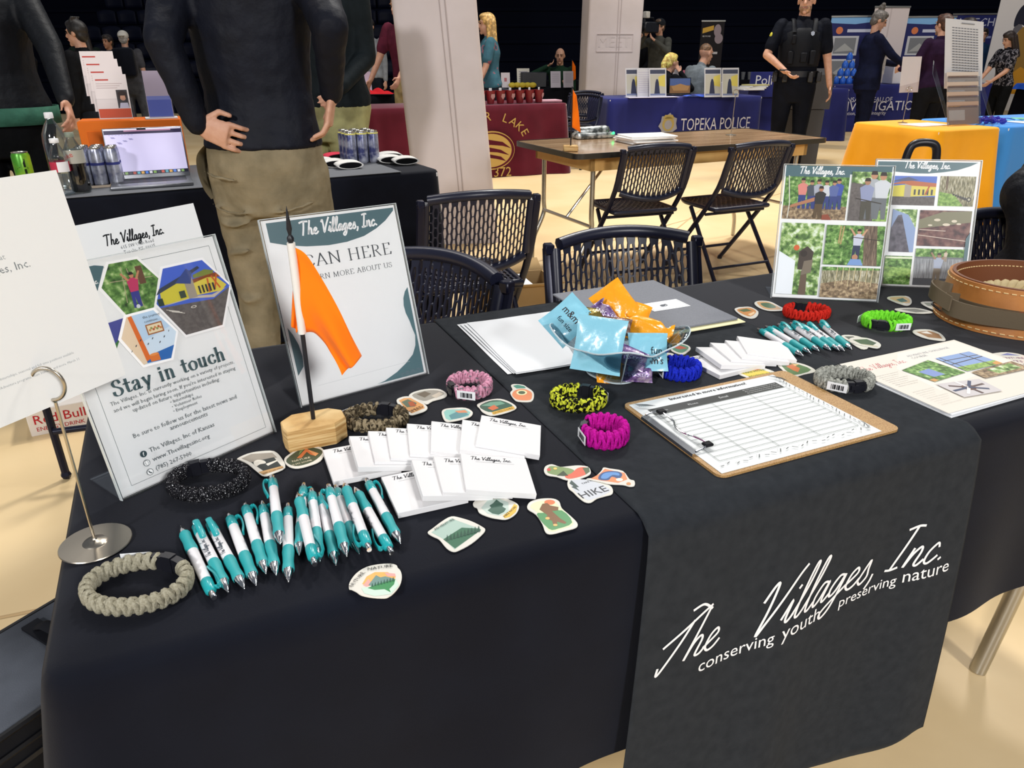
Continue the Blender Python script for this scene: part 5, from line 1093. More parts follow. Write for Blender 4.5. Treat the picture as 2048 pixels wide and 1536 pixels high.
# leather lineman's belt
LEA = mat('tan_leather', '#b5763a', .42, noise=(25, '#a3672f', .35, .7), bump=(300, .15, .001), coat=.15); LEB = mat('brown_leather_edge', '#6b3d22', .5); OLV = mat('olive_leather', '#5d5140', .6, bump=(350, .2, .001)); THR = mat('cream_stitching', '#e6c993', .7)
t = thing('leather_belt', 'wide tan stitched leather belt standing in a loop at the table\'s right', 'belt', (1.02, 1.405, ZT))
def bp(a, off, z, e=1.0): return V(((.130 + off)*math.cos(a)*1.06, (.122 + off)*math.sin(a), z))
def band(name, m, o0, o1, z0, z1, a0=0, a1=2*PI, n=72, fl=0.):
    b = MB(); full = abs(a1-a0-2*PI) < 1e-6; k = n if full else n+1
    b.loft([[bp(a0 + (a1-a0)*i/n, o0+fl, z0), bp(a0 + (a1-a0)*i/n, o1+fl, z0), bp(a0 + (a1-a0)*i/n, o1+fl*.3, (z0+z1)/2), bp(a0 + (a1-a0)*i/n, o1, z1), bp(a0 + (a1-a0)*i/n, o0, z1), bp(a0 + (a1-a0)*i/n, o0+fl*.3, (z0+z1)/2)] for i in range(k)], closed=full); return b.build(name, m, t, 35)
band('outer_leather', LEA, 0, .005, .0, .088, fl=.012); band('lining', LEB, -.006, 0, .004, .090); band('back_strap', OLV, .008, .012, .018, .052, 2.2, 6.1)
for z, o_ in ((.006, .0175), (.081, .0062)):
    for i in range(66):
        if i % 3 != 2 and z > 0: pass
    b = MB()
    for i in range(66):
        a = 2*PI*i/66; b.tube([bp(a, o_, z), bp(a + .055, o_, z)], .0011, 5)
    b.build('stitching', THR, t)
b = MB()
for i in range(40): a = .6 + 2.2*i/40; b.tube([bp(a, -.0068, .078), bp(a + .035, -.0068, .078)], .001, 5)
b.build('lining_stitching', THR, t)
for a0, z in ((3.55, .035),):
    b = MB(); A_ = [bp(a0 + .80, .013, z), bp(a0 + .50, .020, z+.002), bp(a0 + .2, .036, z+.004), bp(a0 - .02, .052, z+.010), bp(a0 - .18, .044, z+.016), bp(a0 - .16, .016, z+.012)]
    P_ = catmull(A_, 6); b.loft([[p + V((0, 0, -.016)), p + V((0, 0, .016)), p + V((0, 0, .016))*1 + (p - V((0, 0, p.z))).normalized()*.003, p + V((0, 0, -.016)) + (p - V((0, 0, p.z))).normalized()*.003] for p in P_]); b.build('strap_loop', OLV, t, 40)
    b = MB(); P_ = catmull([bp(a0 - .35, .014, z+.026), bp(a0 - .38, .048, z+.034), bp(a0 - .2, .070, z+.034), bp(a0 - .02, .058, z+.018)], 6); b.loft([[p + V((0, 0, -.014)), p + V((0, 0, .014)), p + V((-.003, 0, .014)), p + V((-.003, 0, -.014))] for p in P_]); b.build('strap_loop', OLV, t, 40)
b = MB(); p = bp(3.92, .0165, .036); n_ = V((math.cos(3.92), math.sin(3.92), 0)); Xr = frame(p, V((-n_.y, n_.x, 0)), z=n_); b.lathe([(.0001, .0022), (.003, .0022), (.0035, .001), (.0055, .001), (.006, 0)], 16, X=Xr); b.build('rivet', mat('aged_brass', '#8f7d55', .35, .9), t)
b = MB(); ap = 4.28; n_ = V((math.cos(ap), math.sin(ap), 0)); Xr = frame(bp(ap, .0135, .036), V((-n_.y, n_.x, 0)), z=n_); b.prism(rrect(-.036, -.016, .036, .016, .0155, 6), 0, .003, X=Xr); b.build('orange_tag', mat('orange_leather', '#c2451e', .5, bump=(400, .4, .001)), t)
b = MB(); b.box(-.030, -.003, .003, -.022, .003, .0045, X=Xr, bev=.001); b.build('tag_clasp', STEEL, t)
b = MB()
for s_ in range(3):
    b.tube([(.075*math.cos(a) + .008*math.cos(9*a + s_*2.09)*math.cos(a), .068*math.sin(a) + .008*math.cos(9*a + s_*2.09)*math.sin(a), .046 + .008*math.sin(9*a + s_*2.09)) for a in [2*PI*i/90 for i in range(91)]], .008, 8)
o = b.build('braided_rope', mat('natural_rope', '#b3a27c', .8, bump=(250, .6, .002)), None, 60); o.location = (1.02, 1.405, ZT); tag(o, 'thick braided rope coiled inside the leather belt', 'rope')
b = MB(); b.lathe([(.06, 0), (.075, .004), (.075, .032), (.05, .038)], 24); o = b.build('rope_coil', mat('natural_rope', '#b3a27c', .8, bump=(250, .6, .002)), None, 60); o.location = (1.02, 1.405, ZT); tag(o, 'lower coils of rope under the braided rope in the leather belt', 'rope')
b = MB(); c0 = at_depth(1868, 612, 1.43)
b.tube(catmull([(0, 0, 0), (.020, .004, -.006), (.036, .0, -.014), (.033, -.012, -.022), (.012, -.012, -.014), (-.006, -.006, -.002)], 6, True), .0024, 8, closed=True); o = b.build('carabiner', CHROME, None); o.location = (.855, 1.425, ZT + .028); tag(o, 'chrome spring clip lying against the leather belt\'s loops', 'clip')
# ------------------------------------------------------------------ people
SKIN = mat('skin_light', '#c99a80', .5, noise=(30, '#bf8d73', .4, .65)); SKIN2 = mat('skin_tan', '#a8775a', .5, noise=(30, '#9a6a4e', .4, .65))
def hairm(c): return mat('hair_' + c[1:], c, .5, noise=(40, '#%02x%02x%02x' % tuple(min(255, int(int(c[i:i+2], 16)*1.5)+6) for i in (1, 3, 5)), .45, .7))
def fab(n, c, r=.8): return mat(n, c, r, noise=(14, '#%02x%02x%02x' % tuple(int(int(c[i:i+2], 16)*.82) for i in (1, 3, 5)), .35, .7), bump=(18, .5, .012), sheen=.0)
def rx(v): return V(v)
def person(label, x, y, yaw, H=1.75, lh=None, rh=None, le=None, re=None, lean=0., side=0., sit=False, wide=1., top=None, sleeve='long', pants=None, armk=1., hair='#2a1d16', hstyle='short', skin=None, head=(0., 0.), vox=.012, cap=None, fist=True, hem=.90, shoes='#1d1c1e', fem=False, extra=None, feet=None, beard=None):
    """body in one fused surface; hair and clothing are children. Local axes: x to the person's right, y forward, z up"""
    k = H/1.75; skin = skin or SKIN
    t = thing('person', label, 'person', (x, y, 0), yaw)
    zp = .47 if sit else .93                                   # pelvis height
    dz = zp - .93
    def U(p):                                                    # upper body: lean forward about the hips, shift
        p = V(p); p.z += dz; q = V((p.x, p.y, p.z - zp)); c, s_ = math.cos(lean), math.sin(lean); q = V((q.x, q.y*c + q.z*s_, -q.y*s_ + q.z*c))
        c, s_ = math.cos(side), math.sin(side); q = V((q.x*c + q.z*s_, q.y, -q.x*s_ + q.z*c)); return V((q.x, q.y, q.z + zp))*k
    sw = (.165 if fem else .185)*(1 + (wide-1)*.5)
    SH = {-1: U((-sw, 0, 1.425)), 1: U((sw, 0, 1.425))}
    def arm(sg, hand, hint):
        s_ = SH[sg]; a, f = .295*k*armk, .265*k*armk
        h = V(hand)*k if hand else U((sg*(sw + .06), .03, .86)); d = h - s_; L = d.length
        if L > (a+f)*.995: h = s_ + d.normalized()*(a+f)*.995; d = h - s_; L = d.length
        c = (a*a + L*L - f*f)/(2*L); r = math.sqrt(max(a*a - c*c, 0)); u = d.normalized(); hv = V(hint) if hint else V((sg*.25, -1, 0)); hv = (hv - u*hv.dot(u)).normalized()
        return s_, s_ + u*c + hv*r, h
    AR = {-1: arm(-1, lh, le), 1: arm(1, rh, re)}
    LEG = {}
    for sg in (-1, 1):
        hp = V((sg*.09*(1+(wide-1)*.6), 0, zp - .03))*k
        if sit: kn = V((sg*.12, .42, .47))*k; an = V((sg*.12, .40, .08))*k
        else:
            fx = feet[(sg+1)//2] if feet else (sg*.11, 0.); kn = V((fx[0]*.95 + sg*.0, fx[1]*.5 + .025, .49))*k; an = V((fx[0], fx[1], .08))*k
        LEG[sg] = (hp, kn, an)
    W = wide
    def ell(z, a, b_, yo=0., n=20, up=True, g=0.):
        return [(U if up else (lambda p: V(p)*k))(((a*W+g)*math.cos(q), yo + (b_*(1+(W-1)*1.4)+g)*math.sin(q), z)) for q in [2*PI*i/n for i in range(n)]]
    def torso(b, g, z0=.86, neck=True):
        prof = [(.86, .17, .115, 0), (.94, .172, .12, -.01), (1.02, .155, .108, 0), (1.10, .148 if not fem else .132, .10, .005), (1.2, .155 if not fem else .142, .108, .005), (1.3, .17 if not fem else .155, .115 + (.02 if fem else 0), .006), (1.38, .172 if not fem else .155, .105, -.004), (1.435, .15, .085, -.01), (1.47, .085, .065, -.012)]
        pr_ = [p for p in prof if p[0] >= z0 - .001]
        if pr_[0][0] > z0 + .02: pr_ = [(z0,) + prof[0][1:]] + pr_
        b.loft([ell(z, a, c_, yo, g=g) for z, a, c_, yo in pr_])
    HY, HP = head
    Hc = U((0, .012, 1.635)); Rh = M.Rotation(side*.3, 3, 'Y') @ M.Rotation(HY, 3, 'Z') @ M.Rotation(-lean*.55 + HP, 3, 'X')
    def HD(p): return Hc + Rh @ (V(p)*k)
    b = MB(); torso(b, -.004)
    b.caps(U((0, -.015, 1.44)), HD((0, -.012, -.06)), .058*k, .052*k, 12)
    b.ball(Hc + Rh @ V((0, -.012*k, .03*k)), (.073*k, .092*k, .088*k), 18, rot=Rh)
    b.ball(Hc + Rh @ V((0, .022*k, -.04*k)), (.056*k, .066*k, .074*k), 16, rot=Rh)
    b.caps(HD((0, .088, .012)), HD((0, .102, -.026)), .010*k, .0155*k, 8)
    b.caps(HD((-.02, .078, -.062)), HD((.02, .078, -.062)), .009*k, .009*k, 8); b.ball(HD((0, .068, -.098)), .022*k, 10)
    for sg in (-1, 1):
        b.ball(HD((sg*.074, -.012, -.005)), (.011*k, .020*k, .032*k), 8, rot=Rh); b.caps(HD((sg*.012, .079, .03)), HD((sg*.05, .066, .03)), .010*k, .008*k, 6)
        s_, e, h = AR[sg]; b.caps(s_, e, .052*k, .041*k, 10); b.caps(e, h, .040*k, .027*k, 10)
        hp, kn, an = LEG[sg]; b.caps(hp, kn, .082*k, .052*k, 10); b.caps(kn, an, .053*k, .036*k, 10); b.caps(an + V((0, -.02, -.03))*k, an + V((0, .15, -.045))*k, .036*k, .030*k, 8)
        # hand: palm, four unequal bent fingers, thumb from the palm's side
        u = (h - e).normalized(); sdv = V((0, 1, 0)) if abs(u.y) < .8 else V((0, 0, 1)); sdv = (sdv - u*sdv.dot(u)).normalized(); nn = u.cross(sdv)*(-sg)
        if extra and sg in extra.get('hand', {}): u, sdv, nn = [V(q).normalized() for q in extra['hand'][sg]]
        pc = h + u*.045*k; b.loft([[h + u*d + sdv*w_*math.cos(q)*k + nn*.014*k*math.sin(q) for q in [2*PI*i/10 for i in range(10)]] for d, w_ in ((0, .024), (.03*k, .036), (.07*k, .040), (.09*k, .036))])
        for i, (o_, l_) in enumerate(((.034, .070), (.0115, .080), (-.0115, .074), (-.033, .058))):
            p0 = h + u*.082*k + sdv*o_*k; cu = .55 if fist else .3; d1 = (u*math.cos(cu*.6) + nn*math.sin(cu*.6)); d2 = (u*math.cos(cu*1.7) + nn*math.sin(cu*1.7)); p1 = p0 + d1*l_*.5*k; p2 = p1 + d2*l_*.5*k
            b.caps(p0, p1, .0088*k, .0082*k, 6); b.caps(p1, p2, .0082*k, .0072*k, 6)
        q0 = h + u*.025*k + sdv*.030*k; q1 = q0 + (u*.6 + sdv*.75 + nn*.25).normalized()*.035*k; b.caps(q0, q1, .012*k, .0095*k, 6); b.caps(q1, q1 + (u*.95 + nn*.3).normalized()*.030*k, .0095*k, .008*k, 6)
    body = b.build('body', skin, t, 0, mods=[('REMESH', dict(mode='VOXEL', voxel_size=vox*(extra or {}).get('fine', .8), use_smooth_shade=True)), ('SMOOTH', dict(iterations=2, factor=.4))])
    for sg in (-1, 1):
        b = MB(); b.ball(HD((sg*.030, .083, .006)), .0085*k, 8); b.build('eye', mat('dark_eye', '#22170f', .25), t); b = MB(); b.caps(HD((sg*.014, .090, .032)), HD((sg*.048, .078, .030)), .0045*k, .003*k, 6); b.build('eyebrow', hairm(hair), t)
    b = MB(); b.caps(HD((-.018, .087, -.060)), HD((.018, .087, -.060)), .005*k, .005*k, 6); b.build('lips', mat('lips', '#9a5f55', .5), t)
    # top
    if top is not None:
        b = MB(); torso(b, .016*k, hem); b.caps(U((0, -.014, 1.45)), U((0, -.008, 1.495)), .064*k, .060*k, 12)
        for sg in (-1, 1):
            s_, e, h = AR[sg]; b.ball(s_ + V((0, 0, -.01)), .066*k, 12)
            if sleeve == 'long': b.caps(s_, e, .066*k, .054*k, 12); b.caps(e, e.lerp(h, .97), .053*k, .037*k, 12)
            else: b.caps(s_, s_.lerp(e, .72), .068*k, .064*k, 12)
        b.build('shirt', top, t, 0, mods=[('REMESH', dict(mode='VOXEL', voxel_size=vox, use_smooth_shade=True)), ('SMOOTH', dict(iterations=4, factor=.5))])
    if pants is not None:
        b = MB(); b.loft([ell(z, a, c_, yo, g=.010*k, up=False) for z, a, c_, yo in ((zp - .20, .135, .095, 0), (zp - .13, .160, .112, -.004), (zp - .04, .175, .125, -.008), (zp + .05, .168, .118, -.004), (zp + .10, .155, .106, 0))])
        for sg in (-1, 1):
            hp, kn, an = LEG[sg]; ww = .5 + W*.5; b.caps(hp + V((0, 0, -.04)), kn, .104*k*ww, .072*k*ww, 14); b.caps(kn, an + V((0, 0, -.03)), .070*k*ww, .056*k, 12)
        for q in (extra or {}).get('folds', ()): b.tube(catmull(q, 6), [.003 + .0065*k*math.sin(PI*(i+.5)/(6*(len(q)-1)+1)) for i in range(6*(len(q)-1)+1)], 8)
        b.build('trousers', pants, t, 0, mods=[('REMESH', dict(mode='VOXEL', voxel_size=vox, use_smooth_shade=True)), ('SMOOTH', dict(iterations=12, factor=.5))])
    for sg in (-1, 1):
        an = LEG[sg][2]; b = MB(); b.loft([[an + V((math.cos(q)*w_, yy, max(-.078, math.sin(q)*hh - .035)))*k for q in [2*PI*i/12 for i in range(12)]] for yy, w_, hh in ((-.075, .026, .03), (-.05, .038, .06), (0, .042, .065), (.08, .046, .045), (.15, .042, .032), (.19, .024, .02))]); b.build('shoe', mat('shoe_' + shoes[1:], shoes, .5), t, 60)
    # hair
    if hstyle != 'bald':
        b = MB(); hm = hairm(hair)
        if hstyle == 'buzz': b.ball(HD((0, -.020, .045)), (.073*k, .085*k, .078*k), 16, rot=Rh)
        else:
            b.ball(HD((0, -.020, .040)), (.084*k, .099*k, .092*k), 18, rot=Rh); b.ball(HD((0, .018, .085)), (.066*k, .070*k, .042*k), 14, rot=Rh)
            b.ball(HD((0, -.055, -.01)), (.070*k, .056*k, .075*k), 14, rot=Rh)
        if hstyle == 'long':
            for q in (-.05, 0, .05): b.caps(HD((q, -.07, .02)), HD((q*1.5, -.085, -.30)), .045*k, .035*k, 10)
            for sg in (-1, 1): b.caps(HD((sg*.074, -.01, .03)), HD((sg*.085, -.01, -.26)), .026*k, .026*k, 10)
        if hstyle == 'pony': b.caps(HD((0, -.10, .06)), HD((0, -.135, -.03)), .034*k, .038*k, 10); b.caps(HD((0, -.135, -.03)), HD((.01, -.11, -.36)), .038*k, .018*k, 10)
        if hstyle == 'bun': b.ball(HD((0, -.045, .150)), .046*k, 12); b.ball(HD((.02, -.05, .185)), .030*k, 8); b.ball(HD((-.02, -.045, .18)), .028*k, 8)
        if hstyle == 'tuft':
            for q in range(7): b.caps(HD((-.05 + .016*q, .0, .11)), HD((-.06 + .02*q, -.02 - .01*(q % 3), .150)), .022*k, .008*k, 6)
        b.build('hair', hm, t, 0, mods=[('REMESH', dict(mode='VOXEL', voxel_size=max(.006, vox*.6), use_smooth_shade=True)), ('SMOOTH', dict(iterations=2, factor=.5))])
    if beard:
        b = MB(); b.ball(HD((0, .026, -.062)), (.058*k, .066*k, .054*k), 14, rot=Rh); b.build('beard', hairm(beard), t, 0)
    if cap:
        b = MB(); b.ball(HD((0, -.016, .055)), (.088*k, .102*k, .082*k), 18, rot=Rh); b.build('cap', fab('cap_' + cap[1:], cap), t, 0)
        b = MB(); sg = -1 if extra and extra.get('capback') else 1; b.caps(HD((-.045, sg*.08, .055)), HD((.045, sg*.08, .055)), .02*k, .02*k, 8); b.ball(HD((0, sg*.125, .048)), (.058*k, .052*k, .010*k), 12, rot=Rh); b.build('cap_brim', fab('cap_' + cap[1:], cap), t, 0)
    t['_'] = 0; del t['_']
    return t, HD, U, AR, k

def folds(b, pts, r0): b.tube(catmull(pts, 6), [r0*math.sin(PI*(i+.5)/(6*(len(pts)-1)+1))+.001 for i in range(6*(len(pts)-1)+1)], 6)
# --- the man in the middle, seen from behind, hands on his hips
def hand_at(x, y, yaw, H, px, py, Y):
    p = at_depth(px, py, Y) - V((x, y, 0)); p = M.Rotation(-yaw, 3, 'Z') @ p; return p*(1.75/H)
KH = fab('khaki_trousers', '#8b7f66', .75); NVS = fab('dark_navy_pullover', '#10131e', .6)
mx, my = -.80, 2.50
main = person('person seen from behind in a dark navy pullover and khaki trousers, hands on hips', mx, my, 0, 1.79, armk=.865, vox=.008, wide=1.0,
    lh=hand_at(mx, my, 0, 1.79, 396, 250, 2.335), rh=hand_at(mx, my, 0, 1.79, 664, 190, 2.44), le=(-.25, -1, .0), re=(.45, -1, .0), top=NVS, pants=KH, hair='#5a4030', hem=.935, feet=((-.10, -.03), (.125, .06)),
    extra={'fine': .5, 'folds': [[(-.172, -.075, .79), (-.11, -.128, .775), (-.03, -.118, .765)], [(-.165, -.06, .735), (-.11, -.105, .725), (-.04, -.10, .735)], [(.172, -.075, .80), (.11, -.128, .785), (.03, -.118, .765)], [(.165, -.06, .72), (.12, -.10, .735), (.05, -.10, .75)], [(-.17, -.03, .61), (-.12, -.088, .63), (-.06, -.09, .64)], [(.16, -.03, .60), (.12, -.08, .615), (.07, -.085, .635)], [(-.15, -.03, .47), (-.11, -.072, .46), (-.06, -.06, .47)], [(-.17, -.10, .90), (-.12, -.145, .885), (-.05, -.15, .875)]], 'hand': {-1: ((.90, .05, -.35), (.35, .0, .93), (.0, .95, -.1)), 1: ((-.22, -.05, -.97), (-.1, .95, .0), (-.9, -.1, .2))}})
t, HD, U, AR, k = main
tx = bpy.data.textures.new('cloth_folds', 'CLOUDS'); tx.noise_scale = .15; tx.noise_depth = 2
tx2 = bpy.data.textures.new('fine_folds', 'CLOUDS'); tx2.noise_scale = .045
for o in list(t.children):
    if o.name.split('.')[0] in ('shirt', 'trousers'):
        for t_, s_ in ((tx, .016), (tx2, .004)):
            m = o.modifiers.new('displace', 'DISPLACE'); m.texture = t_; m.strength = s_; m.mid_level = .5
b = MB(); P = catmull([V(q)*k for q in ((-.160, .0, .955), (-.194, .0, .92), (-.200, .0, .87), (-.186, -.01, .82), (-.164, -.02, .79))], 6); b.loft([[p + V((.0, -.07, 0)), p + V((-.006, .0, 0)), p + V((0, .05, 0)), p + V((.006, .0, 0))] for p in P]); b.build('pocket_gape', KH, t, 60)

# --- beside him and behind the black table
DG = fab('dark_grey_pullover', '#1a2023', .7); OLI = fab('pale_olive_trousers', '#a5a272', .8)
person('person behind the black table in dark grey pullover and pale olive trousers', -1.03, 4.42, 2.9, 1.88, vox=.010, wide=1.25, lh=(-.20, .24, 1.0), rh=(.24, .15, 1.0), top=DG, pants=OLI, hair='#4a3526', hem=.90)
person('person at the left edge in a dark pullover over a green shirt', -2.50, 3.80, -2.75, 1.86, vox=.010, wide=1.28, lh=hand_at(-2.50, 3.80, -2.75, 1.86, 148, 238, 3.55), rh=(.40, -.05, 1.0), le=(-1, -.5, 0), top=fab('black_pullover', '#14171c', .55), pants=fab('black_trousers', '#0f1012'), hair='#3a2a20', hem=.93, lean=.08)
b = MB(); q = [o for o in bpy.data.objects if o.name.startswith('person')][-1]
GSH = fab('green_shirt_tail', '#3c6b58', .7)
q = bpy.data.objects['person.002']; b.loft([[V((.19*1.36*math.cos(a), .128*1.52*math.sin(a), z))*1.06 for a in [2*PI*i/32 for i in range(32)]] for z in (.875, .95)], cap=False); b.build('shirt_tail', GSH, q, 60, mods=[('SOLIDIFY', dict(thickness=.006))])

# --- around the maroon table
MRS = fab('maroon_polo', '#5a2233', .75)
person('person in a maroon polo leaning on the maroon table, face hidden by the white column', -1.17, 9.2, 2.6, 1.84, vox=.013, lh=(-.15, .42, .86), rh=(.33, .30, .86), lean=.16, top=MRS, sleeve='short', pants=fab('sand_trousers', '#b09a6a'), hair='#7a5a3a', wide=1.1)
person('person with long blonde hair in a teal flowered top by the red cups', -.24, 9.6, 1.75, 1.66, vox=.013, lh=(-.30, .25, .83), rh=(.1, .35, .85), lean=.05, fem=True, top=mat('teal_flowered_cloth', '#3f6470', .75, ramp=(9, 3, [(.4, '#3d616e'), (.56, '#44707c'), (.6, '#a85f6a'), (.66, '#3a5a66')])), sleeve='short', pants=fab('dark_trousers', '#1d2028'), hair='#a5854f', hstyle='long')
person('dark-haired person far behind the one in the maroon polo', -2.15, 12.4, 2.8, 1.72, vox=.016, top=fab('grey_shirt', '#8f9296'), pants=fab('dark_trousers', '#1d2028'), hair='#15110f')
# --- left background
BK = fab('black_jacket', '#101114', .7)
person('person with short black hair and glasses in a black jacket, face turned left', -3.72, 7.0, 1.5, 1.50, vox=.011, top=BK, pants=fab('dark_trousers', '#1d2028'), hair='#14110f', hstyle='tuft', wide=1.25, head=(0, 0))
person('person in a blue lanyard at the far left, half hidden by a dark sleeve', -5.75, 9.5, -.9, 1.58, vox=.013, fem=True, top=fab('black_blouse', '#15161a'), pants=fab('dark_trousers', '#1d2028'), hair='#2a1b15', hstyle='long', skin=SKIN2)
person('person with long dark hair in a dark green coat, left of the leaflets', -5.80, 11.0, .75, 1.57, vox=.013, fem=True, top=fab('dark_green_coat', '#15201b'), pants=fab('dark_trousers', '#1d2028'), hair='#16110f', hstyle='long')
person('person in a grey polo facing the camera beside the white cap', -6.35, 12.8, 2.9, 1.52, vox=.015, top=fab('grey_polo', '#4d4d52'), sleeve='short', pants=fab('dark_trousers', '#1d2028'), hair='#1c1512', skin=SKIN2)
b_, HD, U, AR, k = person('person in a backwards white cap with a black backpack, back turned', -5.95, 12.5, .2, 1.56, vox=.015, top=fab('grey_polo', '#4d4d52'), sleeve='short', pants=fab('grey_trousers', '#4a4b50'), hair='#8a8580', cap='#d4cfc6', extra={'capback': 1})
bp_ = MB(); bp_.box(-.15, -.28, .92, .15, -.11, 1.33, bev=.05, seg=3); o = bp_.build('backpack', BLKCLOTH, None, 50); o.location = (-5.95, 12.5, .0); o.rotation_euler = (0, 0, .2); tag(o, 'black backpack worn by the person in the white cap', 'backpack')
# --- centre background
person('bald person in a dark green shirt seated far back, hand raised to his ear', .82, 13.3, 3.0, 1.78, vox=.015, sit=True, rh=(.20, .16, 1.02), lh=(-.15, .3, .75), re=(1, .2, -.5), lean=.10, top=fab('dark_green_shirt', '#1f3a2a'), pants=fab('dark_trousers', '#1d2028'), hstyle='bald')
_, HD, U, AR, k = person('person in a grey hoodie and cap shouldering a video camera', 2.48, 13.6, 2.35, 1.74, vox=.015, rh=(.06, .30, 1.50), lh=(-.16, .32, 1.42), re=(1, .1, -1), le=(-1, .1, -1), top=fab('grey_hoodie', '#55554f'), pants=fab('dark_trousers', '#1d2028'), cap='#25282c', hair='#4a3a2e')
person('person in a yellow lanyard standing left of the video camera', 1.98, 14.4, 2.9, 1.62, vox=.016, fem=True, top=mat('grey_yellow_top', '#5a5a58', .8, ramp=(5, 2, [(.42, '#55555a'), (.5, '#b59c2e'), (.62, '#60605e')])), pants=fab('dark_trousers', '#1d2028'), hair='#2a1c16')
person('person in a black top with yellow gloves behind the camera operator', 2.42, 14.95, 2.4, 1.62, vox=.016, lh=(-.2, .3, 1.0), rh=(.2, .3, 1.05), top=fab('black_top', '#121318'), pants=fab('dark_trousers', '#1d2028'), hair='#17120f')
person('person with blonde ponytail seated behind the navy police table, chin on hand', 2.00, 10.75, -1.0, 1.70, vox=.012, sit=True, fem=True, rh=(.10, .30, 1.02), lh=(-.12, .34, .78), re=(.6, 1, -1), lean=.28, top=fab('black_shirt', '#111217'), pants=fab('dark_trousers', '#1d2028'), hair='#c6a458', hstyle='pony')
person('person in a light grey hoodie seated behind the navy police table, back half turned', 2.50, 10.95, -1.05, 1.86, vox=.012, sit=True, rh=(.2, .40, .80), lh=(-.2, .4, .80), lean=.26, wide=1.2, top=fab('light_grey_hoodie', '#7d868c'), pants=fab('dark_trousers', '#1d2028'), hair='#5c4430', hstyle='buzz')
# --- the officer
UNI = fab('black_uniform', '#10131c', .7)
t, HD, U, AR, k = person('uniformed police officer with a shaved head and black vest, one hand at the belt', 2.95, 8.25, 2.95, 1.82, vox=.009, wide=1.12, rh=(.14, .22, 1.02), lh=(-.34, .06, .80), re=(1, -.3, -.2), top=UNI, sleeve='short', pants=UNI, hair='#6b5340', hstyle='buzz', beard='#8a6a52', head=(-.25, 0))
VEST = mat('black_vest', '#0b0d13', .6, bump=(60, .3, .004))
b = MB(); b.loft([[U((a*1.13*math.cos(q), c_*1.13*math.sin(q) + .004, z)) for q in [2*PI*i/32 for i in range(32)]] for z, a, c_ in ((1.06, .17, .135), (1.12, .175, .14), (1.25, .178, .145), (1.36, .165, .138), (1.40, .13, .11))]); b.build('vest', VEST, t, 50)
for x, z, w_, h_ in ((.10, 1.14, .05, .12), (-.10, 1.14, .05, .13), (-.02, 1.14, .06, .09), (.09, 1.30, .04, .08)):
    b = MB(); p = U((x, .165, z)); b.box(p.x - w_/2, p.y - .02, p.z - h_/2, p.x + w_/2, p.y + .018, p.z + h_/2, bev=.006); b.build('pouch', VEST, t)
for sg in (-1, 1):
    b = MB(); b.tube(catmull([U((sg*.09, .15, 1.36)), U((sg*.10, .06, 1.475)), U((sg*.10, -.08, 1.45))], 5), .022, 8, flat=.4); b.build('vest_strap', VEST, t)
b = MB(); b.loft([[V((.205*math.cos(q), .150*math.sin(q), z))*k for q in [2*PI*i/32 for i in range(32)]] for z in (.965, 1.02)]); b.build('duty_belt', mat('black_belt', '#0c0c0e', .4), t, 50)
for a in (.4, 1.0, 2.1, 2.7, 4.0):
    b = MB(); p = V((.225*math.cos(a), .165*math.sin(a), .985))*k; b.box(p.x-.025, p.y-.02, p.z-.07, p.x+.025, p.y+.02, p.z+.03, bev=.008); b.build('belt_pouch', mat('black_belt', '#0c0c0e', .4), t)
b = MB(); p = U((-.075, .155, 1.35)); b.prism([(0, .022), (.018, .012), (.016, -.012), (0, -.024), (-.016, -.012), (-.018, .012)], 0, .006, X=frame(p, (-1, 0, 0), z=(0, 1, .25))); b.build('badge', mat('silver_badge', '#b9bcc4', .3, .9), t)
s_, e, h = AR[1]; b = MB(); p = s_.lerp(e, .38); b.ball(p + V((.048, .012, 0)), (.022, .04, .045), 10); b.build('shoulder_patch', mat('yellow_patch', '#b8b13f', .7), t)
b = MB(); p = e.lerp(h, .93); b.tube([p + (V((math.cos(q), math.sin(q)*.9, 0)))*.036 for q in [2*PI*i/16 for i in range(16)]], .009, 6, closed=True); b.build('wristwatch', BLKPL, t)
# --- right background
NV2 = fab('navy_suit', '#171b33', .75)
t, HD, U, AR, k = person('person with grey bun in a navy suit over a white top', 4.82, 10.75, -1.75, 1.72, vox=.011, fem=True, wide=1.22, lh=(-.12, .36, 1.10), rh=(.14, .44, 1.06), top=NV2, pants=fab('navy_suit_trousers', '#14182c', .75), hair='#55504c', hstyle='bun', hem=.78, head=(0, -.35), shoes='#d5d3cf')
b = MB(); b.loft([[U((x, .148 + .012*(1-abs(x)/.07) + (.03 if z < 1.3 else .0), z)) for x in (-.045, 0, .045)] + [U((x, .10, z)) for x in (.045, 0, -.045)] for z in (.98, 1.12, 1.25, 1.36, 1.43)]); b.build('white_blouse', fab('white_blouse', '#d5d3d6'), t, 50)
person('person with a long brown ponytail in a dark purple sweater, back turned', 5.06, 9.55, .35, 1.63, vox=.011, fem=True, wide=1.28, lh=(-.26, .30, 1.12), rh=(.20, .28, 1.05), top=fab('dark_purple_sweater', '#2a1830', .8), pants=fab('charcoal_trousers', '#16171b'), hair='#3d271d', hstyle='pony', hem=.88)
person('person in a white shirt with dark hair behind the one in purple', 5.80, 10.35, .5, 1.62, vox=.012, fem=True, wide=1.1, top=fab('white_shirt', '#d6cfca'), pants=fab('charcoal_trousers', '#16171b'), hair='#1c1310', hstyle='long', hem=.86)
person('person in a blue shirt, small, between white shirt and portrait poster', 8.6, 14.8, 2.6, 1.62, vox=.016, top=fab('mid_blue_shirt', '#2f4f78'), pants=fab('dark_trousers', '#1d2028'), hair='#1c1310')
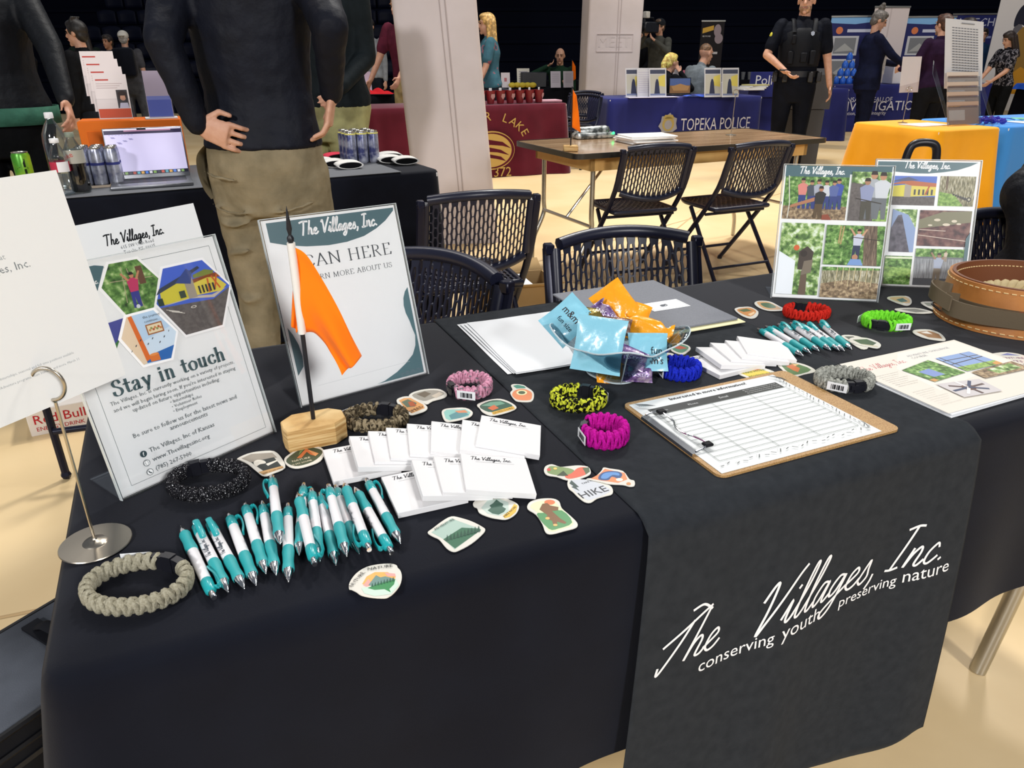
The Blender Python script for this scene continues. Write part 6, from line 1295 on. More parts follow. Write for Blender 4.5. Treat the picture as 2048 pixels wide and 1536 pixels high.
person('person with long dark hair in a patterned black and white blouse', 7.25, 11.7, 1.75, 1.50, vox=.012, fem=True, lh=(-.12, .35, .98), rh=(.16, .36, .95), lean=.12, top=mat('speckled_blouse', '#1b1b20', .8, ramp=(28, 3, [(.5, '#17171c'), (.56, '#8d8a92'), (.62, '#1d1d22')])), pants=fab('black_trousers', '#0f1012'), sleeve='short', hair='#1f1512', hstyle='long', head=(0, -.3))
# ------------------------------------------------------------------ on and around the left black table
ZL = .7452
def on_left(px, py): return flo(px, py, ZL)
LA = math.radians(28.8)
ALU = mat('laptop_aluminium', '#8d8f94', .35, .9)
t = thing('laptop', 'open silver laptop showing a pale spreadsheet on the black table', 'laptop', (-1.575, 2.955, ZL), math.radians(25))
b = MB(); b.box(0, 0, 0, .305, .215, .013, bev=.004, seg=2); b.build('base', ALU, t)
b = MB(); b.box(.02, .085, .0131, .285, .195, .0145, bev=.001); b.build('keyboard', BLKPL, t)
b = MB(); b.box(.10, .015, .0131, .205, .078, .0136); b.build('trackpad', mat('trackpad', '#9a9ca0', .3, .6), t)
Xs = M.Translation((0, .214, .012)) @ M.Rotation(math.radians(-14) + PI/2, 4, 'X')
b = MB(); b.box(0, 0, -.005, .305, .205, 0, bev=.002); 
A = Art(BLKPL); A.z0 = .0003; A.r(mat('screen_lavender', '#cfc8ea', .3, emit=('#cfc8ea', .55)), 5, 16, 300, 201)
scr = lambda c, e=.5: mat('screen_' + c[1:], c, .3, emit=(c, e))
A.r(scr('#3a3350', .3), 5, 180, 300, 196); A.r(scr('#b98aa6', .4), 80, 190, 260, 196); A.r(scr('#e6e2f4', .6), 5, 196, 300, 201); A.r(BLKPL, 130, 195, 165, 202)
for k in range(8): A.r(scr('#a9a3c8', .4), 20 + 12*k, 176, 28 + 12*k, 178)
for k in range(14): A.r(scr('#8f8ab0', .35), 24 + (k*23) % 90, 140 + (k*7) % 30, 38 + (k*23) % 90, 141.5 + (k*7) % 30)
A.r(scr('#2b2a3c', .2), 5, 16, 300, 30)
for k in range(17): A.r(scr(('#4a7ad0', '#d8d8e0', '#7fa35a', '#3b3b48', '#c0564a', '#5aa0b0', '#d0a050')[k % 7], .5), 24 + k*15.6, 18.5, 35 + k*15.6, 28)
q = b.build('lid', ALU, t); q.matrix_local = Xs
q = A.b.build('screen', A.mats, t, 0); q.matrix_local = Xs
ORP = mat('orange_board', '#e2701f', .6)
t = thing('orange_display_box', 'bright orange display box standing behind the laptop', 'display box', (-1.83, 3.28, ZL), math.radians(22))
b = MB(); b.box(0, 0, 0, .405, .18, .232, bev=.004); b.build('box_body', ORP, t)
b = MB(); b.box(.03, -.003, .02, .375, .001, .19, bev=.001); b.build('front_panel', mat('deep_orange_panel', '#d4651c', .6), t)
# leaflet rack on the orange box
u = V((math.cos(.384), math.sin(.384), 0)); n = V((-u.y, u.x, 0))
t = thing('leaflet_rack', 'clear tiered rack of white leaflets on the orange box', 'brochure holder', X=frame(V((-1.745, 3.31, ZL + .2325)), u, V((0, 0, 1))))
tilt = .34
def leaf(name, x, back, z, w, h, par, art=None, m=None):
    A = Art(m or flat('#e9dcd8', .5)); A.sheet(w*1000, h*1000, .002)
    if art: art(A, w*1000, h*1000)
    o = A.b.build(name, A.mats, par, 0); o.matrix_local = M.Translation((x, z, -back)) @ M.Rotation(-tilt, 4, 'X'); return o
for k in range(4):
    def art(A, w, h, k=k):
        A.r('#c2453a', 8, h-26, 58, h-20)
        for q in range(3): A.r('#c9b3b0', 8, h-40-9*q, w-20-10*q, h-37-9*q)
        if k == 0: A.r('#3a3436', w*.62, 44, w-6, 120); A.c('#c48f74', w*.8, 92, 13, 17); A.p('#2e1d18', [(w*.68, 60), (w*.66, 108), (w*.8, 117), (w*.93, 108), (w*.9, 60), (w*.87, 96), (w*.73, 96)]); A.p('#c9c3d4', [(w*.66, 44), (w*.95, 44), (w*.92, 66), (w*.7, 66)]); A.r('#d0522a', 2, 4, w-2, 42)
    o = leaf('leaflet', .0 - .012*k, .012 + .020*k, .006 + .030*k, .128, .185, t, art)
for k in range(4):
    b = MB(); b.box(-.004, 0, .004, .136, .085 + .0*k, .006, bev=.001); o = b.build('acrylic_tier', ACR, t, 20); o.matrix_local = M.Translation((-.012*k, .004 + .030*k, -.012 - .020*k)) @ M.Rotation(-tilt, 4, 'X')
t = thing('leaflet_stand', 'clear stand with a lavender and blue leaflet on the right of the orange box', 'brochure holder', X=frame(V((-1.575, 3.40, ZL + .2325)), u, V((0, 0, 1))))
def art2(A, w, h): A.r('#5a66b8', 2, 4, w-2, h*.38); A.r('#7d86c9', 2, h*.38, w-2, h*.46)
leaf('leaflet', 0, .02, .004, .10, .20, t, art2, flat('#b9a9b9', .5))
b = MB(); b.box(-.004, 0, .004, .104, .21, .006, bev=.001); o = b.build('acrylic_front', ACR, t, 20); o.matrix_local = M.Translation((0, .004, -.02)) @ M.Rotation(-tilt, 4, 'X')
b = MB(); b.box(0, 0, 0, .13, .09, .004); o = b.build('paper_stack', WHITE, None); o.matrix_world = TR(-1.585, 3.385, ZL + .233, .45); tag(o, 'small white paper stack on the right of the orange box', 'paper')
# drinks
CLEARP = clear('clear_bottle_plastic', '#eef4f6', .05, .10)
def bottle(label, px, py, Y, r, h, cap, liquid=None, labelc=None, cz=(.4, .6), ribs=False, txt=None):
    p = at_depth(px, py, Y); t = thing('drink_bottle', label, 'bottle', (p.x, p.y, ZL))
    pr_ = [(r*.85, 0), (r, .008), (r, h*.25)] + ([(r*(.97 if q % 2 else 1.0), h*(.05 + .032*q)) for q in range(1, 16)][0:0] if not ribs else []) + [(r, h*.62), (r*.92, h*.72), (r*.6, h*.83), (.014, h*.90), (.013, h*.93)]
    if ribs: pr_ = [(r*.85, 0)] + [(r*(.94 if q % 2 else 1.0), .008 + h*.62*q/18) for q in range(19)] + [(r*.92, h*.72), (r*.6, h*.83), (.014, h*.90), (.013, h*.93)]
    b = MB(); b.lathe(pr_, 24); b.build('bottle_body', CLEARP, t, 60)
    b = MB(); b.lathe([(.0155, h*.925), (.016, h*.93), (.016, h*.99), (.0145, h)], 20); b.build('bottle_cap', cap, t)
    if liquid: b = MB(); b.lathe([(r*.82, .004), (r*.96, .01), (r*.97, h*.25), (r*.86, h*.36), (r*.96, h*.5), (r*.95, h*.54)], 24); b.build('drink', liquid, t, 60)
    if labelc:
        b = MB(); b.lathe([(r*1.012, h*cz[0]), (r*1.012, h*cz[1])], 28, cap=False)
        mm = [labelc[0]]
        if len(labelc) > 1: mm.append(labelc[1]); [b.mi.__setitem__(i, 1) for i in range(len(b.mi)) if (i % 28) in range(22, 28)]
        if txt:
            mm.append(flat(txt[1]))
            a0 = -PI/2 - .3; b.text(txt[0], 0, 0, txt[2], 0, len(mm)-1, 'c', fn=lambda a, c: ((r*1.02)*math.cos(a0 + a/r), (r*1.02)*math.sin(a0 + a/r), h*(cz[0]*.55 + cz[1]*.45) + c - txt[2]*.2), rot=txt[3])
        b.build('label', mm, t, 60)
    return t
bottle('tall clear water bottle with a white cap behind the smaller one', 114, 300, 3.05, .044, .285, WHITEPL)
bottle('small clear water bottle with a red and white label', 122, 340, 2.88, .033, .205, WHITEPL, None, (flat('#b5344a'), flat('#e8e6ea')), (.42, .60), True)
bottle('cola bottle with a grey label and dark drink, beside the cans', 155, 340, 2.93, .035, .222, mat('grey_green_cap', '#7d8778', .5), mat('cola', '#140a08', .15, coat=.5), (mat('silver_label', '#a9a79c', .4),), (.50, .72), False, ('Coke', '#c23a3a', .026, .4))
def can(label, p, r, h, body, group=None, txt=None, bands=()):
    t = thing('drink_can', label, 'can', (p[0], p[1], ZL), group=group)
    b = MB(); b.lathe([(r*.8, 0), (r*.98, .006), (r, .012), (r, h*.88), (r*.86, h*.97)], 20, cap=False); ms = [body]
    for z0, z1, c_ in bands: ms.append(c_); b.lathe([(r*1.006, h*z0), (r*1.006, h*z1)], 20, len(ms)-1, cap=False)
    if txt: ms.append(flat(txt[1])); a0 = -PI/2 + .5; b.text(txt[0], 0, 0, txt[2], 0, len(ms)-1, 'c', fn=lambda a, c: (r*1.012*math.cos(a0 + a/r), r*1.012*math.sin(a0 + a/r), h*.34 + c), res=2)
    b.build('can_body', ms, t, 50); b = MB(); b.lathe([(r*.86, h*.965), (r*.88, h), (r*.82, h*.998), (r*.80, h*.98), (.001, h*.98)], 20, cap=False); b.build('can_lid', STEEL, t); return t
GC = mat('lime_can', '#6fae2c', .3, .3, ramp=(12, 2, [(.35, '#4f9a2c'), (.6, '#a3c92f')]))
p = at_depth(45, 330, 3.14); can('lime green drink can at the far left of the black table', p, .034, .128, GC, None, ('4', '#15210f', .085))
SLV = mat('silver_can', '#a9acbd', .3, .6, ramp=(30, 3, [(.3, '#6a6f92'), (.55, '#c9ccd8')]))
c0 = None; i = 0
for r_ in range(3):
    for c_ in range(3):
        q = V((-1.725, 3.06, 0)) + u*.056*c_ + n*.056*r_
        if c0 is None: c0 = can('slim silver and blue energy drink can in the cluster left of the laptop', q, .0265, .150, SLV, 'slim cans left of the laptop', None, [(.55, .62, flat('#3a4080'))])
        else: o = dup(c0, TR(q.x, q.y, ZL))
c1 = None
for r_ in range(3):
    for c_ in range(3):
        q = V((-.775, 3.72, 0)) + V((math.cos(LA), math.sin(LA), 0))*.056*c_ + V((-math.sin(LA), math.cos(LA), 0))*.056*r_
        X = TR(q.x, q.y, ZL)
        if c1 is None: c1 = can('slim dark blue and silver can in the block at the right of the black table', q, .0265, .150, mat('blue_silver_can', '#6a6f92', .3, .6, ramp=(22, 3, [(.38, '#454a78'), (.6, '#b9bccb')])), 'slim cans in the block by the white sleeves', None, [(.9, .95, flat('#d8cf7a'))])
        else: dup(c1, X)
p = on_left(182, 374)
t = thing('phone', 'phone in a beige case lying in front of the cola bottle', 'phone', (p.x, p.y, ZL), .45); b = MB(); b.prism(rrect(-.075, -.037, .075, .037, .01), 0, .009); b.build('phone_case', mat('beige_case', '#c9b6a0', .5), t); b = MB(); b.prism(rrect(-.072, -.034, .072, .034, .009), .009, .0098); b.build('phone_screen', mat('black_glass', '#0b0b0e', .08), t)
WK = mat('white_foam', '#d9d7d2', .7)
def sleeve(label, p, rz, m, z=0):
    t = thing('can_sleeve', label, 'can sleeve', (p[0], p[1], ZL + z), rz, 'flattened can sleeves'); b = MB()
    pr2 = lambda k: [(.062*math.cos(a)*k, 0, .017 + .016*math.sin(a)*k) for a in [2*PI*i/24 for i in range(24)]]
    b.loft([[(x, -.05, z_) for x, y, z_ in pr2(1)], [(x, .05, z_) for x, y, z_ in pr2(1)], [(x, .05, z_) for x, y, z_ in pr2(.86)], [(x, -.05, z_) for x, y, z_ in pr2(.86)]], closed=True); b.build('foam_sleeve', m, t, 50)
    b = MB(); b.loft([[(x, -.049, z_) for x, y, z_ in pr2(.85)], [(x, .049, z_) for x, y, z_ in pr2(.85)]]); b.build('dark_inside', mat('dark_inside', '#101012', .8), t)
sleeve('red flattened can sleeve behind the white ones', (-.885, 3.875), .45, mat('red_foam', '#c8304a', .6)); sleeve('nearest white can sleeve left of the can block', (-.765, 3.575), .42, WK); sleeve('middle white can sleeve left of the can block', (-.845, 3.63), .42, WK, .0); sleeve('left white can sleeve beside the red one', (-.915, 3.685), .42, WK)
sleeve('nearest white can sleeve at the right end of the black table', (-.52, 3.72), .35, WK); sleeve('middle white can sleeve at the right end of the black table', (-.60, 3.77), .35, WK); sleeve('farthest white can sleeve at the right end of the black table', (-.62, 3.90), .35, WK)
t = thing('drink_carton', 'white and red energy drink carton on the floor under the paper sign', 'carton', (-1.70, 2.30, 0), .50)
A = Art(flat('#e6dfd8', .5)); 
b = MB(); b.box(0, 0, 0, .40, .20, .10, bev=.003); b.build('carton', flat('#e0d8d0', .5), t)
b = MB(); Xf = frame((.0, -.001, 0), (1, 0, 0), z=(0, -1, 0)); b.text('Red Bull', .02, .045, .05, 0, 0, 'l', X=Xf, wmax=.16); b.text('ENERGY DRINK', .022, .018, .02, 0, 0, 'l', X=Xf, wmax=.15); b.build('carton_lettering', flat('#b5202c'), t, 0)
b = MB(); b.ball((.29, -.001, .055), (.03, .002, .022), 12); b.build('yellow_disc', flat('#e0a82c'), t)
t = thing('chair_frame', 'dark steel chair frame standing beside the carton at the left', 'chair', (-1.42, 2.02, 0), .3)
for x in (0, .16): b = MB(); b.tube([(x, 0, .02), (x - .02, .05, .46)], .012, 8); b.ball((x, 0, .016), .016, 8); b.build('leg', NAVYSTEEL, t)
b = MB(); b.cyl((0, 0, .17), (.16, 0, .17), .010); b.build('stretcher', NAVYSTEEL, t)
# rolling case at the lower left
t = thing('rolling_case', 'dark grey fabric rolling case on the floor at the lower left corner', 'suitcase', (-.705, 1.0, 0), math.radians(240))
GF = mat('grey_mesh_fabric', '#5a5e66', .75, bump=(900, .5, .001), noise=(5, '#42454b', .4, .6)); BF = mat('black_fabric_trim', '#1b1c20', .7)
b = MB(); pl_ = rrect(0, 0, .50, .20, .05, 6)
b.loft([[(x*k + .25*(1-k), y*k + .10*(1-k), z) for x, y in pl_] for z, k in ((.0, .96), (.02, 1), (.40, 1), (.43, .985))]); b.build('case_body', BF, t, 40)
b = MB(); b.loft([[(x*k + .25*(1-k), y*k + .10*(1-k), z) for x, y in pl_] for z, k in ((.43, .955), (.4345, .93), (.436, .88))]); b.build('top_panel', GF, t, 40)
for z, k in ((.43, .985), (.40, 1.005)):
    b = MB(); b.tube([(x*k + .25*(1-k), y*k + .10*(1-k), z) for x, y in pl_], .005, 6, closed=True); b.build('piping', mat('black_piping', '#0d0d10', .4), t)
b = MB(); b.box(.11, .03, .436, .135, .17, .441); b.tube(catmull([(.12, .05, .44), (.12, .08, .456), (.12, .13, .456), (.12, .16, .44)], 5), .010, 8, flat=.5); b.build('grab_handle', BF, t)
b = MB(); b.lathe([(.001, .006), (.006, .006), (.009, .002), (.009, 0)], 12, X=frame((.38, .2035, .30), (1, 0, 0), z=(0, 1, 0))); b.build('snap', mat('aged_brass', '#8f7d55', .35, .9), t)
b = MB(); b.box(.10, .2005, .37, .42, .203, .378); b.build('zipper', mat('zip_teeth', '#2d2e33', .4, .5), t)

# ------------------------------------------------------------------ behind the right end
t = thing('suitcase', 'dark suitcase standing behind the collage signs, its loop handle raised', 'suitcase', (1.30, 2.42, 0), -.1)
b = MB(); b.box(-.19, -.11, .05, .19, .11, .60, bev=.04, seg=3); b.build('case_shell', BF, t, 40)
b = MB(); b.tube(catmull([(-.040, 0, .86), (-.047, 0, .90), (-.040, 0, .955), (-.02, 0, .972), (.02, 0, .972), (.040, 0, .955), (.047, 0, .90), (.040, 0, .86)], 5), .0125, 10); b.tube([(-.042, 0, .862), (.042, 0, .862)], .012, 8); b.build('grip', BLKPL, t)
for x in (-.038, .038): b = MB(); b.cyl((x, 0, .58), (x, 0, .87), .008); b.build('telescopic_rod', STEEL, t)
for x in (-.15, .15): b = MB(); b.lathe([(.03, -.015), (.032, 0), (.03, .015)], 16, X=frame((x, .10, .032), (0, 1, 0), z=(1, 0, 0))); b.build('wheel', BLKPL, t)
JK = mat('black_nylon', '#15161b', .55, bump=(14, .8, .02))
t = thing('jacket', 'black jacket heaped over the dark chair at the right edge', 'jacket', (1.67, 2.18, .05), .4)
b = MB()
for q in (((-.22, 0, .82), (.24, .02, .84), .09, .10), ((-.2, -.05, .60), (.22, -.06, .62), .12, .13), ((-.18, -.12, .46), (.2, -.14, .46), .10, .12), ((-.22, -.02, .80), (-.26, -.12, .42), .08, .07), ((.24, .0, .82), (.30, -.12, .44), .10, .08)): b.caps(q[0], q[1], q[2], q[3], 12)
b.build('jacket_body', JK, t, 0, mods=[('REMESH', dict(mode='VOXEL', voxel_size=.012, use_smooth_shade=True)), ('SMOOTH', dict(iterations=6, factor=.5))])
b = MB(); b.caps((-.02, -.17, .74), (.18, -.20, .56), .055, .045, 12); b.build('sleeve', mat('dark_grey_nylon', '#2c2e33', .55, bump=(14, .8, .02)), t, 0)
t = thing('backpack', 'dark olive backpack at the right edge in front of the blue table', 'backpack', (2.20, 2.98, 0), .3)
b = MB(); b.caps((0, 0, .30), (0, 0, .80), .19, .17, 16); b.caps((-.05, -.12, .35), (-.04, -.12, .62), .12, .11, 12); b.caps((.1, -.08, .4), (.1, -.08, .78), .12, .11, 12); b.build('pack_body', mat('dark_olive_nylon', '#2a2e28', .65, bump=(16, .6, .015)), t, 0, mods=[('REMESH', dict(mode='VOXEL', voxel_size=.014, use_smooth_shade=True)), ('SMOOTH', dict(iterations=5, factor=.5))])
b = MB(); b.tube(catmull([(-.10, -.17, .35), (-.16, -.15, .6), (-.10, -.10, .86), (0, -.04, .98)], 5), .02, 8, flat=.4); b.build('strap', BF, t)
b = MB(); b.box(-.24, -.2, 0, .24, .2, .12, bev=.03); b.build('pack_bottom', BF, t)

# ------------------------------------------------------------------ on the bare wooden table
ZW = .7412
p = flo(1141, 302, ZW); t = thing('desk_flag', 'small orange flag on the bare wooden table', 'flag', (p.x, p.y, ZW))
b = MB(); b.box(-.04, -.03, 0, .04, .03, .03, bev=.004); b.build('wooden_base', PINE, t); b = MB(); b.cyl((0, 0, .02), (0, 0, .33), .0035); b.build('pole', BLKPL, t)
b = MB(); b.grid(lambda u_, v_: (.004 + .05*u_*(.4 + .6*v_), .012*math.sin(5*v_ + 3*u_), .315 - .19*v_ - .03*u_), 8, 10); b.build('flag_cloth', ORANGE, t, 80, mods=[('SOLIDIFY', dict(thickness=.001))])
p = flo(1290, 284, ZW)
for k in range(5):
    b = MB(); b.box(-.15, -.11, 0, .15, .11, .008, bev=.003); o = b.build('folded_napkin', mat('white_napkin', '#e9e6e1', .8), None); o.matrix_world = TR(p.x + .012*math.sin(k*2), p.y + .01*math.cos(k*3), ZW + .0085*k, .35 + .1*math.sin(k)); tag(o, 'white folded cloth in the stack on the bare wooden table', 'napkin', 'stack of folded white cloths')
p = flo(1188, 276, ZW)
t = thing('electronic_device', 'silver electronic gadget with a green light on the wooden table', 'gadget', (p.x, p.y, ZW), .4)
b = MB(); b.box(-.14, -.05, 0, .13, .05, .035, bev=.012, seg=2); b.caps((-.1, .02, .04), (.08, .0, .045), .03, .03, 10); b.build('shell', mat('grey_gadget', '#8b908f', .35, .5, ramp=(30, 3, [(.4, '#4c5150'), (.6, '#c4c8c6')])), t)
b = MB(); b.ball((.11, -.052, .03), .009, 8); b.build('green_light', mat('green_led', '#35e07a', .4, emit=('#30ff80', 3)), t)
p = flo(1462, 270, ZW); 
def wireholder(label, loc, h, par=None):
    t = thing('wire_sign_holder', label, 'sign holder', loc); b = MB(); b.lathe([(.035, 0), (.035, .002), (.012, .004), (.003, .008)], 20); b.build('base_disc', BR, t); b = MB(); b.cyl((0, 0, .005), (0, 0, h), .0025); b.build('rod', BR, t)
    b = MB(); b.tube([(.018*math.sin(a), -.002, h + .018 - .018*math.cos(a)) for a in [5.6*i/16 for i in range(17)]], .003, 6); b.build('spiral_clip', BR, t); return t
wireholder('empty wire sign holder with a ring top on the wooden table', (p.x, p.y, ZW), .24)

# ------------------------------------------------------------------ lettering and emblems on the far cloths
def front(corner, ang):
    a = math.radians(ang); u_ = V((math.cos(a), math.sin(a), 0)); n_ = V((u_.y, -u_.x, 0)); return frame(V((corner[0], corner[1], 0)) + n_*.030, u_, V((0, 0, 1)))
GOLD = mat('gold_print', '#c2a25c', .6)
sch = bpy.data.objects['school_table']; Lx = front((0, 0), 0)
b = MB(); tw = 'SILVER LAKE'
for i, ch in enumerate(tw):
    if ch == ' ': continue
    a = math.radians(160 - 13.2*i); x, z = 1.29 + .40*math.cos(a), .30 + .29*math.sin(a); b.text(ch, x, z, .125, 0, 0, 'c', rot=a - PI/2)
o = b.build('gold_lettering', GOLD, sch, 0); o.matrix_local = Lx; b = MB(); b.text('372', 1.42, .01, .10, 0, 0, 'c', wmax=.20); o = b.build('gold_number', GOLD, sch, 0); o.matrix_local = Lx
b = MB(); b.poly(circ(.27, 40, 1.29, .285, .20), 0, 0); b.poly(circ(.255, 40, 1.30, .285, .185), .0008, 1); b.poly(circ(.24, 40, 1.285, .285, .172), .0014, 0)
for q in ([(1.10, .33), (1.25, .40), (1.42, .37), (1.52, .30), (1.42, .33), (1.28, .345), (1.18, .33)], [(1.06, .28), (1.22, .33), (1.40, .29), (1.50, .23), (1.36, .265), (1.20, .28)], [(1.10, .21), (1.24, .255), (1.40, .22), (1.46, .17), (1.34, .20), (1.22, .22)]): b.poly(q, .002, 1)
o = b.build('gold_emblem', [GOLD, MAROON], sch, 0); o.matrix_local = Lx
WPR = mat('white_print', '#c9c8d2', .6)
pol = bpy.data.objects['police_table']; b = MB(); b.text('TOPEKA POLICE', .94, .36, .145, 0, 0, 'l', wmax=.95, sy=1.55); o = b.build('police_lettering', WPR, pol, 0); o.matrix_local = Lx
b = MB(); s8 = [(.77 + (.13 if i % 2 else .105)*math.cos(2*PI*i/14 + .1), .43 + (.14 if i % 2 else .11)*math.sin(2*PI*i/14 + .1)) for i in range(14)]; b.poly(s8, 0, 0); b.poly(circ(.08, 20, .77, .44, .085), .001, 1); b.poly(circ(.05, 20, .77, .43, .055), .0016, 0); b.poly([(.65, .34), (.89, .34), (.86, .29), (.68, .29)], .001, 0); b.poly([(.69, .50), (.85, .50), (.82, .545), (.72, .545)], .001, 1)
o = b.build('badge_emblem', [mat('silver_print', '#8f8d92', .5), mat('gold_badge_print', '#a08d4e', .5)], pol, 0); o.matrix_local = Lx
kb = bpy.data.objects['investigation_table']; b = MB(); b.text('KANSAS BUREAU OF', .12, .475, .10, 0, 0, 'l', wmax=.95); b.text('INVESTIGATION', .10, .335, .16, 0, 0, 'l', wmax=1.55); b.text('dedication, service, integrity', .1, .27, .06, 0, 0, 'l', wmax=.9); o = b.build('white_lettering', WPR, kb, 0); o.matrix_local = Lx
b = MB(); b.poly(circ(.17, 28, -.06+.12, .42), 0, 0); b.poly(circ(.13, 28, .06, .42), .001, 1); b.poly(circ(.09, 20, .06, .42), .0016, 0); o = b.build('seal_emblem', [WPR, NAVY], kb, 0); o.matrix_local = Lx @ TR(-.12, 0, 0)
fp_ = bpy.data.objects['far_police_table']; 
t = thing('draped_sign', 'navy cloth panel with partly hidden police lettering left of the officer', 'sign', X=front((3.5, 11.5), 6)); b = MB(); b.box(-.05, .64, -.03, .75, .98, 0, bev=.004); b.build('panel', NAVY, t); b = MB(); b.text('Police', .03, .81, .14, .001, 0, 'l', wmax=.42); b.build('panel_lettering', WPR, t, 0)

# ------------------------------------------------------------------ things on the far tables
RC = mat('red_cup', '#7d1c26', .45)
cup = None
for k in range(8):
    q = V((-1.42, 7.75, 0)) + V((math.cos(D(22)), math.sin(D(22)), 0))*(1.13 + .112*k) + V((-math.sin(D(22)), math.cos(D(22)), 0))*.14
    if cup is None:
        cup = thing('party_cup', 'red paper cup with a white crest in the row on the maroon table', 'cup', (q.x, q.y, .745), D(22), 'red cups on the maroon table')
        b = MB(); b.lathe([(.036, 0), (.053, .128), (.056, .13), (.051, .129), (.035, .004), (.001, .004)], 20, cap=False); b.build('cup_body', RC, cup)
        b = MB(); b.poly([(.022, .02), (.026, -.01), (.0, -.038), (-.026, -.01), (-.022, .02)], 0, 0, X=frame((0, -.050, .078), (1, 0, 0), z=(0, -1, -.13))); b.build('crest', flat('#b98f90'), cup, 0)
        b = MB(); b.box(-.02, -.004, .08, .015, 0, .155, bev=.001); b.build('tissue', WHITE, cup)
    else: dup(cup, TR(q.x, q.y, .745, D(22) + .1*k))
b = MB(); b.box(-.14, -.1, 0, .14, .1, .02, bev=.003); o = b.build('paper_stack', flat('#d8a9b4'), None); o.matrix_world = TR(.40, 8.72, .745, .3); tag(o, 'pinkish paper stack at the right end of the maroon table', 'paper')
def easel(label, p, w, h, art, rz, base='#e4e4e8'):
    t = thing('table_sign', label, 'sign', X=TR(p[0], p[1], p[2] if len(p) > 2 else .745, rz) @ M.Rotation(PI/2 - .2, 4, 'X')); A = Art(flat(base, .4)); A.sheet(w*1000, h*1000, .003); art(A, w*1000, h*1000); A.b.build('poster', A.mats, t, 0)
    b = MB(); b.add([(w*.3, .01, -.004), (w*.7, .01, -.004), (w*.5, h*.7, -.004), (w*.5, .012, -.09)], [(0, 3, 2), (3, 1, 2), (0, 1, 3), (0, 2, 1)]); b.build('prop_foot', ACR, t, 20)
def copart(A, w, h): A.r('#3f4456', 14, h*.80, w-14, h*.94); A.r('#a9a79c', 14, h*.12, w-14, h*.78); A.p('#c2b45a', [(w*.55, h*.4), (w-14, h*.35), (w-14, h*.78), (w*.55, h*.7)]); A.p('#30344a', [(w*.30, h*.12), (w*.62, h*.12), (w*.56, h*.52), (w*.5, h*.62), (w*.42, h*.62), (w*.36, h*.5)]); A.r('#6a7392', 14, h*.06, w-14, h*.12)
def textart(A, w, h): [A.r('#a7a3b4', 18, h*.84 - k*h*.075, w-30-(k % 3)*14, h*.86 - k*h*.075) for k in range(10)]
for px, a_, lab in ((1268, copart, 'leftmost framed poster on the navy police table'), (1291, textart, 'text sheet second from left on the navy police table'), (1315, copart, 'framed poster left of the police table laptop'), (1425, copart, 'framed poster right of the seated person in the grey hoodie'), (1460, copart, 'rightmost framed poster, behind the white bucket')):
    q = flo(px, 194.5, .745); easel(lab, (q.x - .1, q.y), .225, .33, a_, .25, '#b9b9be')
q = flo(1338, 191, .745); t = thing('laptop', 'dark laptop with a desert wallpaper on the navy police table', 'laptop', (q.x, q.y, .745), .2)
b = MB(); b.box(0, 0, 0, .30, .2, .015, bev=.003); b.build('base', BLKPL, t); A = Art(BLKPL); A.sheet(290, 190, .006); A.r(scr('#4a5a80', .25), 8, 100, 282, 182); A.r(scr('#7a5a3a', .3), 8, 10, 282, 100); A.p(scr('#9a7448', .3), [(30, 90), (150, 120), (270, 88), (250, 40), (60, 40)]); o = A.b.build('screen', A.mats, t, 0); o.matrix_local = TR(.005, .02, .015) @ M.Rotation(PI/2 - .12, 4, 'X')
q = flo(1452, 193, .745); t = thing('bucket', 'white plastic bucket on the navy police table', 'bucket', (q.x, q.y, .745)); b = MB(); b.lathe([(.075, 0), (.095, .155), (.1, .16), (.09, .158), (.07, .01), (.001, .01)], 24, cap=False); b.build('bucket_wall', WHITEPL, t)
q = flo(1420, 193, .745); b = MB(); b.grid(lambda u_, v_: (-.35 + .7*u_, -.08 + .16*v_, .012 + .012*math.sin(14*u_)*math.cos(9*v_)), 20, 8); o = b.build('blue_giveaways', mat('bright_blue_cloth2', '#4a66c8', .7), None); o.location = (q.x, q.y, .745); o.rotation_euler = (0, 0, .25); tag(o, 'pile of bright blue giveaways along the police table front', 'giveaway')
q = flo(1300, 195, .745); b = MB(); b.box(-.3, -.1, 0, .35, .08, .004); o = b.build('paper_sheet', flat('#c9c4d6'), None); o.matrix_world = TR(q.x, q.y + .05, .745, .25); tag(o, 'pale papers along the front of the navy police table', 'paper')
for k in range(4):
    b = MB(); b.box(-.16, -.12, 0, .16, .12, .018, bev=.004); o = b.build('notebook', flat(('#d8d8dc', '#e0dccf', '#c9c9cf', '#b9b07a')[k]), None); q = flo(1500, 180, .745); o.matrix_world = TR(q.x + .03*k, q.y + .02*k, .745 + .0185*k, .2 + .1*k); tag(o, ('lowest', 'second', 'third', 'top')[k] + ' pale booklet of the pile at the right of the police table', 'booklet', 'booklets on the police table')
def cone(label, p, h=.30): 
    t = thing('traffic_cone', label, 'cone', (p[0], p[1], .745)); b = MB(); b.lathe([(.085, .01), (.02, h), (.001, h)], 20, cap=False); b.build('cone_body', mat('cone_orange', '#f0642a', .5), t); b = MB(); b.box(-.1, -.1, 0, .1, .1, .012, bev=.004); b.build('cone_base', mat('cone_orange', '#f0642a', .5), t)
cone('small orange cone on the far table behind the grey hoodie', (3.75, 15.8)); 
t = thing('banner_stand', 'tall orange feather flag beside the column at the far black table', 'flag', (.95, 12.5, .745)); b = MB(); b.cyl((0, 0, 0), (0, 0, .4), .008); b.build('pole', BLKPL, t); b = MB(); b.prism([(0, .08), (.07, .12), (.06, .3), (0, .4)], -.003, .003, X=frame((0, 0, 0), (1, 0, 0), y=(0, 0, 1))); b.build('flag_cloth', mat('orange_flag_cloth', '#ff7a14'), t)
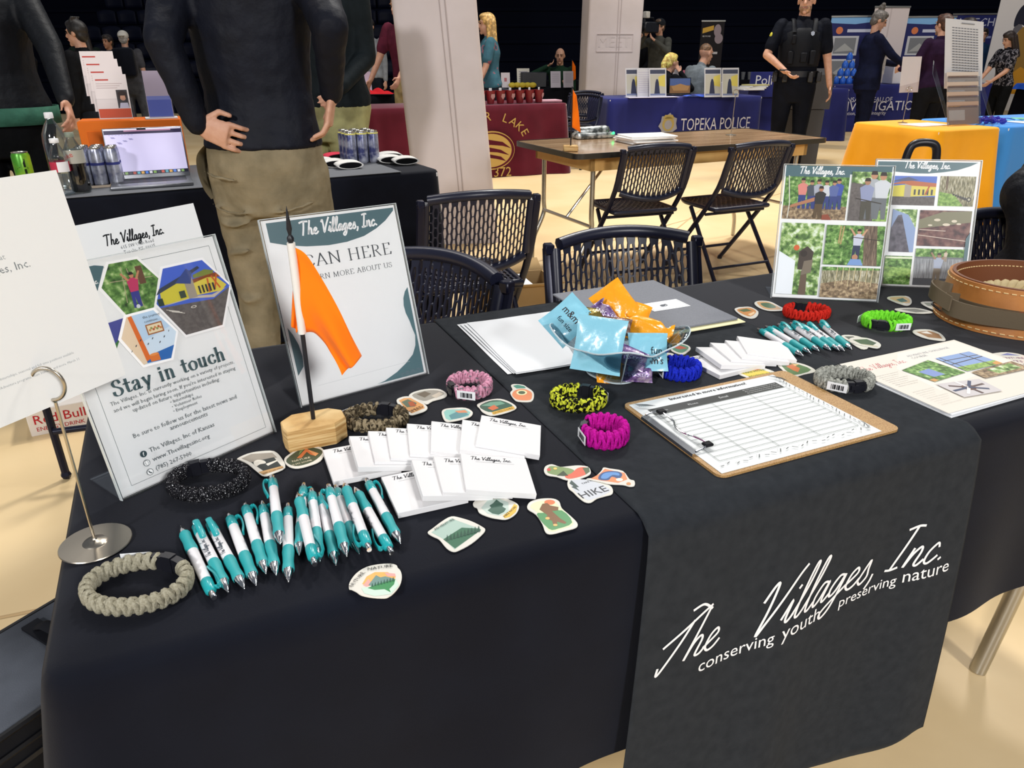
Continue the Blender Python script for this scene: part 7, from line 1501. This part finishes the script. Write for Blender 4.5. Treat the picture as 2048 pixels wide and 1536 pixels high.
for x, y, w_, h_, c_, lab in ((-.15, 12.45, .14, .22, '#d9cdd0', 'small white sign with a red mark on the far black table'), (.10, 12.5, .2, .28, '#cfcabb', 'larger cream sign leaning on the far black table'), (.62, 12.35, .16, .24, '#a7a1ac', 'left grey leaflet standing on the far black table'), (.82, 12.38, .16, .24, '#a39da8', 'right grey leaflet standing on the far black table')):
    easel(lab, (x, y), w_, h_, lambda A, w, h, c_=c_: (A.r('#b4646a', w*.35, h*.4, w*.65, h*.65) if c_ == '#d9cdd0' else [A.r('#8a8590', w*.15, h*(.8-.12*k), w*.85, h*(.84-.12*k)) for k in range(5)]), .15, c_)
b = MB(); b.box(-.2, -.12, 0, .2, .12, .22, bev=.01); o = b.build('black_box', BLKPL, None); o.matrix_world = TR(.35, 12.55, .745, .1); tag(o, 'black box on the far black table in front of the person in green', 'box')
for k in range(5):
    b = MB(); b.ball((0, 0, .04), (.06, .04, .04), 10); o = b.build('yellow_giveaway', mat('yellow_giveaway', '#c2ae3c', .6), None); o.location = (.02 + .08*k, 12.35 + .02*(k % 2), .745); tag(o, 'yellow giveaway in the heap on the far black table', 'giveaway', 'yellow giveaways on the far black table')
for k, (x, h_, c_) in enumerate(((3.0, .34, '#b9b35a'), (3.2, .26, '#b5aeb4'), (3.40, .18, '#c86a84'))):
    easel(('tall yellow', 'grey', 'pink')[k] + ' sign on the far back table between the seated pair', (x, 15.75), .16, h_, lambda A, w, h: A.r('#8f8a90', w*.3, h*.4, w*.7, h*.7), .1, c_)
for k in range(4):
    t = thing('drinking_glass', 'clear glass in the row on the back table right of the grey hoodie', 'glass', (4.60 + .13*k, 15.8, .745), group='glasses on the back table'); b = MB(); b.lathe([(.03, 0), (.045, .14), (.04, .14), (.028, .005)], 16, cap=False); b.build('glass_wall', mat('grey_glass', '#6b7078', .15, alpha=.6), t)
# podium
t = thing('podium', 'dark brown podium standing just right of the police officer', 'podium', (3.44, 9.35, 0), -.15)
PB = mat('dark_brown_laminate', '#33302f', .5)
b = MB(); b.loft([[(-.24, -.2, 0), (.24, -.2, 0), (.24, .2, 0), (-.24, .2, 0)], [(-.20, -.18, .62), (.25, -.18, .62), (.25, .18, .62), (-.20, .18, .62)]]); b.build('lower_case', PB, t, 20)
b = MB(); b.loft([[(-.26, -.22, .63), (.29, -.22, .63), (.29, .22, .63), (-.26, .22, .63)], [(-.26, -.22, 1.0), (.29, -.22, 1.0), (.29, .22, 1.06), (-.26, .22, 1.06)]]); b.build('upper_case', PB, t, 20)
# roll-up banners and posters
def banner(label, x, y, w, h, rz, base, art, z0=.05):
    t = thing('roll_up_banner', label, 'banner', X=TR(x, y, 0, rz)); A = Art(flat(base, .55)); A.sheet(w*1000, h*1000, .004); art(A, w*1000, h*1000); o = A.b.build('printed_panel', A.mats, t, 0); o.matrix_local = TR(-w/2, 0, z0) @ M.Rotation(PI/2, 4, 'X')
    b = MB(); b.box(-w/2 - .01, -.012, z0 + h, w/2 + .01, .012, z0 + h + .03, bev=.004); b.build('top_rail', STEEL, t); b = MB(); b.box(-w/2 - .02, -.08, 0, w/2 + .02, .08, .07, bev=.02); b.build('base_cassette', STEEL, t); b = MB(); b.cyl((0, .03, .05), (0, .03, z0 + h), .008); b.build('support_pole', STEEL, t)
def bluebanner(A, w, h):
    A.p('#7fb2e0', [(0, h), (w, h), (w, h-60), (w*.5, h-110), (0, h-90)]); A.c('#d97b4a', w*.2, h-210, 60); A.r('#c9cddd', w*.36, h-240, w*.9, h-190)
    for y in (h-620, h-1000): A.r('#c9c9cc', w*.08, y, w*.62, y+320); A.r('#7b7d80', w*.13, y+30, w*.57, y+290); A.p('#a9a9a6', [(w*.15, y+60), (w*.35, y+200), (w*.55, y+80)])
    for k in range(4): A.r('#8f86b0', w*.2, h-1100-60*k, w*.8, h-1085-60*k)
banner('navy and sky-blue roll-up banner with two framed pictures left of the woman in navy', 6.15, 14.6, .85, 1.75, -.1, '#2b2f63', bluebanner)
banner('second navy and sky-blue roll-up banner behind the person in purple', 7.65, 14.9, .85, 1.75, -.1, '#2b2f63', bluebanner)
banner('plain white roll-up banner seen from behind, between the navy suit and purple sweater', 6.60, 14.25, .62, 1.88, .05, '#cfc4c2', lambda A, w, h: (A.r('#bdb1af', w*.46, 0, w*.5, h), A.r('#d8cdcb', w*.1, 0, w*.12, h)))
banner('navy roll-up banner lettered A-TECH with a pale panel, at the far right', 9.25, 16.3, .9, 1.85, -.1, '#272c66', lambda A, w, h: (A.t('A-TECH', w*.1, h-200, 150, '#c9cadb', w=w*.8), A.r('#8f96c0', w*.1, h-420, w*.9, h-380), A.r('#a9a4a8', w*.1, h-950, w*.85, h-700)))
banner('black roll-up banner with a yellow slanted block under the bleachers', 3.86, 15.6, .44, 1.72, 0, '#1d191b', lambda A, w, h: (A.p('#c79a2e', [(30, h-200), (240, h-140), (240, h-60), (30, h-110)]), A.t('BE MORE', 40, h-260, 60, '#c9c5c5', w=150), A.c('#8f7f84', w*.72, h-150, 70, 110), A.c('#8f7f84', w*.8, h-290, 80, 90), A.c('#6b2f34', w*.4, h-600, 50, 120), A.r('#b9b4b4', w*.5, h-560, w*.8, h-520), A.p('#b9b4b4', [(w*.3, h-420), (w*.36, h-420), (w*.36, h-480), (w*.3, h-480)])))
t = thing('portrait_poster', 'large rounded white poster of a head in a dark beret at the right edge', 'poster', X=TR(9.50, 14.3, 0, -.05)); A = Art(flat('#c9c5c2', .6)); q = rrect(0, 0, 1900, 2150, 160, 6); A.b.prism([(x/1000, y/1000) for x, y in q], -.01, A.z0)
A.p('#1b1c2b', [(330, 1379), (315, 1525), (375, 1692), (515, 1787), (715, 1802), (915, 1729), (1065, 1598), (1065, 722), (740, 692), (665, 838), (645, 1087), (565, 1335), (425, 1422)], 4)
A.p('#8c6a2c', [(475, 1379), (575, 1320), (655, 1233), (705, 1145), (695, 1028), (645, 1014), (655, 838), (705, 649), (515, 590), (445, 795), (425, 882), (375, 941), (400, 1028), (365, 1101), (395, 1233)], 3); A.p('#a98238', [(655, 1203), (705, 1218), (730, 1130), (695, 1035), (655, 1057)], 3); A.p('#5c5a5e', [(330, 1364), (425, 1422), (475, 1379), (425, 1306), (345, 1174), (305, 1130), (330, 1233)], 3); A.p('#c2871f', [(445, 590), (615, 736), (765, 663), (865, 284), (415, 284)])
o = A.b.build('printed_panel', A.mats, t, 0); o.matrix_local = TR(-1.0, 0, .25) @ M.Rotation(PI/2, 4, 'X'); b = MB()
for x in (-.7, .6): b = MB(); b.cyl((x, .05, 0), (x, .05, 1.8), .02); b.build('stand_pole', STEEL, t)
# yellow and blue tables
q = V((3.17, 5.62, .7412))
t = thing('leaflet_rack', 'clear tiered rack on the yellow table with a printed list standing behind', 'brochure holder', X=frame(q, (math.cos(.35), math.sin(.35), 0), V((0, 0, 1))) @ M.Scale(1.45, 4))
for k in range(4):
    A = Art(flat(('#b59a86', '#c0a894', '#cbb7a4', '#d8c9ba')[k], .5)); A.sheet(215, 110, .002); A.r('#8f6f58', 8, 80, 207, 92); A.r('#e4dcd4', 12, 20, 120, 70); o = A.b.build('leaflet', A.mats, t, 0); o.matrix_local = M.Translation((.020*k, .006 + .045*k, -.012 - .03*k)) @ M.Rotation(-.3, 4, 'X')
    b = MB(); b.box(-.004, 0, .003, .222, .09, .005, bev=.001); o = b.build('acrylic_tier', ACR, t, 20); o.matrix_local = M.Translation((.020*k, .004 + .045*k, -.010 - .03*k)) @ M.Rotation(-.3, 4, 'X')
A = Art(flat('#d5d3d2', .45)); A.sheet(260, 340, .003)
for k in range(17):
    for c_ in range(9): A.r('#77787c', 46 + 20*c_, 296 - 13*k, 62 + 20*c_, 301 - 13*k)
A.r('#8c8d90', 100, 318, 190, 323); o = A.b.build('printed_list', A.mats, t, 0); o.matrix_local = M.Translation((.06, .17, -.13)) @ M.Rotation(-.3, 4, 'X') @ M.Rotation(-.06, 4, 'Z')
for x in (-.006, .288):
    b = MB(); b.prism([(0, 0), (.24, -.16), (.30, -.17), (.03, .0)], 0, .003, X=M(((0, 0, 1, x), (1, 0, 0, 0), (0, 1, 0, 0), (0, 0, 0, 1)))); b.build('acrylic_side', ACR, t, 20)
q = flo(1783, 243, .7412); wireholder('wire sign holder on the back of the yellow table', (2.99, 5.94, .7412), .22)
A = Art(flat('#cfc8c6', .5)); A.sheet(185, 250, .001); A.p('#bdb3b1', [(0, 0), (185, 0), (185, 75), (0, 45)]); o = A.b.build('paper_sign', A.mats, None, 0); o.matrix_world = TR(2.915, 5.935, .955, .35) @ M.Rotation(PI/2 - .12, 4, 'X'); tag(o, 'blank white paper sign in the wire holder on the yellow table', 'sign')
b = MB(); b.box(-.15, -.1, 0, .15, .1, .005); o = b.build('paper_sheet', WHITE, None); o.matrix_world = TR(3.06, 5.75, .7412, .4); tag(o, 'white papers lying left of the rack on the yellow table', 'paper')
SG = mat('violet_plastic', '#3a35a0', .2, coat=.4)
for k in range(6):
    t = thing('sunglasses', 'violet party sunglasses in the heap by the yellow table rack', 'sunglasses', (3.52 + .055*(k % 3), 5.80 + .05*(k // 3), .7412 + .012*(k % 2)), .3 + .9*k, 'violet sunglasses'); b = MB()
    for s_ in (-1, 1): b.ball((s_*.034, 0, .022), (.028, .006, .022), 10)
    b.tube([(-.01, 0, .028), (.01, 0, .028)], .004, 6); b.build('frame_front', SG, t)
    for s_ in (-1, 1): b = MB(); b.tube([(s_*.062, 0, .03), (s_*.064, .06, .028), (s_*.06, .12, .016)], .003, 6); b.build('temple', SG, t)
for k, (x, y, c_) in enumerate(((3.75, 6.05, '#3f9aa8'), (3.95, 6.1, '#5aa3d8'), (4.1, 6.2, '#7fbf9a'), (3.9, 5.9, '#d9dce0'), (4.15, 5.95, '#c9b78a'))):
    b = MB(); b.box(-.11, -.08, 0, .11, .08, .006, bev=.002); o = b.build('leaflet', flat(c_), None); o.matrix_world = TR(x, y, .7412, .3 + .5*k); tag(o, ('teal', 'sky blue', 'mint green', 'white', 'tan')[k] + ' leaflet lying on the bright blue table', 'leaflet')
# far right tables
for k in range(10):
    lv = 0 if k < 4 else 1 if k < 7 else 2 if k < 9 else 3; j = k - (0, 4, 7, 9)[lv]
    b = MB(); b.lathe([(.045, 0), (.05, .01), (.05, .07), (.03, .1), (.02, .12)], 14); o = b.build('blue_bottle', mat('blue_bottle', '#2a62c8', .3), None); o.location = (5.50 + .11*j + .055*lv, 13.45, .745 + .122*lv); tag(o, 'bright blue bottle in the pyramid on the navy table', 'bottle', 'pyramid of blue bottles')
for k in range(5):
    b = MB(); b.lathe([(.03, 0), (.04, .1), (.036, .1)], 14); o = b.build('paper_cup', flat('#d9cfc0'), None); o.location = (8.85 + .12*k, 12.95, .762); tag(o, 'cream paper cup in the row on the blue topper', 'cup', 'cream cups on the blue topper')
for k in range(3): cone(('left', 'middle', 'right')[k] + ' tiny orange cone on the podium side of the navy table', (5.0 + .12*k, 13.0 + .0*k), .16) if False else None
b = MB(); b.box(-.25, -.15, 0, .25, .15, .34, bev=.01); o = b.build('display_board', flat('#c9c9d4'), None); o.matrix_world = TR(6.62, 13.5, .745, .1); tag(o, 'white patterned display box behind the wire-held paper on the navy table', 'display box')

# red, blue and white things on the side table by the maroon shirt
q = V((-1.75, 10.3, .742))
b = MB(); b.grid(lambda u_, v_: (-.22 + .44*u_, -.12 + .24*v_, .02 + .05*math.sin(PI*u_)*math.sin(PI*v_)*(1 + .5*math.sin(17*u_ + 9*v_))), 18, 12); o = b.build('red_cloth', mat('bright_red_cloth', '#c8242c', .7), None); o.location = q; tag(o, 'heap of bright red cloth on the black table by the maroon shirt', 'cloth')
easel('pale pink sign on the black table left of the maroon shirt', (-2.05, 10.55), .20, .28, lambda A, w, h: A.r('#a58fa0', w*.2, h*.3, w*.8, h*.35), .3, '#bfa8b8')
t = thing('storage_bin', 'blue plastic storage bin in front of the side table, beside the maroon cloth', 'bin', (-1.98, 8.72, 0), .3); b = MB(); b.loft([[(-.16*k_, -.2*k_, z), (.16*k_, -.2*k_, z), (.16*k_, .2*k_, z), (-.16*k_, .2*k_, z)] for z, k_ in ((0, .9), (.6, 1))]); b.build('bin_body', mat('blue_bin', '#2a4aa8', .5), t, 20); b = MB(); b.box(-.175, -.215, .6, .175, .215, .64, bev=.01); b.build('bin_lid', mat('blue_bin_lid', '#3a62c4', .5), t)

# the shoulder camera
t = thing('video_camera', 'black shoulder video camera held up by the person in the grey hoodie and cap', 'camera', (2.26, 13.42, 1.55), 2.35)
b = MB(); b.box(-.07, -.22, -.02, .07, .18, .15, bev=.02); b.build('camera_body', BLKPL, t)
b = MB(); b.cyl((0, .16, .06), (0, .36, .06), .05, 16, r1=.065); b.build('lens', CABLE, t)
b = MB(); b.cyl((0, .36, .06), (0, .365, .06), .05, 16); b.build('front_glass', mat('black_glass', '#0b0b0e', .08), t)
b = MB(); b.box(-.04, .02, .20, .04, .12, .30, bev=.01); b.build('top_light', mat('camera_light_panel', '#d9d5cc', .5), t)
b = MB(); b.tube([(0, -.15, .15), (0, -.12, .21), (0, .1, .21), (0, .14, .15)], .012, 8); b.build('carry_handle', BLKPL, t)
b = MB(); b.cyl((.09, -.02, .17), (.09, .25, .17), .018); b.build('microphone', mat('foam_grey', '#3a3a3c', .9), t)
